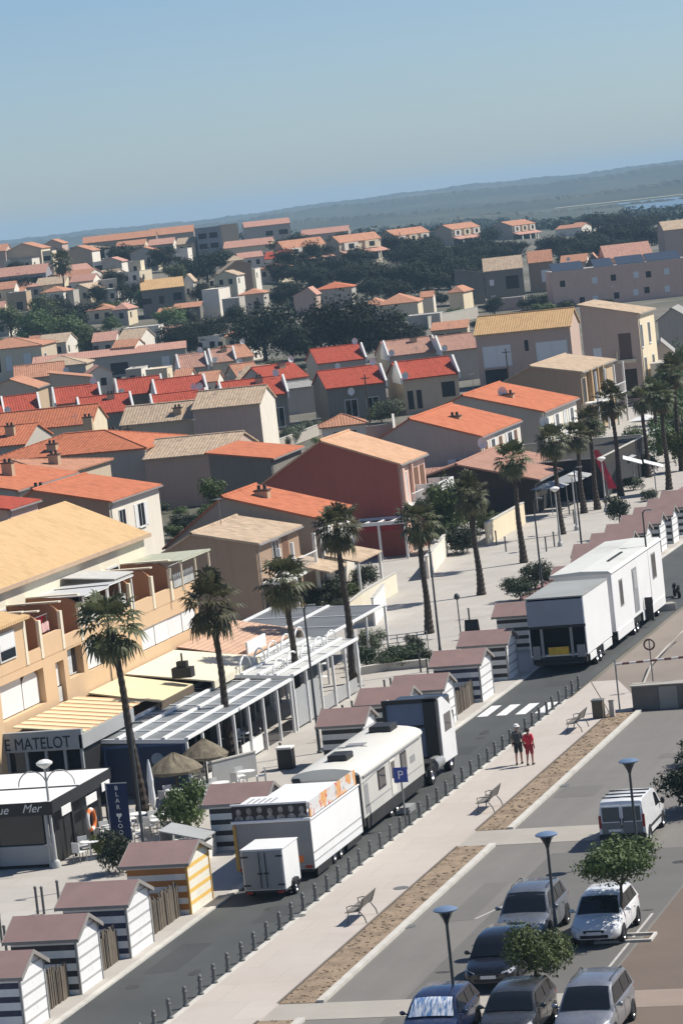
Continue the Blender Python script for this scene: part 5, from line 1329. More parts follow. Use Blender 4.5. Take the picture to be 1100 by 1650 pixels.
# canvas stall beside the hidden hut
t=thing('canvas_stall','low pale canvas stall between the orange hut and the fairground trailer','stall',(-47.2,129.2,.05))
b=MB(); b.prism([(0,1.35),(0,1.4),(1.9,.95),(1.9,.9)],'y',0,1.7); b.box(0,.05,0,1.7,.2,1.35); b.build('canvas_roof',M_GREYP,t)
b=MB(); b.box(.1,1.8,.1,1.6,0,.7); b.build('counter',M_AWW,t)
for y in (.1,1.6): b=MB(); b.box(1.8,1.86,y-.03,y+.03,0,.92); b.build('post',M_ALU,t)
# low walls and fences of the terraces
def lowfence(pts,h,m,lab,name='low_wall',cat='wall',th=.12,group=None,cap=None):
    p0=Vector(pts[0]); t=thing(name,lab,cat,(p0.x,p0.y,ground_z(p0.x,p0.y)+.04),0,group)
    b=MB(); c=MB()
    for (ax,ay),(bx,by) in zip(pts,pts[1:]):
        d=Vector((bx-ax,by-ay)); L=d.length; a=atan2(d.y,d.x); m_=((ax+bx)/2-p0.x,(ay+by)/2-p0.y)
        b.obox((m_[0],m_[1],h/2),L,th,h,a); c.obox((m_[0],m_[1],h+.03),L+.02,th+.08,.06,a)
    b.build('wall',m,t); c.build('coping',cap or M_KERB,t); return t
P=lambda x,y:tuple(at(x,y)[:2])
lowfence([P(565,1005),P(590,985),P(618,968),P(640,955)],1.3,W_CR,'cream garden wall curving past the palm before the red house')
lowfence([P(604,1010),P(622,985)],1.7,W_WH,'short tall white wall beside the cream garden wall')
lowfence([P(345,1270),P(415,1252)],1.15,M_GREYP,'pale grey wind screen behind the tables, left of the open pavement',name='wind_screen',cat='screen',th=.06)
A_=at(610,1056); B_=at(690,1046); t=thing('railing','thin grey railing across the pale square behind the trailer hut','railing',(A_.x,A_.y,.05),atan2(B_.y-A_.y,B_.x-A_.x)); L_=(B_-A_).length
for z_ in (.55,1.0): b=MB(); b.tube((0,0,z_),(L_,0,z_),.025,n=6); b.build('rail',M_GALV,t)
for k in range(6): b=MB(); b.tube((L_*k/5,0,0),(L_*k/5,0,1.02),.03,n=6); b.build('post',M_GALV,t)
lowfence([P(560,1092),P(625,1082),P(690,1076)],.4,M_KERB,'low pale planter kerb behind the far hut roofs',th=.3)
for i,(px,py,k,R,h,l) in enumerate(((530,975,'darkbush',1.3,1.0,'dark planting behind the cream garden wall, nearest the first palm trunk'),(560,968,'greenbush',1.2,.9,'green shrub rising over the cream garden wall'),(505,985,'darkbush',1.2,1.0,'dark shrub in the front garden of the brown tiled house'),(585,950,'darkbush',1.1,1.1,'dark shrub under the wine coloured awning'),(590,1075,'darkbush',1.0,1.0,'dark potted plants at the end of the white pergola'),(600,1062,'olive',.8,1.3,'grey green potted plant beside the dark ones'),(640,1078,'greenbush',.9,.8,'green clump of the planter kerb'),(680,1072,'darkbush',.9,.9,'dark clump at the far end of the planter kerb'))):
    p=at(px,py); tree(k,p.x,p.y,R,h,l,'planter shrubs',name='shrub',cat='shrub')
# dark furniture under the grey sheeting
for k,(x,y) in enumerate(((-58.6,178.6),(-56.6,180.2),(-58.4,183),(-55.4,185.2),(-54.9,179.4))):
    o=bpy.data.objects.new('cafe_table',tm); COL.objects.link(o); o.location=(x,y,.05); tag(o,'small round table under the dark grey sheeting','table','tables under the grey sheeting')

for i,(px,py,k,R,h,l) in enumerate(((655,1075,'darkbush',1.3,.8,'low dark hedge of the planter behind the zebra crossing hut'),(625,1080,'olive',.8,.9,'grey green plant in the planter beside the low dark hedge'),(672,1060,'darkbush',.7,1.5,'upright dark plant by the tall lamp pole of the planter'))):
    p=at(px,py); tree(k,p.x,p.y,R,h,l,'planter shrubs',name='shrub',cat='shrub')
for i,(px,py,R,h,l) in enumerate(((838,968,1.15,1.0,'dark round clipped bush, lower of the pair by the blue grey tailgate'),(862,950,1.25,1.0,'dark round clipped bush, upper of the pair by the blue grey tailgate'))):
    p=at(px,py); tree('darkbush',p.x,p.y,R,h*1.05,l,'clipped bushes',name='shrub',cat='shrub')
p=at(1000,866); tr=MB(); tr.tube((0,0,0),(0,0,1.6),.06,.05); tree('darkbush',p.x,p.y,.95,1.55,'small clipped tree standing in the red paved strip',trunk=tr.mesh('trunk',M_BARK),crown_z=1.15)
t=thing('waste_bins','pair of dark bins with white lids beside the hut roof behind the caravan','bin',tuple(at(463,1240)[:2])+(.05,))
b=MB(); b.box(-.35,.35,-.3,.3,0,.95); b.build('bin_body',M_BLKP,t,bevel=.02); b=MB(); b.box(-.38,.38,-.33,.33,.95,1.05); b.build('bin_lid',M_AWW,t,bevel=.02)
t=thing('sign_board','black folding notice board on the pale square','notice board',tuple(at(762,1030)[:2])+(.05,))
for s in (-1,1):
    b=MB(); b.obox((0,s*.18,.55),.8,.03,1.15,0,s*.28); b.build('board',M_BLKP,t)
# wall at the end of the car park, height barrier
t=thing('stone_wall','low dark concrete wall with a paler middle panel at the end of the car park','wall',(-33.9,161.15,0))
b=MB(); b.box(.05,1.35,0,.9,0,1.15); b.box(2.3,12,0,.9,0,1.15); b.build('wall',mat('rough_concrete',(.16,.145,.125),.95,.25,1.2,.5,(.07,.06,.05)),t,bevel=.03)
b=MB(); b.box(1.36,2.29,.05,.88,0,1.1); b.build('pale_panel',M_CONC,t)
b=MB(); b.box(0,12,-.05,.95,1.15,1.21); b.build('coping',M_CONC,t)
t=thing('height_barrier','thin red and white height barrier bar on slim posts across the car park entrance','barrier',(-34.6,161.6,0))
b=MB(); b.tube((0,0,2.25),(9,2.6,2.25),.06); b.build('bar',stripes('barrier_stripes',(.6,.58,.55),(.13,.05,.045),.66,.5,0,'X'),t)
for (x,y) in ((0,0),(9,2.6)): b=MB(); b.tube((x,y,0),(x,y,2.5),.04); b.build('post',M_GALV,t)
t=thing('round_sign','round no entry ring sign on a pole behind the height barrier','road sign',(-34.0,167.4,0))
b=MB(); b.tube((0,0,0),(0,0,2.6),.035); b.build('pole',M_GALV,t)
b=MB(); b.v=[]; rows=[[((.26+.05*cos(2*pi*j/8))*cos(2*pi*i/20),.05*sin(2*pi*j/8)-.05,2.3+(.26+.05*cos(2*pi*j/8))*sin(2*pi*i/20)) for j in range(9)] for i in range(21)]; b.grid(rows); b.build('sign_ring',mat('ring_red_brown',(.16,.10,.09),.6),t)
for (px,py,a,l,nm) in ((1063,985,.5,'pale concrete block lying on the tan ground past the white living van','concrete_block'),):
    p=at(px,py); b=MB(); b.box(-.9,.9,-.35,.35,0,.45); o=b.build(nm,M_CONC,None,(p.x,p.y,0),a,bevel=.05); tag(o,l,'block')
p=at(1052,1075); q=thing('white_tape_line','pale rope barrier curving down to the end of the stone wall','rope',(0,0,0)); b=MB(); b.path([at(1100,1032)+Vector((0,0,.5)),at(1075,1052)+Vector((0,0,.35)),at(1050,1078)+Vector((0,0,.3)),at(1036,1105)+Vector((0,0,.1))],.06,6); b.build('rope',M_CONC,q)
# big dark shrub right of the van
p=at(1078,1322); tree('pine',p.x+1.3,p.y+1.8,2.2,.62,'big dark rounded shrub behind the white van at the right edge',name='shrub',cat='shrub')
p=at(1098,1240); tree('darkbush',p.x+.6,p.y+1,1.1,.9,'small dark shrub at the right edge behind the big one',name='shrub',cat='shrub')
# motorbike parked past the living van
p=at(1090,962); t=thing('motor_scooter','small dark scooter parked past the white living van','scooter',(p.x,p.y,0),.4)
b=MB(); b.path([(0,-.6,.75),(0,-.35,.4),(0,.1,.35),(0,.5,.6),(0,.75,.7)],[.1,.12,.13,.17,.08],8); b.build('body',M_BLKP,t,smooth=True)
b=MB(); b.path([(-.3,-.55,1.0),(0,-.6,.95),(.3,-.55,1.0)],.025,6); b.build('handlebar',M_GALV,t); b=MB(); b.ball((0,.35,.75),.14,.35,.07); b.build('saddle',M_BLK,t)
for yy in (-.65,.6): wheel(t,0,yy,.25,.12,1)
# ------------------------------------------------------------------ houses
T_RED=tiles('red_tiles',(.47,.135,.085),'y',.30,.14,.2,(.2,.09,.06)); 
def TT(nm,c,ax,**k): return tiles(nm,c,ax,.30,**k)
ROOFC={'red':((.35,.072,.045),.22,.35,(.20,.08,.06)),'orange':((.45,.155,.082),.2,.4,(.34,.14,.08)),'salmon':((.43,.215,.135),.2,.4,(.28,.17,.12)),'tan':((.44,.335,.235),.26,.6,(.30,.22,.15)),'rose':((.45,.25,.19),.16,.3,(.24,.15,.12)),'peach':((.52,.315,.195),.16,.35,(.30,.2,.14)),'ochre':((.52,.335,.165),.12,.2,(.33,.22,.12)),'brown':((.35,.20,.15),.18,.3,(.18,.11,.08)),'grey':((.30,.29,.27),.12,.3,(.18,.17,.16))}
def roofm(k,ax):
    c,v,mo,mc=ROOFC[k]; return tiles('roof_'+k,c,ax,.32,v,mo,mc)
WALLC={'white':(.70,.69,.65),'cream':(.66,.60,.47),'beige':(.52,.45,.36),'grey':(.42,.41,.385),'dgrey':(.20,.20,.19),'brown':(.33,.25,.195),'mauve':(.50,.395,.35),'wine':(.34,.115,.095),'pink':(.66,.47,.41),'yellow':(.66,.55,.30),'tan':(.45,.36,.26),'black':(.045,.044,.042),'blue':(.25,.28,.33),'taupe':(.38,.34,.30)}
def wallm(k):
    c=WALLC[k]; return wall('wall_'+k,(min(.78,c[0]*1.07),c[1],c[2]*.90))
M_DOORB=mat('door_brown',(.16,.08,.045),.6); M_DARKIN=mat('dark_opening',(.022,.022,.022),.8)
SHC={'w':M_SHUT,'b':M_DOORB,'r':mat('shutter_red',(.30,.05,.04),.6)}
_hc=[0]
def house(label, ref, ze, w, l, rh, ridge, wc, rc, rot=0, wins=(), chims=(), rw=None, group='houses of the town', apex=.5, ov=.28, zl=None, dishes=(), para=0, name='house', far=False, cat='house', extra=None, wins2=None, base=None, rwc=None):
    """ref: photo point of the corner where the street front and the near gable meet at the eave. local x runs left (negative), y away.
    ridge 'y': gables near and far; 'x': gables at the sides; 'hip'; 'my': one slope falling to +x; 'mx': one slope falling to -y; 'flat'"""
    p=(ats(ref[0],ref[1],ze) if ref[1]<560 else at(ref[0],ref[1],ze)) if len(ref)==2 else Vector((ref[0],ref[1],0))
    gz=ground_z(p.x,p.y) if base is None else base
    t=thing(name,label,cat,(p.x,p.y,gz-.0),radians(rot),group)
    W=wallm(wc); zl=ze if zl is None else zl; rt=.14
    ax=-w*apex if ridge=='y' else -w/2; ay=l*apex if ridge=='x' else l/2
    b=MB(); B0=-1.5
    if ridge=='y':
        g=[(-w,B0),(0,B0),(0,ze),(ax,ze+rh),(-w,zl)]
        b.poly([(x,0,z) for x,z in g]); b.poly([(x,l,z) for x,z in g][::-1])
        b.poly([(0,0,B0),(0,l,B0),(0,l,ze),(0,0,ze)]); b.poly([(-w,0,B0),(-w,0,zl),(-w,l,zl),(-w,l,B0)])
    elif ridge in('x','mx'):
        if ridge=='x': g=[(0,B0),(l,B0),(l,zl),(ay,ze+rh),(0,ze)]
        else: g=[(0,B0),(l,B0),(l,ze+rh),(0,ze)]
        b.poly([(0,y,z) for y,z in g]); b.poly([(-w,y,z) for y,z in g][::-1])
        b.poly([(-w,0,B0),(0,0,B0),(0,0,ze),(-w,0,ze)]); zb=g[2][1]; b.poly([(0,l,B0),(-w,l,B0),(-w,l,zb),(0,l,zb)])
    elif ridge=='my':
        g=[(-w,B0),(0,B0),(0,ze),(-w,ze+rh)]
        b.poly([(x,0,z) for x,z in g]); b.poly([(x,l,z) for x,z in g][::-1])
        b.poly([(0,0,B0),(0,l,B0),(0,l,ze),(0,0,ze)]); b.poly([(-w,0,B0),(-w,0,ze+rh),(-w,l,ze+rh),(-w,l,B0)])
    else:
        zt=ze+(para if ridge=='flat' else 0); b.box(-w,0,0,l,B0,zt)
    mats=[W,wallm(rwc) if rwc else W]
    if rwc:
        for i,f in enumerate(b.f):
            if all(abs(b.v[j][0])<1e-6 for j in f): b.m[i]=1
    b.build('wall',mats,t)
    r=MB()
    if ridge=='y':
        s1=rh/(-ax) if ax else 0; s2=(ze+rh-zl)/(w+ax)
        pr=[(ov,ze-ov*s1),(ov,ze-ov*s1+rt),(ax,ze+rh+rt),(-w-ov,zl-ov*s2+rt),(-w-ov,zl-ov*s2),(ax,ze+rh)]
        r.prism(pr,'y',-ov*.6,l+ov*.6); rf=r.build('roof',roofm(rc,'x'),t)
        c=MB(); c.path([(ax,-ov*.6,ze+rh+rt),(ax,l+ov*.6,ze+rh+rt)],.11,6); 
    elif ridge=='x':
        s1=rh/ay; s2=(ze+rh-zl)/(l-ay)
        pr=[(-ov,ze-ov*s1),(-ov,ze-ov*s1+rt),(ay,ze+rh+rt),(l+ov,zl-ov*s2+rt),(l+ov,zl-ov*s2),(ay,ze+rh)]
        r.prism(pr,'x',-w-ov*.6,ov*.6); rf=r.build('roof',roofm(rc,'y'),t)
        c=MB(); c.path([(-w-ov*.6,ay,ze+rh+rt),(ov*.6,ay,ze+rh+rt)],.11,6)
    elif ridge=='my':
        s=rh/w; pr=[(ov,ze-ov*s),(ov,ze-ov*s+rt),(-w-ov,ze+rh+ov*s+rt),(-w-ov,ze+rh+ov*s)]
        r.prism(pr,'y',-ov*.6,l+ov*.6); rf=r.build('roof',roofm(rc,'x'),t); c=None
    elif ridge=='mx':
        s=rh/l; pr=[(-ov,ze-ov*s),(-ov,ze-ov*s+rt),(l+ov,ze+rh+ov*s+rt),(l+ov,ze+rh+ov*s)]
        r.prism(pr,'x',-w-ov*.6,ov*.6); rf=r.build('roof',roofm(rc,'y'),t); c=None
    elif ridge=='hip':
        X0,X1,Y0,Y1=-w-ov,ov,-ov,l+ov; z=ze-.1; m=min(w,l)/2+ov; mids=((X0+m,(Y0+Y1)/2),(X1-m,(Y0+Y1)/2)) if w>l else (((X0+X1)/2,Y0+m),((X0+X1)/2,Y1-m))
        a,bb=[(q[0],q[1],ze+rh) for q in mids]
        A,Bq,Cq,Dq=(X0,Y0,z+rt),(X1,Y0,z+rt),(X1,Y1,z+rt),(X0,Y1,z+rt)
        if w>l: r.poly([A,Bq,bb,a]); r.poly([Bq,Cq,bb]); r.poly([Cq,Dq,a,bb]); r.poly([Dq,A,a])
        else: r.poly([A,Bq,a]); r.poly([Bq,Cq,bb,a]); r.poly([Cq,Dq,bb]); r.poly([Dq,A,a,bb])
        for q,s_ in ((A,Bq),(Bq,Cq),(Cq,Dq),(Dq,A)): r.poly([(q[0],q[1],z),(s_[0],s_[1],z),s_,q])
        r.poly([(X0,Y0,z),(X0,Y1,z),(X1,Y1,z),(X1,Y0,z)])
        rf=r.build('roof',roofm(rc,'y' if w>l else 'x'),t)
        c=MB(); c.path([a,bb],.1,6)
        for q,e in ((A,a),(Bq,bb if w>l else a),(Cq,bb),(Dq,a if w>l else bb)): c.path([q,e],.08,5)
    else:
        r.box(-w+.15,-.15,.15,l-.15,ze-.05,ze+.02); rf=r.build('roof',mat('flat_roof',(.40,.37,.33),.9,.1,.6,.4),t); c=MB(); 
        for q in ((-w-.05,.05,-.05,.12),(-w-.05,.05,l-.12,l+.05),(-w-.05,-w+.12,.12,l-.12),(-.12,.05,.12,l-.12)): c.box(q[0],q[1],q[2],q[3],ze+para,ze+para+.08)
        c.build('coping',M_KERB,t); c=None
    if c and not far: c.build('ridge_tiles',roofm(rc,'x'),rf)
    # windows: (face, along, sill, width, height, style)   f = near wall, r = street front; style g glass, s shutters closed, o shutters open, d dark opening, D door, a arch
    for q in wins:
        f,u,z,ww,hh=q[:5]; st=q[5] if len(q)>5 else 'g'
        def bx(mb,u0,u1,o0,o1,z0,z1):
            if f=='f': mb.box(-u1,-u0,-o1,-o0,z0,z1)
            else: mb.box(o0,o1,u0,u1,z0,z1)
        fr=MB()
        if st in 'gos' and not far:
            for a in ((u-.08,u,z-.08,z+hh+.08),(u+ww,u+ww+.08,z-.08,z+hh+.08),(u,u+ww,z+hh,z+hh+.08)): bx(fr,a[0],a[1],.0,.05,a[2],a[3])
            bx(fr,u-.12,u+ww+.12,0,.12,z-.14,z-.08 if True else z); bx(fr,u+ww/2-.03,u+ww/2+.03,.012,.04,z,z+hh); bx(fr,u,u+ww,0.0,.04,z-.08,z)
            wo=fr.build('window',M_FRAME,t)
            pn=MB(); bx(pn,u,u+ww,0,.012,z,z+hh); pn.build('pane' if st!='s' else 'shutter',M_GL if st!='s' else M_SHUT,wo)
            if st=='o':
                for a in ((u-.08-ww*.5,u-.09),(u+ww+.09,u+ww+.08+ww*.5)):
                    sh=MB(); bx(sh,a[0],a[1],.0,.05,z-.05,z+hh+.05); sh.build('shutter',SHC['w'],wo)
        else:
            bx(fr,u,u+ww,0,.03,z,z+hh); wo=fr.build('door' if st=='D' else 'window',{'g':M_GL,'s':M_SHUT,'o':M_GL,'d':M_DARKIN,'D':M_DOORB,'b':M_DOORB}[st],t)
    for (cx,cy,ch) in chims:
        zr=ze+rh*.55
        k=MB(); k.box(cx-.45,cx+.45,cy-.36,cy+.36,ze-.2,ze+rh+ch); ch_=k.build('chimney',wallm('tan'),t)
        k=MB()
        k.box(cx-.52,cx+.52,cy-.43,cy+.43,ze+rh+ch,ze+rh+ch+.1)
        for a in (-.2,.2): k.box(cx+a-.1,cx+a+.1,cy-.1,cy+.1,ze+rh+ch+.1,ze+rh+ch+.4)
        k.build('chimney_cap',mat('chimney_dark',(.08,.06,.05),.9),ch_)
    for (dx,dy,dz) in dishes:
        k=MB(); n=14
        k.add([(dx,dy-.08,dz)]+[(dx+.42*cos(2*pi*i/n),dy-.16-.05,dz+.46*sin(2*pi*i/n)) for i in range(n)],[(0,i+1,(i+1)%n+1) for i in range(n)]); k.path([(dx,dy,dz-.6),(dx,dy-.05,dz)],.03,5)
        k.build('satellite_dish',mat('dish_white',(.74,.74,.72),.4),t)
    if not far and ridge in('y','my') and not para:
        k=MB(); s_=(rh/(w*apex) if ridge=='y' else rh/w); k.box(ov-.02,ov+.09,-ov*.6,l+ov*.6,ze-ov*s_-.06,ze-ov*s_+.05); k.build('gutter',mat('gutter_zinc',(.26,.25,.24),.5),t)
        k=MB(); k.path([(ov,.2,ze-ov*s_-.05),(.08,.2,ze-.5),(.08,.2,0)],.05,6); k.build('downpipe',mat('gutter_zinc',(.26,.25,.24),.5),t)
    _hc[0]+=1
    if not far and ze>4 and _hc[0]%2:
        k=MB(); x0,y0,z0=-w*.55,l*.5,ze+rh*.8; k.path([(x0,y0,z0),(x0,y0,z0+2.2)],.022,5)
        for j in range(6): k.path([(x0-.35+.03*j,y0-.5+.16*j,z0+1.9),(x0+.35-.03*j,y0-.5+.16*j,z0+1.9)],.012,4)
        k.path([(x0,y0-.55,z0+1.9),(x0,y0+.4,z0+1.9)],.015,4); k.build('aerial',M_GALV,t)
    if extra: extra(t)
    return t
def roof_awn(t,x0,x1,y0,y1,z0,z1,m,nm='canopy'):
    b=MB(); b.prism([(x0,z0),(x0,z0+.1),(x1,z1+.1),(x1,z1)],'y',y0,y1); b.build(nm,m,t)
def balcony(t,y0,y1,z,dep,solid=None,h=1.0,posts=()):
    b=MB(); b.box(.03,dep,y0,y1,z-.18,z); b.build('balcony_floor',W_WH,t)
    r=MB()
    if solid: r.box(dep-.1,dep,y0,y1,z+.003,z+h); r.box(.03,dep-.1,y0,y0+.1,z+.003,z+h); r.box(.03,dep-.1,y1-.1,y1,z+.003,z+h)
    else:
        r.box(dep-.06,dep,y0,y1,z+h-.06,z+h); n=int((y1-y0)/.35)
        for k in range(n+1): yy=y0+.03+(y1-y0-.06)*k/n; r.box(dep-.045,dep-.015,yy-.02,yy+.02,z,z+h-.06)
    r.build('balustrade',solid or M_SHUT,t)
    for (yy,z0,z1) in posts:
        p=MB(); p.box(dep-.22,dep-.02,yy-.1,yy+.1,z0,z1); p.build('post',W_WH,t)
# --- the row along the seafront
def ex_brown(t):
    balcony(t,.3,8.2,2.9,1.5,None,1.0,((.35,0,5.0),(3.2,0,5.0),(8.1,0,5.0)))
    b=MB(); b.prism([(.02,3.4),(.02,3.5),(3.0,2.7),(3.0,2.6)],'y',5.5,9.5); b.build('lean_to_roof',roofm('tan','x'),t)
house('brown rendered house with a pale mossy tile roof beside the orange block',(411,877),5.4,6.6,9.3,.9,'y','brown','tan',wins=(('r',.9,.2,1.4,2.2,'d'),('r',3.4,3.0,1.3,2.1,'g'),('r',5.6,3.0,1.2,2.1,'b'),('r',3.2,.1,2.6,2.2,'d')),apex=.62,extra=ex_brown,zl=5.0)
def ex_grey3(t):
    b=MB(); b.prism([(.02,3.1),(.02,3.2),(2.4,2.6),(2.4,2.5)],'y',.2,6); b.build('porch_roof',roofm('tan','x'),t)
    b=MB(); b.box(2.2,2.35,.3,.45,0,2.5); b.build('post',W_WH,t); b=MB(); b.box(2.2,2.35,5.6,5.75,0,2.5); b.build('post',W_WH,t)
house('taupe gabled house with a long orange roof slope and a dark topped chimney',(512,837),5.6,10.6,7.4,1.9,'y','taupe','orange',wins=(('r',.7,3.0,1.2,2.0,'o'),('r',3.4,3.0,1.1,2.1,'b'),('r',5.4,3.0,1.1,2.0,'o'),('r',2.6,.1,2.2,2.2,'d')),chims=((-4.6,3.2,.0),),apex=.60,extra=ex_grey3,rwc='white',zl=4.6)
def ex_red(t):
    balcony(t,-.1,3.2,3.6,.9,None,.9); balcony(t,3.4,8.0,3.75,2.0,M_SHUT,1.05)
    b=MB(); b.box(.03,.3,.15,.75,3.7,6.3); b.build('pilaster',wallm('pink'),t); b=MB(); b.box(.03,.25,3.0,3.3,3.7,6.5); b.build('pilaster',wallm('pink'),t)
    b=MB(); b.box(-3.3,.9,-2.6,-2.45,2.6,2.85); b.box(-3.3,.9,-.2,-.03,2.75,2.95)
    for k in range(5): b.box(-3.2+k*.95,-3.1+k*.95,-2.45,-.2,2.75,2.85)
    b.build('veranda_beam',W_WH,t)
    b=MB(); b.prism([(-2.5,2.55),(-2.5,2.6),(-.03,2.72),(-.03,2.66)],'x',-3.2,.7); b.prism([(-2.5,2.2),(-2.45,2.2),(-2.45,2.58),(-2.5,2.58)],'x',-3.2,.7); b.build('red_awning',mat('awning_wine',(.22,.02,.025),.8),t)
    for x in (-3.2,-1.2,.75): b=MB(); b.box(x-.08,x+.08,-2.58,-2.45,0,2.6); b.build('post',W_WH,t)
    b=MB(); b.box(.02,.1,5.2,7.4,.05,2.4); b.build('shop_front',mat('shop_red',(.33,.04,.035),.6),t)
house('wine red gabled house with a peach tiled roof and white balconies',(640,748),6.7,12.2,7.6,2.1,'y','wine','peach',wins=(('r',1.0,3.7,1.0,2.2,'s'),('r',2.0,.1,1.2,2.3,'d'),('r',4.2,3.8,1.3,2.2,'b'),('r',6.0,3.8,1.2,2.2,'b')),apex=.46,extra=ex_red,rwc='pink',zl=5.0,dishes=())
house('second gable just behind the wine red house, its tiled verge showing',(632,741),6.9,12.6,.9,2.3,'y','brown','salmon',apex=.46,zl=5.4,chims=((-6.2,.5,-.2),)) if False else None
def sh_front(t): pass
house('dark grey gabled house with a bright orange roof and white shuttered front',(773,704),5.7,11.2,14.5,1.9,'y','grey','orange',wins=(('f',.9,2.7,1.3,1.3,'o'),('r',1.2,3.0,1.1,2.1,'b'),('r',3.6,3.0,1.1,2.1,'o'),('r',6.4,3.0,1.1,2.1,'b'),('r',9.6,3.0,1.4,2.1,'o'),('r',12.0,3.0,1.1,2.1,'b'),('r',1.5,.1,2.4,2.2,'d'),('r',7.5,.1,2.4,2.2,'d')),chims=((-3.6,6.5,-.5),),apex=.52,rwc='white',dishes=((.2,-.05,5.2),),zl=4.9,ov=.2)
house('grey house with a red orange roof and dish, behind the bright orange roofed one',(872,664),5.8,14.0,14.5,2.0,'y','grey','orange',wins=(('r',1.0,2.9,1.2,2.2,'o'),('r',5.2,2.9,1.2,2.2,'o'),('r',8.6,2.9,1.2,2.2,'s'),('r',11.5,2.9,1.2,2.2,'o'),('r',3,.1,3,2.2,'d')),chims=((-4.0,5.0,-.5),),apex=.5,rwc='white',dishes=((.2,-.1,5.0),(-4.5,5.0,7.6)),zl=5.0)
def ex_b7(t):
    balcony(t,.5,15,3.2,1.5,None,1.0,((.6,0,6.3),(5.2,0,6.3),(10,0,6.3),(14.9,0,6.3)))
    for y in (3.0,6.3,9.0): b=MB(); b.box(.05,.5,y,y+.5,3.2,6.4); b.build('timber_screen',mat('timber_ochre',(.38,.25,.13),.8),t)
house('brown house with a flat tan roof and an ochre timber balcony',(934,600),6.4,8.2,17.0,1.0,'y','brown','tan',wins=(('r',.7,3.3,1.3,2.4,'d'),('r',4.0,3.3,1.1,2.4,'d'),('r',7.3,3.3,1.1,2.4,'d'),('r',11,3.3,1.6,2.4,'d'),('r',1,.1,3,2.4,'d')),apex=.62,zl=6.0,extra=ex_b7,rwc='tan')
def ex_tw(t):
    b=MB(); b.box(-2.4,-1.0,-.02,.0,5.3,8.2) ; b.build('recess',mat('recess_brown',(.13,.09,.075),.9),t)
    b=MB(); b.box(-2.6,-.6,-.35,-.03,4.9,5.3); b.box(-2.75,-2.6,-.35,-.03,4.9,6.3); b.build('balcony',wallm('cream'),t)
    b=MB(); b.box(-2.3,-.7,-.03,-.0,.9,4.2); b.build('window',M_GL,t)
house('tall pinkish brown tower house with a cream street side',(1026,506),10.2,6.4,9.5,1.5,'my','mauve','tan',wins=(('r',.8,6.5,1.0,2.4,'g'),('r',5.2,6.7,1.1,2.2,'g'),('r',1.4,2.6,1.1,2.6,'g'),('r',6.2,3.0,1.0,2.2,'g'),('f',4.5,5.6,.8,1.2,'s')),extra=ex_tw,rwc='cream')
house('long pinkish wing with a peach roof facing the street end, joined to the tower',(917,525),7.0,12.4,8.5,2.0,'x','mauve','ochre',rot=4,wins=(('f',.6,2.9,4.0,2.3,'s'),('f',5.6,4.3,.5,1.4,'d'),('f',8.0,2.7,3.6,2.6,'s'),('f',8.6,.3,3,2.0,'d')),ov=.35)
# garden pavilions and walls in front
house('small pavilion with an orange hipped roof and white posts behind the red house',(588,682),2.7,4.6,4.4,1.1,'hip','white','salmon',rot=18,wins=(('r',.8,.2,1.2,2.0,'d'),('r',2.6,.2,1.2,2.0,'d'),('f',1,.3,2.4,1.8,'d')),group='garden pavilions')
house('dark open pavilion with a low reddish roof behind the row of lamps',(858,772),2.8,12,14,1.6,'y','black','brown',wins=(('f',1.2,.3,4,2.0,'d'),('r',2,.2,4,2.2,'d'),('r',8,.2,4,2.2,'d')),group='garden pavilions',rwc='black',ov=.6)
house('black fronted restaurant with a pale flat roof edge beside the red flag',(968,744),3.0,11,20,.4,'flat','black','grey',para=.3,wins=(('f',1,.3,4,2.2,'d'),('f',6,.3,4,2.2,'d'),('r',1,.2,17,2.4,'d')),group='garden pavilions',name='restaurant',cat='restaurant')
house('low brown shed under the bright orange roofed house',(790,775),2.6,8,4,.9,'mx','dgrey','brown',wins=(('f',1,.2,5,1.9,'d'),),group='garden pavilions',name='shed',cat='shed')
# --- second line: big orange hip roof with white end, and the houses on its left
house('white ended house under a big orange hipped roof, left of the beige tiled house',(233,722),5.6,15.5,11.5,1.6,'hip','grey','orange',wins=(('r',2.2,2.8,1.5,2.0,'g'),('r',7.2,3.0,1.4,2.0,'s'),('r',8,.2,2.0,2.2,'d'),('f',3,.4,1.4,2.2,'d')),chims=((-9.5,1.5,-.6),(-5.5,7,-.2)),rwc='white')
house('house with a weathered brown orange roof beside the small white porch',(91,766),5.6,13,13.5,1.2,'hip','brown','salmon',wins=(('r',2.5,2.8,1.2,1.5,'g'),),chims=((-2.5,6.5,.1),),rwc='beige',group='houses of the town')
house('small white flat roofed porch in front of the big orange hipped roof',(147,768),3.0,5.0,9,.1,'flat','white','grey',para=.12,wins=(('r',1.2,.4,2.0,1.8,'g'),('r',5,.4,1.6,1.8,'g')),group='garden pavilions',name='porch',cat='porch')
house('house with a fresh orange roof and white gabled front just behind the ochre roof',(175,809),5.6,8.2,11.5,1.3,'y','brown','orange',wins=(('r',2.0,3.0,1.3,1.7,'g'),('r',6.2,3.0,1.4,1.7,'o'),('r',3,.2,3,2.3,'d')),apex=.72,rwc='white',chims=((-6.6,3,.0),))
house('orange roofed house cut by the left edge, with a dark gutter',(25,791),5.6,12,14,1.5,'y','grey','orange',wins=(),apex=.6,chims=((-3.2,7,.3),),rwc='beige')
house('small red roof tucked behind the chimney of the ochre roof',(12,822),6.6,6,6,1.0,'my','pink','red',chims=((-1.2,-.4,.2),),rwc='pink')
house('house with an orange roof and two dark chimneys behind the big hipped roof',(40,716),5.8,15,12,1.5,'x','grey','orange',rot=8,chims=((-2,3,.2),(5.0,7.0,.1)),ov=.3)
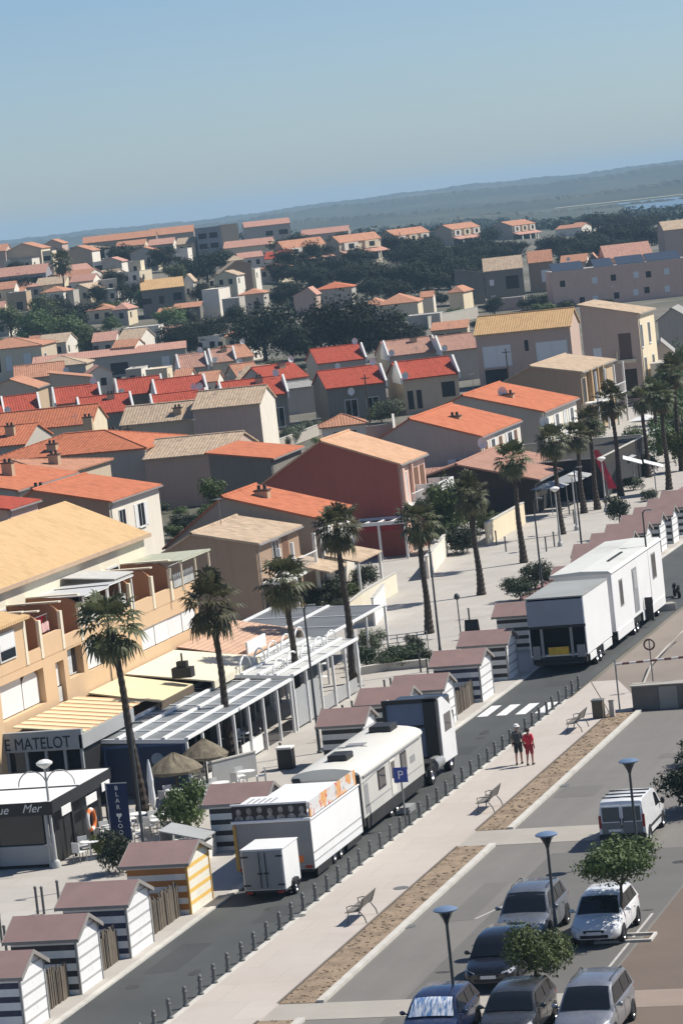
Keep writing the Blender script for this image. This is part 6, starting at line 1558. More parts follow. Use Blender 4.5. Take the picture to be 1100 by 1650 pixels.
house('orange roofed house with a pale gable end behind the two chimneys',(148,672+10),5.2,14,8,1.7,'x','cream','orange',rot=8,rwc='cream')
# beige tiled pair
house('beige tiled house with a brown wall and a white end, above the orange half roof',(418,650),6.0,7.2,8.5,1.5,'x','mauve','tan',rot=6,wins=(),rwc='white')
house('beige tiled roof spreading left of the brown walled beige house',(336,672),5.0,9.5,7,1.6,'x','beige','tan',rot=6,chims=((-3.5,1.2,-.4),(-1.0,.8,-.9)),rwc='cream')
house('house with a pale tan roof slope and a dark wall, beside the orange half roof',(373,728),4.6,8.2,10,1.3,'x','mauve','tan',rot=4,group='houses of the town')
house('orange half roof over a black shaded wall left of the wine red house',(436,740),5.0,5.4,11,.9,'my','dgrey','orange',rot=3)
house('low orange tiled annex in front of the white balustraded garden house',(452,760),3.2,5,4,.8,'my','dgrey','salmon') if False else None
# --- the terraces with red roofs
RT='red roofed terrace houses'
_tn=[0]
def terr(lab,ref,w,d=6.2,ze=4.2,rh=1.75,rc='red',wc='grey',rot=24,par=None,wins=(),**k):
    def ex(t):
        for x in ([0.02] if par in('r','b') else [])+([-w-.26] if par in('l','b') else []):
            b=MB(); b.prism([(-.35,ze-.5),(-.35,ze+.25),(d*.5,ze+rh+.45),(d+.3,ze+.25),(d+.3,ze-.5)],'x',x,x+.24); b.build('party_wall',W_WH,t)
    _tn[0]+=1
    if 'dishes' not in k: k['dishes']=((-w+.3,-.2,ze+.5),) if _tn[0]%2 else ((-.4,d*.9,ze+rh+.6),(-w*.6,-.15,ze-.6))
    if 'chims' not in k and _tn[0]%3==0: k['chims']=((-w*.35,d*.75,.25),)
    return house(lab,ref,ze,w,d*2,rh,'x',wc,rc,rot=rot,wins=wins,group=RT,extra=ex if par else None,apex=.5,**k)
terr('bright red roofed terrace house with a yellowish wall, above the grey gabled house',(737,602),6.7,par='b',wc='beige',wins=(('f',.5,1.6,1.6,1.8,'d'),('f',4.6,.6,.6,2.2,'d'),('f',5.6,.6,.7,2.2,'d')))
terr('red roofed terrace house with a dark gable, left of the bright red one',(620,616),7.0,par='r',wins=(('f',1,.6,1.4,2.0,'g'),('f',3.6,.6,1.4,2.0,'g')),wc='dgrey')
terr('dull red roof of the back terrace, right below the dark pines',(703,566),6.6,rc='brown',par='b')
terr('small red roof of the back terrace against the pines',(588,578),6.6,par='r')
terr('back terrace red roof half hidden by the pinkish wing',(772,560),5.2,rc='brown',par='l')
terr('red roofed terrace house behind the beige tiled house with the white end',(462,634),7.4,wins=(('f',.6,.4,1.2,2.2,'g'),),wc='dgrey',par='b')
terr('red roof with a big white dish above the beige tiles',(333,631),6.2,ze=4.15,wc='dgrey',par='b',dishes=((-1.6,-.4,5.0),))
terr('lower red roof in front of the one with the white dish',(333,645),6.6,d=3.2,ze=3.4,rh=1.1,wc='dgrey',par='b')
terr('red roof with a white party wall in the middle of the left terraces',(214,661),6.1,wc='dgrey',par='b',ze=3.85)
terr('red roof behind, with the pale ridge line, between two party walls',(162,644),5.6,d=4.6,ze=4.4,wc='beige',par='b')
terr('dark red roof at the left with two white party walls',(64,661),4.3,ze=4.0,wc='grey',par='b',rc='red')
terr('red roof at the left edge, cut by the picture border',(6,672),5.5,ze=3.8,wc='grey',par=None)
terr('middle red roof with a rusty patch among the left terraces',(262,630),5.6,d=4.0,ze=4.3,wc='dgrey',par='b')
terr('faded pink roof of the pair of small terraces below the pines',(334,590),4.0,rc='brown',ze=4,d=5,par='b',wc='grey')
terr('second faded pink roof of the pair below the pines, on the right',(379,581),3.4,rc='brown',ze=4,d=5,par='b',wc='grey')
terr('small orange roofed house beside a pale tank between the terraces',(408,574),4.2,rc='salmon',ze=3.2,d=3.4,wc='beige',rot=40)
terr('orange roofed shed in the garden behind the red terrace roofs',(421,604),3.6,rc='salmon',ze=2.6,d=2.6,wc='beige',rot=40)
terr('irregular red roof with a grey flat terrace behind the dark gable',(495,606),6.0,rc='red',ze=3.6,d=4,wc='grey',rot=44)
terr('grey flat roofed house joined to the dark gabled terrace house',(512,622),6.0,rc='grey',ze=3.2,rh=.5,d=5,wc='grey',rot=30)
# orange house fronts of the left middle ground
house('low house with an orange roof at the left behind the red terraces',(58,625),4.4,9,9,1.5,'y','beige','salmon',rot=10,apex=.4,rwc='tan')
house('house with a terracotta roof and a beige gable beside a white dish',(104,603),4.6,7.5,9,1.7,'x','beige','salmon',rot=20,dishes=((.3,-.1,5.2),),rwc='beige')
house('orange roof with a shadowed verge right of the beige gable',(146,608),4.2,6,8,1.2,'my','beige','salmon',rot=20)
house('tan roofed house with a scalloped dark eave below the trees',(138,588),4.2,9,9,1.5,'hip','grey','tan',rot=12,rwc='beige')
house('long low tan roof running right from the scalloped eave',(300,557+10),3.6,26,6,.9,'mx','grey','rose',rot=18,wins=(('f',3,.4,1.2,2.2,'s'),('f',10,.4,3,2,'d')))
house('cream house with tall arched windows under a brown hipped roof at the left edge',(66,556),6.2,13,12,1.6,'hip','cream','salmon',rot=8,wins=(('f',2.0,2.7,1.2,2.3,'s'),('f',5.4,2.4,1.0,2.4,'s'),('f',7.4,2.2,1.2,2.8,'d'),('f',10,2.4,1.2,2.4,'s'),('r',2,3,1.2,1.6,'g')),rwc='beige')
# ------------------------------------------------------------------ the far town on its rise
def far(label, ref, wpx, ze=5.6, dep=9, rh=1.7, ridge='x', wc='grey', rc='rose', rot=10, porch=0, dorm=0, wins=(), group='houses on the rise', name='house', cat='house', **k):
    p=ats(ref[0],ref[1],ze); d=(p-CAM).dot(_F); sc=FPX/d; w=wpx/sc
    def ex(t):
        if dorm:
            for i in range(dorm):
                x=-w*(i+.5)/dorm
                b=MB(); b.box(x-w/dorm*.33,x+w/dorm*.33,-.5,-.02,ze-1.9,ze-.25); b.build('gabled_front',wallm('white' if i%3 else 'cream'),t)
        if porch:
            b=MB(); b.prism([(-porch,ze-3.3),(-porch,ze-3.15),(-.02,ze-2.1),(-.02,ze-2.25)],'x',-w-.2,.2); b.build('porch_roof',roofm(rc,'y'),t)
            for i in range(3):
                x=-w*i/2; q=MB(); q.box(x-.2 if i else x-.4,x+.2 if i!=2 else x+.4,-porch+.2,-porch+.5,-1.5,ze-3.2); q.build('post',wallm('beige'),t)
            q=MB(); q.box(-w+.4,-.5,-.06,-.0,.2,ze-3.6); q.build('window',M_DARKIN,t)
    return house(label,ref,ze,w,dep,rh,ridge,wc,rc,rot=rot,wins=wins,far=True,group=group,extra=ex,name=name,cat=cat,**k)
def rowhouse(label,ref,wpx,lpx,nd,ze=5.6,rot=-28):
    p=ats(ref[0],ref[1],ze); sc=FPX/(p-CAM).dot(_F); w=wpx/sc/.72; l=lpx/sc/.70
    def ex(t):
        for i in range(nd):
            y=l*(i+.5)/nd; q=l/nd*.33
            b=MB(); b.box(.02,.6,y-q,y+q,ze-2.3,ze-.3); b.build('gabled_front',wallm('white' if i%3!=1 else 'cream'),t)
            b=MB(); b.box(.6,.63,y-q*.4,y+q*.4,ze-1.9,ze-.6); b.build('window',M_GL,t)
            b=MB(); b.box(2.6,2.9,y-.25,y+.25,-1.5,ze-3.5); b.build('post',wallm('white'),t)
        b=MB(); b.prism([(3.1,ze-3.5),(3.1,ze-3.35),(.02,ze-2.35),(.02,ze-2.5)],'y',-.2,l+.2); b.build('porch_roof',roofm('rose','x'),t)
        b=MB(); b.box(.01,.04,.4,l-.4,.1,ze-3.4); b.build('window',M_DARKIN,t)
    return house(label,ref,ze,w,l,1.7,'y','taupe','salmon',rot=rot,far=True,group='row houses on the ridge',extra=ex,rwc='cream',wins=())  # gable taupe, front cream: shade and sun put in the wall colours
rowhouse('far terraced house with three white gabled fronts, left of the last house on the ridge',(727,370),27,48,3)
rowhouse('last house on the ridge with a shade grey gable and three white fronts',(824,364),33,40,3)
far('low far houses with sun bleached pinkish roofs, right of the last house on the ridge',(936,366),46,ze=3.2,rh=1.2,rot=-12,wc='white',rc='salmon')
far('bleached low roof just behind the pinkish low roofs near the lagoon',(955,361),40,ze=3,rh=1.0,rot=-14,wc='white',rc='salmon')
rowhouse('far row house with a long lower roof, left of the three white gables',(635,380),24,58,3)
rowhouse('far row house with a plain pinkish wall and a white window pair',(546,391),18,68,2)
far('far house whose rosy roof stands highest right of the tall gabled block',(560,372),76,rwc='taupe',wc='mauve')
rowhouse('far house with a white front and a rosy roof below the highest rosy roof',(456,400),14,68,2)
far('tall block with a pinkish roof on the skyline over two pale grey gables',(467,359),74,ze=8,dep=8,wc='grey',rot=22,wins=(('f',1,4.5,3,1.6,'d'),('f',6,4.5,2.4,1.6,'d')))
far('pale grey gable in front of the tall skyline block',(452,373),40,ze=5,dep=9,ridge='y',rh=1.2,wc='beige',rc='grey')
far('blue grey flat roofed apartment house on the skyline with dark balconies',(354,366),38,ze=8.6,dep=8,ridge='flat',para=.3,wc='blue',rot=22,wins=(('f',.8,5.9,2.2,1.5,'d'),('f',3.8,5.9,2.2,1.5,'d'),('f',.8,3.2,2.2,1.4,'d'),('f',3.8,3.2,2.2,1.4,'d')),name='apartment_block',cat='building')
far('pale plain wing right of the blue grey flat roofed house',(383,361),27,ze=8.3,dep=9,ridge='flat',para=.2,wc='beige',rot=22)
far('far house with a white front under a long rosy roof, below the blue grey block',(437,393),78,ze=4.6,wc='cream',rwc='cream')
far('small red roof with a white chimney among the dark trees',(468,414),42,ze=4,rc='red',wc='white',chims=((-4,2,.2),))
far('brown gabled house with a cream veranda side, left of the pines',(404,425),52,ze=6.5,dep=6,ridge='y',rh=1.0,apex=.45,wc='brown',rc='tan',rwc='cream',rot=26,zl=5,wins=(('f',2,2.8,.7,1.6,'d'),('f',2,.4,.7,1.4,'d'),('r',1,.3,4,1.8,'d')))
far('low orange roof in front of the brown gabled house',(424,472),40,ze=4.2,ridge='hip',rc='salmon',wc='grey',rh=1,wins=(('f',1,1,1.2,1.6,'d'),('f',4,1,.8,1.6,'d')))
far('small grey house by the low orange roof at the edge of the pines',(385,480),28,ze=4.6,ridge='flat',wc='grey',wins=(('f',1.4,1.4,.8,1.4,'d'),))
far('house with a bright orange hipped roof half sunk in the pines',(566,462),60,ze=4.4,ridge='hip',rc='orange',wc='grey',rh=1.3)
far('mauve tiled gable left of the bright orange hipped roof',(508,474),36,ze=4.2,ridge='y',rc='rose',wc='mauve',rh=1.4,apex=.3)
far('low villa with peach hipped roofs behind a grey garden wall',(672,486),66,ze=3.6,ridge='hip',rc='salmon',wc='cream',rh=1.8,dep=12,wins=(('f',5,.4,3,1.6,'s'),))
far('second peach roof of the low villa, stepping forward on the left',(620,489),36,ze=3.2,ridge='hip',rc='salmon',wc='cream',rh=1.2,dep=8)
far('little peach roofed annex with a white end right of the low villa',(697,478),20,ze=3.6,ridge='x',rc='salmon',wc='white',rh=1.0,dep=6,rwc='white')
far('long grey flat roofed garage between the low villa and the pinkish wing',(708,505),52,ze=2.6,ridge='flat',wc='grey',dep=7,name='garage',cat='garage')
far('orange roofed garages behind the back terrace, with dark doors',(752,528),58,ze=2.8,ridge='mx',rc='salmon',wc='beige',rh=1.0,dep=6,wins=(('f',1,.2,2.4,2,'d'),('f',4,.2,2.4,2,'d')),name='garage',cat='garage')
far('grey long wall house with a white gable and ochre roof',(296,461),68,ze=6.2,dep=9,ridge='x',rc='ochre',wc='dgrey',rh=1.9,rot=20,rwc='white',wins=(('f',.6,3.4,1.8,1.6,'d'),('f',4.4,3.0,1.0,1.6,'d'),('f',7,3.2,2.2,1.2,'d')),chims=((-8.5,4,.5),))  # white house: shade on the long wall put in as dark grey
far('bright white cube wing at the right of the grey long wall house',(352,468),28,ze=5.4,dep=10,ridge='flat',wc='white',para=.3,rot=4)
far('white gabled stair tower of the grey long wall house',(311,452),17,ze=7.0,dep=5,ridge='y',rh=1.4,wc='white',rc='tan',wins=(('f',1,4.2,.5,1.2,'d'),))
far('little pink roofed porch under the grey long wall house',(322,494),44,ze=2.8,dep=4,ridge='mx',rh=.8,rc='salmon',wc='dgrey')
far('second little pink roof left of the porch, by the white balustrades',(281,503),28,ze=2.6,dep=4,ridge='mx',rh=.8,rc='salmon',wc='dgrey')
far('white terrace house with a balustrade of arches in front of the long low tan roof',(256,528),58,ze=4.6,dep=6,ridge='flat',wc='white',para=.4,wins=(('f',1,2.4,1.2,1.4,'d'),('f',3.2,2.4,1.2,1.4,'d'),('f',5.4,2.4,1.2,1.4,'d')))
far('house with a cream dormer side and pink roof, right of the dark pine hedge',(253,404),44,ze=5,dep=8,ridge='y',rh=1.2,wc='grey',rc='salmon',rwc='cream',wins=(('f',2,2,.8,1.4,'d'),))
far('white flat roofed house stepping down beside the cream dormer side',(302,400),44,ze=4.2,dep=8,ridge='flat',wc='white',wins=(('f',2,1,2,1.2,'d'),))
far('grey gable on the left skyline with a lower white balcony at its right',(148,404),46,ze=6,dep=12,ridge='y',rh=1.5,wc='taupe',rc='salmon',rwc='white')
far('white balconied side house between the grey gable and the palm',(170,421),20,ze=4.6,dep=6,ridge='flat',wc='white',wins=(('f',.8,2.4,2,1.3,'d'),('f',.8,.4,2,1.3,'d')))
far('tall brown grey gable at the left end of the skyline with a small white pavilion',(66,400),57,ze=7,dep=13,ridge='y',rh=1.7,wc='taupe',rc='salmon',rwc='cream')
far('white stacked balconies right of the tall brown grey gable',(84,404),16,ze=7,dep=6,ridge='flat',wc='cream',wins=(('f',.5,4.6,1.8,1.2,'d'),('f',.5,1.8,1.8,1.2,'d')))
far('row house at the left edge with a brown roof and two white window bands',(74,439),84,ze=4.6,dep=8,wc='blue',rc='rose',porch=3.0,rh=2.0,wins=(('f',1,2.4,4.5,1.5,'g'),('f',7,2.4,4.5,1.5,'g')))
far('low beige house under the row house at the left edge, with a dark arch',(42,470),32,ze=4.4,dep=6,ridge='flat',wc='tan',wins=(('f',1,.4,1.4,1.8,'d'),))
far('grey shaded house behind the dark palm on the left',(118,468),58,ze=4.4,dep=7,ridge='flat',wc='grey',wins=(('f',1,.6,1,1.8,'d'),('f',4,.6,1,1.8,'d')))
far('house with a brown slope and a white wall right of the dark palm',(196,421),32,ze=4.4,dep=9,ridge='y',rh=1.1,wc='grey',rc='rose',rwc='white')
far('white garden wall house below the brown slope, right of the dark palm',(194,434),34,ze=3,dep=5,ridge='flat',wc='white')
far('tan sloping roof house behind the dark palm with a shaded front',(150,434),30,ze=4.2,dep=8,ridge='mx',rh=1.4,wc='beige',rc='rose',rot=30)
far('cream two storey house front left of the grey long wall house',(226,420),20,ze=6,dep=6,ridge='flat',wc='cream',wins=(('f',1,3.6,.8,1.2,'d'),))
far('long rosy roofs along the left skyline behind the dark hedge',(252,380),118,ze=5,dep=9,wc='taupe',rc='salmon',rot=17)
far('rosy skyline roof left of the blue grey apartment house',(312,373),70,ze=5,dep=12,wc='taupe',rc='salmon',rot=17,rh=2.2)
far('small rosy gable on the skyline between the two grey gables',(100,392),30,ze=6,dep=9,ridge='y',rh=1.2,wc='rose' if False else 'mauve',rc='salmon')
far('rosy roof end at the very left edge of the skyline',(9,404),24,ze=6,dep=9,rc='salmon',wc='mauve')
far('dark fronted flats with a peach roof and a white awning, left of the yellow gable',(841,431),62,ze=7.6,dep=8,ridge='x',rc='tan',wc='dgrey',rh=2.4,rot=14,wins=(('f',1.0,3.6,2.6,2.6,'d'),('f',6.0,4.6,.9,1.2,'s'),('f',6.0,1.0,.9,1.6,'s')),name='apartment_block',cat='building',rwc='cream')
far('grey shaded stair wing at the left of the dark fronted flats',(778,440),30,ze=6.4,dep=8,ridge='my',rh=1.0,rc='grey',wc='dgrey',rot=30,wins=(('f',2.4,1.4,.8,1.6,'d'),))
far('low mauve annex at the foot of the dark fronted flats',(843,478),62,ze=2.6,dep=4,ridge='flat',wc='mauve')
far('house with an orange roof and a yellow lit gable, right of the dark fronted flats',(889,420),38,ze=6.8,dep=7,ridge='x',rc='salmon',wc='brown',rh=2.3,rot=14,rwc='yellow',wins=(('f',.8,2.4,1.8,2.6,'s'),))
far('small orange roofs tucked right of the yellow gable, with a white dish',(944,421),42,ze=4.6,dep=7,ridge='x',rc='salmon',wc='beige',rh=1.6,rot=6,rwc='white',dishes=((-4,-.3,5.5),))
def ex_pink(t): pass
PK=house('long pink apartment building with rows of small windows',(1108,415),7.4,27,9,.4,'flat','pink','grey',rot=20,para=0,far=True,wins=tuple(('f',u,z,1.0,1.2,'d' if i%2 else 's') for i,(u,z) in enumerate(((4,4.6),(7.6,4.4),(10.0,4.6),(14.5,4.5),(18.2,4.4),(24.5,4.4),(4.2,1.2),(8.2,1.4),(10.4,1.2),(14.2,1.0),(18.4,.8),(21.0,.8)))),name='apartment_block',cat='building')
for i,(x0,x1) in enumerate(((-26.8,-20.6),(-18.6,-14.8),(-14.0,-8.6),(-8.2,-1.5))):
    b=MB(); b.prism([(.2,7.45),(.2,7.55),(3.6,9.0),(3.6,8.9)],'x',x0,x1); b.build('solar_panel',mat('solar_blue',(.045,.06,.085),.3,.1,1.0),PK)
far('house with a rose roof and a sunlit yellow gable behind the solar panels',(1050,409),76,ze=8.6,dep=9,ridge='x',rc='rose',wc='pink',rh=2.4,rot=20,rwc='yellow',wins=(('f',1,6.4,1.4,1.0,'d'),))
far('dark grey gable left of the rose roof behind the solar panels',(966,424),22,ze=7.6,dep=8,ridge='y',rh=2,wc='dgrey',rc='rose',rwc='white')
far('grey brown block with a pale roof at the right edge below the lagoon',(1112,367),44,ze=9,dep=10,ridge='x',rc='tan',wc='mauve',rh=2.0,rot=20)
far('pale villa front at the right edge among dark palms, right of the tower',(1082,566),34,ze=5,dep=8,ridge='y',rh=1.2,wc='grey',rc='grey',rot=10,rwc='white')
far('white low house just right of the tower, in hazy light',(1072,585),26,ze=4.4,dep=6,ridge='flat',wc='white',rot=0)
far('pale roofed house between the pink building and the right edge',(1108,512),50,ze=6,dep=9,ridge='y',rh=1.4,wc='grey',rc='grey',rot=5)
far('small cream and orange house squeezed between the pines and the dark flats',(745,470),24,ze=4.4,dep=8,ridge='hip',rh=1.2,wc='cream',rc='salmon',rot=0)
# ------------------------------------------------------------------ trees of the town
def TR(kd,cx,cy,rpx,hs,label,group,**k):
    """crown centre in the photograph and its half width"""
    q=ats(cx,cy+rpx*1.15,0); d=(q-CAM).dot(_F); R=rpx*d/FPX
    return tree(kd,q.x,q.y,R,hs,label,group,**k)
G1='dark pines in the middle of the town'
for a in (('pine',562,505,66,1.0,'biggest dark pine, standing behind the back red terraces'),('pine',518,518,50,1.0,'dark pine leaning on the left flank of the biggest one'),('pine',615,520,52,.95,'dark pine on the right flank of the biggest one'),('pine',660,530,36,.8,'low dark pine at the right end of the clump, by the back terraces'),('pine',428,515,58,1.0,'broad dark pine left of the biggest clump'),('pine',388,505,28,1.0,'dark pine beside the small grey house'),('pine',472,535,42,.9,'dark pine in the gap between the two big clumps'),
          ('pine',325,535,34,1.0,'dark pine over the long low tan roof end'),('pine',296,540,24,.9,'dark bushy pine left of the one over the tan roof'),('pine',350,520,24,1.0,'dark pine under the white cube wing'),('pine',575,545,34,.8,'low dark pine right above the red back roofs')): TR(*a,G1)
G2='dark wood behind the pines'
spots=[(478,430,24),(505,425,28),(535,415,30),(560,430,30),(590,420,34),(622,428,36),(655,425,38),(690,430,40),(725,425,36),(748,415,30),(700,470,22),(640,455,30),(600,450,28),(560,470,20),(470,455,20),(520,400,22),(580,400,24),(640,402,22),(770,398,26),(800,392,28),(826,388,26),(735,395,24)]
for i,(x,y,r) in enumerate(spots): TR('wide',x,y,r,1.0,'dark rounded tree crowded in the wood between the pines and the row houses',G2)
G3='dark trees below the lagoon'
for i,(x,y,r) in enumerate([(965,345,26),(1000,345,30),(1035,350,28),(985,362,30),(1020,365,32),(1050,368,26),(950,372,28),(905,380,30),(935,388,30),(880,385,22),(970,385,26),(1000,388,24),(915,400,22),(1060,345,16),(940,352,18)]): TR('wide',x,y,r,1.0,'dark rounded tree of the dense grove below the lagoon',G3)
G4='dark trees on the left rise'
for a in (('wide',205,388,36,.8,'wide dark hedge like tree under the left skyline roofs'),('wide',170,392,22,.8,'dark tree at the left end of the skyline hedge'),('wide',240,385,24,.8,'dark tree under the rosy skyline roof'),('wide',285,382,24,.8,'dark tree left of the blue grey block'),('pine',335,415,36,.9,'round dark pine below the blue grey block'),('pine',305,425,26,.9,'dark pine above the long wall house'),('pine',362,412,22,.9,'dark pine between the blue grey block and the brown gable'),('pine',212,468,24,1.0,'dark pine left of the long wall house'),
          ('broad',118,530,36,1.0,'dark green garden tree below the dark palm'),('broad',150,545,28,1.0,'garden tree right of the dark green one'),('broad',60,520,34,1.0,'broad garden tree over the cream arched house'),('broad',20,512,30,1.0,'garden tree at the left edge over the cream arched house'),('pine',85,505,24,1.0,'dark pine between the garden trees at the left'),('broad',180,520,18,1.0,'small garden tree left of the white balustrades'),('pine',90,478,18,.9,'dark bush like tree by the low beige house'),('pine',160,470,20,1.0,'dark tree right of the dark palm'),('pine',190,500,14,1.0,'small dark tree left of the balustrade house')): TR(*a,G4)
G5='garden trees and shrubs among the houses'
gl=[
('olive',470,690,24,.8,'grey green shrub behind the white ended beige house'),('olive',500,680,20,.8,'grey green shrub left of the small pavilion'),('greenbush',520,700,18,.7,'green shrub in front of the small pavilion garden'),('darkbush',455,705,16,.9,'dark shrub by the white end wall'),('olive',545,700,14,.7,'dry looking shrub beside the pavilion post'),('greenbush',210,690,20,.8,'dark leafy shrub below the red terrace with party wall'),('greenbush',185,686,16,.8,'leafy shrub beside the orange roof with pale gable'),('darkbush',225,765,16,.9,'dark shrub at the corner of the white ended house'),('darkbush',260,805,20,.8,'dark shrubs in the shaded yard behind the taupe gable'),('greenbush',290,815,14,.8,'green shrub at the back of the taupe gable'),
('greenbush',390,600,22,.7,'lush green shrub between the small terraces'),('olive',365,590,16,.6,'grey green shrub before the pair of faded roofs'),('darkbush',440,580,16,.8,'round dark shrub under the pines by the orange shed'),('greenbush',545,665,16,.7,'shrub under the dark gabled terrace'),('olive',625,655,16,.8,'shrub at the end of the party wall'),('darkbush',80,690,12,.8,'dark shrub in front of the dark red roof'),('greenbush',345,625,14,.6,'shrub by the white dish roof'),
('greenbush',880,480,22,.6,'green hedge like shrub behind the peach roofed wing'),('greenbush',910,478,16,.6,'yellowish green shrub behind the peach roofed wing, on the right'),('darkbush',875,470,22,.8,'dark round shrub before the yellow gable house'),('darkbush',850,478,20,.8,'dark round shrub left of the yellow gable house'),
('broad',960,690,20,1.1,'leafy street tree below the timber balcony'),('broad',985,665,20,1.1,'leafy street tree at the foot of the tower'),('darkbush',1020,770,18,1.0,'dark trimmed shrub by the red flag'),('darkbush',1045,790,16,.9,'dark trimmed shrub at the end of the red strip'),('broad',1085,660,30,1.2,'hazy dark tree at the right edge of the seafront'),('broad',1060,690,22,1.2,'hazy dark tree behind the far palms'),('darkbush',900,470,14,.7,'small dark shrub behind the wing'),
('olive',525,955,18,.8,'grey green shrub in the front garden of the taupe house'),('greenbush',500,960,14,.8,'small green shrub in the front garden of the tiled house'),('darkbush',545,965,16,.7,'dark shrub against the cream garden wall'),('darkbush',470,975,14,.7,'dark low shrub beside the pergola end')]
for a in gl: TR(*a,G5,name='shrub' if a[0] not in('broad',) else 'tree',cat='shrub' if a[0] not in('broad',) else 'tree')
# the blur of greenery and masonry between the houses
r=random.Random(5); mats_=[('darkbush',.9),('greenbush',.9),('olive',.9),('pine',1.0)]
n=0
for k in range(90):
    x=r.uniform(0,1090); y=r.uniform(470,690)
    if x>700 and y>540: continue
    q=ats(x,y); kd,hs=mats_[k%4]; R=r.uniform(.9,2.0)*(1.25 if kd=='pine' else 1)
    tree(kd,q.x,q.y,R,hs,'small dark shrub in the gardens between the houses of the town','small garden shrubs',name='shrub',cat='shrub'); n+=1
# garden walls
gw=[((150,805),(260,775),1.8,'grey','grey yard wall behind the house with the fresh orange roof'),((560,715),(640,705),1.5,'pink','pale pink yard wall behind the wine red house'),((640,735),(636,700),2.2,'white','short white wall at the corner of the grey gabled house'),((430,735),(520,700),1.2,'grey','grey garden wall behind the peach roof'),((520,665),(640,655),1.2,'beige','garden wall below the dark gabled terrace'),((690,530),(770,512),2.2,'grey','long grey retaining wall behind the back terrace'),((900,487),(1090,462),1.6,'beige','long pale wall at the foot of the pink building'),((60,600),(200,565),1.2,'beige','garden wall below the scalloped eave'),((200,560),(330,535),1.4,'grey','garden wall in front of the balustrade house'),((0,480),(120,462),1.5,'grey','garden wall of the row house at the left edge'),((785,880),(845,845),1.6,'cream','cream wall of the garden by the leaning palm'),((690,935),(720,895),1.5,'white','white wall at the side of the wine red house'),((330,770),(420,735),1.6,'dgrey','dark yard wall under the orange half roof'),((100,690),(230,672),1.0,'beige','low wall below the middle red terraces'),((290,620),(400,600),1.0,'beige','low wall below the pair of faded roofs')]
for (a,b_,h,w_,l) in gw:
    A=ats(*a); B=ats(*b_); lowfence([(A.x,A.y),(B.x,B.y)],h,wallm(w_),l,name='garden_wall',group='garden walls',th=.18)
# telephone poles in the back streets
for (px,py,h,l) in ((598,705,7,'thin dark pole beside the small orange pavilion'),(22,800,7,'dark pole in front of the orange roof cut by the left edge'),(218,790,6.5,'thin dark pole in the shaded yard of the white ended house'),(308,712,4,'thin dark pole before the beige tiled roof'),(822,640,6,'thin pole behind the grey house with the red orange roof')):
    q=at(px,py); t=thing('utility_pole',l,'pole',(q.x,q.y,0),0,'poles of the back streets'); b=MB(); b.lathe((0,0,0),[(.11,0),(.07,h)],8); b.build('pole',M_BARK,t); b=MB(); b.box(-.5,.5,-.04,.04,h-.5,h-.4); b.build('cross_arm',M_BARK,t)
# red feather flag and far street furniture
q=at(983,815); t=thing('feather_flag','red feather flag on a leaning pole in front of the far restaurants','flag',(q.x,q.y,.05))
b=MB(); b.path([(0,0,0),(-.25,0,3.2),(-.6,0,4.6)],.035,6); b.build('pole',M_GALV,t)
b=MB(); rows=[[(-.12-.12*j+ .75*k/4*(1-.06*j)+.04*sin(k*2+j),.05*sin(k*1.3+j),1.3+.45*j) for k in range(5)] for j in range(8)]; b.grid(rows); b.build('flag_cloth',mat('flag_red',(.45,.03,.06),.8,.25,1.5),t)
for (px,py,w_,a,l) in ((1018,742,3.4,.5,'white parasol awning tilted over the far terrace, left of the pair'),(1052,748,3.0,.5,'white parasol awning tilted over the far terrace, right of the pair'),(950,755,2.6,.6,'grey white awning beside the red feather flag')):
    q=at(px,py,2.4); t=thing('awning',l,'awning',(q.x,q.y,.05),0,'far terrace awnings'); b=MB(); b.obox((0,0,2.4),1.6,w_,.06,.2,0,.35); b.build('awning_cloth',M_AWW,t); b=MB(); b.tube((0,0,0),(0,0,2.35),.05); b.build('post',M_ALU,t)
# ---- the packed small houses of the rise
r=random.Random(77); put=0
kinds=[('white','salmon'),('cream','tan'),('white',None),('cream','salmon'),('grey','rose'),('beige','tan'),('white','rose'),('grey',None),('cream',None),('taupe','salmon')]
def fill(x,y,i):
    wc,rc=kinds[i%len(kinds)]; wpx=r.uniform(24,50)
    lab='small house of the packed far quarter, half hidden among its neighbours' 
    k=dict(ze=r.choice((2.9,3.4,4.6)),dep=r.uniform(6,9),rot=r.choice((2,6,12,-8,24)),wc=wc,rwc='white' if i%3 else 'cream',group='small houses packed on the rise')
    n=r.randint(1,3); k['wins']=tuple(('f',1+j*2.2,k['ze']-1.9,.9,1.2,'d') for j in range(n))+(('r',1.5,k['ze']-1.9,.9,1.2,'d'),)
    if rc is None: far(lab,(x,y),wpx,ridge='flat',para=.25,**k)
    else: far(lab,(x,y),wpx,ridge=r.choice(('x','y','x','hip')),rc=rc,rh=r.uniform(1,1.6),**k)
i=0
for row,(y0,x0,x1,st) in enumerate(((408,120,330,34),(420,0,60,30),(448,110,220,36),(462,20,215,40),(482,0,200,44),(500,180,240,30),(415,395,470,30),(400,470,560,34),(440,380,470,30),(545,190,330,46),(560,20,130,44),(575,60,260,48),(590,0,80,40),(600,180,280,42),(615,300,420,50),(540,350,420,40),(500,0,40,40))):
    x=x0
    while x<x1:
        if r.random()<.88: fill(x+r.uniform(-8,8),y0-(x-x0)*.09+r.uniform(-5,5),i); i+=1; x+=st*r.uniform(.85,1.3)

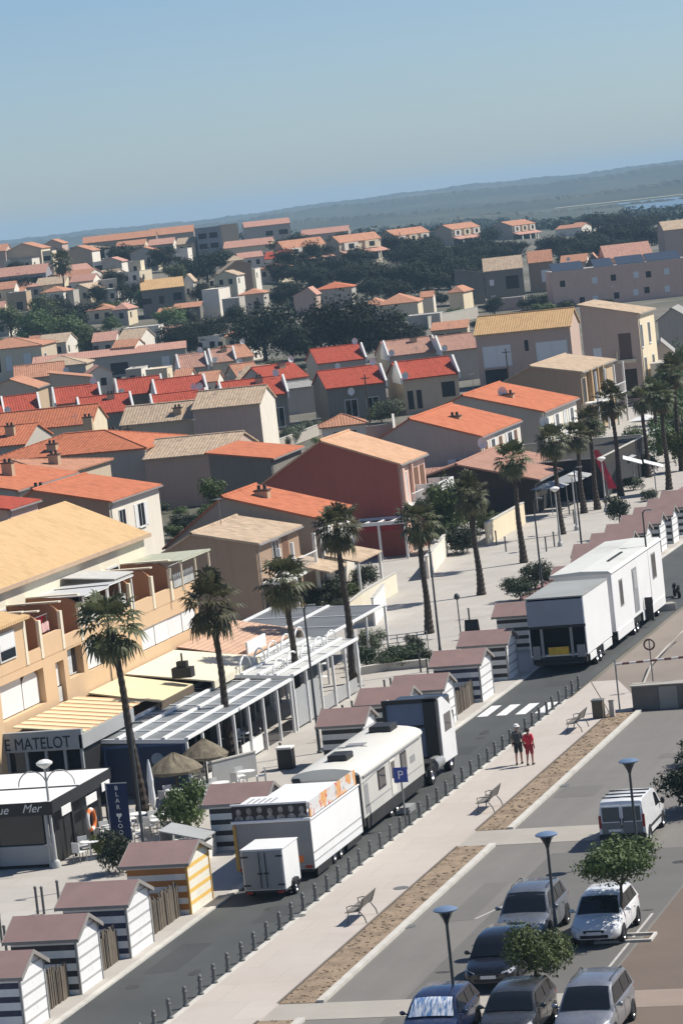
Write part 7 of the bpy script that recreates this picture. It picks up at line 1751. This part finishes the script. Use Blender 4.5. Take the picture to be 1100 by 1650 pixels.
r=random.Random(91)
for k in range(38):
    x=r.uniform(0,345); y=r.uniform(425,575); q=ats(x,y); kd=('pine','wide','broad','darkbush','pine')[k%5]
    tree(kd,q.x,q.y,r.uniform(1.8,3.8),r.uniform(.85,1.2),'dark garden tree in a gap of the packed quarter on the left','garden trees of the left rise')
for k in range(26):
    x=r.uniform(440,800); y=r.uniform(405,500)-(x-440)*.05; q=ats(x,y)
    tree('wide',q.x,q.y,r.uniform(3.5,5.5),r.uniform(.9,1.15),'dark rounded tree crowded in the wood between the pines and the row houses',G2)
# dry tufts in the planting strips
b=MB()
for k in range(600):
    y=r.uniform(100,160.5)
    if 102.9<y<105.1 or 129.8<y<132.9: continue
    x=r.uniform(-34.85,-33.65); s_=r.uniform(.025,.085); a=r.uniform(0,pi)
    for j in range(3):
        a+=1.05; dx,dy=cos(a)*s_,sin(a)*s_; b.add([(x-dx,y-dy,.03),(x+dx,y+dy,.03),(x+dx*.6,y+dy*.6,.03+s_*.45),(x-dx*.7,y-dy*.7,.03+s_*.4)],[(0,1,2,3)])
tag(b.build('dry_grass',foliage('dry_tufts',(.34,.28,.19),(.46,.40,.28),1.0,.9,.2)),kind='stuff')

for (px,py,kd,R,hs,cz,l) in ((352,862,'greenbush',1.5,1.25,2.3,'bright leafy garden tree before the black shaded wall'),(338,868,'greenbush',1.0,1.2,1.2,'smaller leafy shrub beside the bright garden tree'),(300,858,'darkbush',1.3,1.0,0,'dark shrub in the yard behind the taupe gable'),(282,868,'greenbush',.9,1.0,0,'green shrub at the corner of the dark yard'),
    (728,886,'broad',1.9,1.45,.2,'big leafy tree between the wine red house and the leaning palm'),(706,890,'broad',1.35,1.5,.2,'leafy tree at the balcony corner of the wine red house'),(760,868,'broad',1.6,1.4,.2,'leafy tree at the side of the dark open pavilion'),(745,893,'darkbush',1.5,1.0,0,'dark shrub under the big leafy trees'),(790,858,'greenbush',1.4,.9,0,'green shrub at the cream wall by the leaning palm')):
    q=at(px,py); tree(kd,q.x,q.y,R,hs,l,G5,crown_z=cz)
for k,(px,py,R) in enumerate(((1064,650,1.7),(1084,625,2.0),(1098,655,2.2),(1090,695,1.6),(1098,600,2.2),(1075,720,1.5),(1040,742,1.2),(1096,735,1.6),(1030,720,1.4),(1010,735,1.4),(880,700,1.6),(905,712,1.5),(860,735,1.5))):
    q=at(px,py+25); tree('broad' if k%3 else 'darkbush',q.x,q.y,R,1.3,'dull street tree of the far end of the seafront',group='street trees of the far seafront')
for k,(px,py) in enumerate(((930,812),(948,800),(975,790),(1000,780),(1022,765),(985,765),(915,820),(1060,735),(1040,712),(890,830))):
    q=at(px,py); t=thing('terrace_parasol','pale square parasol over the far restaurant terrace','parasol',(q.x,q.y,.05),0,'parasols of the far terraces')
    b=MB(); b.tube((0,0,0),(0,0,2.3),.035,n=6); b.build('pole',M_ALU,t)
    b=MB(); A=[(-1.3,-1.3,2.15),(1.3,-1.3,2.15),(1.3,1.3,2.15),(-1.3,1.3,2.15)]
    for i in range(4): b.poly([A[i],A[(i+1)%4],(0,0,2.65)])
    b.build('parasol_cloth',M_AWW if k%3 else M_GREYP,t)

# woodland on the plain beyond the town, too far to count
r=random.Random(17); b=MB()
for k in range(520):
    d=r.uniform(1420,2700); c=r.uniform(-640,640)
    if c>330 and d>2050: continue
    l=c/FPX*d; q=_F0*d+_R0*l; gz=ground_z(q.x,q.y); R=r.uniform(2.5,6)
    for j in range(46):
        u=Vector((r.gauss(0,1),r.gauss(0,1),abs(r.gauss(0,.8)))); u.normalize()
        p=Vector((q.x+u.x*R*1.3,q.y+u.y*R,gz+u.z*R*.9+.3)); a=Vector((r.uniform(-1,1),r.uniform(-1,1),r.uniform(-.4,.4))).normalized()*r.uniform(.7,1.5); c2=u.cross(a).normalized()*r.uniform(.6,1.3)
        b.add([p-a,p+c2,p+a,p-c2],[(0,1,2,3)])
tag(b.build('woodland',F_PINE),kind='stuff')
# ------------------------------------------------------------------ light, sky, air
SUN_EL=radians(49); SUN_AZ=math.atan2(2.92,1.85)
sd=bpy.data.lights.new('sun','SUN'); sd.energy=5.0; sd.angle=radians(.53); sd.color=(1.0,.95,.87)
so=bpy.data.objects.new('sun',sd); COL.objects.link(so)
dv=Vector((sin(SUN_AZ)*cos(SUN_EL),cos(SUN_AZ)*cos(SUN_EL),sin(SUN_EL)))
so.rotation_euler=dv.to_track_quat('Z','Y').to_euler()
w=bpy.data.worlds.new('World'); S.world=w; w.use_nodes=True
nt=w.node_tree; bg=nt.nodes['Background']
sk=nt.nodes.new('ShaderNodeTexSky'); sk.sky_type='NISHITA'; sk.sun_disc=False
sk.sun_elevation=SUN_EL; sk.sun_rotation=SUN_AZ; sk.altitude=50; sk.air_density=.75; sk.dust_density=.45; sk.ozone_density=6.0
nt.links.new(sk.outputs[0],bg.inputs['Color']); bg.inputs['Strength'].default_value=.085
# the summer air between here and the hills
hm=bpy.data.materials.new('haze_air'); hm.use_nodes=True; hnt=hm.node_tree
hnt.nodes.remove(hnt.nodes['Principled BSDF'])
pv=hnt.nodes.new('ShaderNodeVolumePrincipled'); pv.inputs['Color'].default_value=(.52,.78,1.0,1); pv.inputs['Density'].default_value=.00012; pv.inputs['Anisotropy'].default_value=.0
hnt.links.new(pv.outputs[0],hnt.nodes['Material Output'].inputs['Volume'])
b=MB(); b.box(-11000,9000,-700,12000,-2.0,64)
tag(b.build('haze',hm),kind='stuff')
S.view_settings.view_transform='Standard'; S.view_settings.look='None'; S.view_settings.gamma=1; S.view_settings.use_curve_mapping=False
S.view_settings.exposure=.32
S.cycles.use_denoising=True; S.cycles.max_bounces=6; S.cycles.diffuse_bounces=3; S.cycles.volume_bounces=0
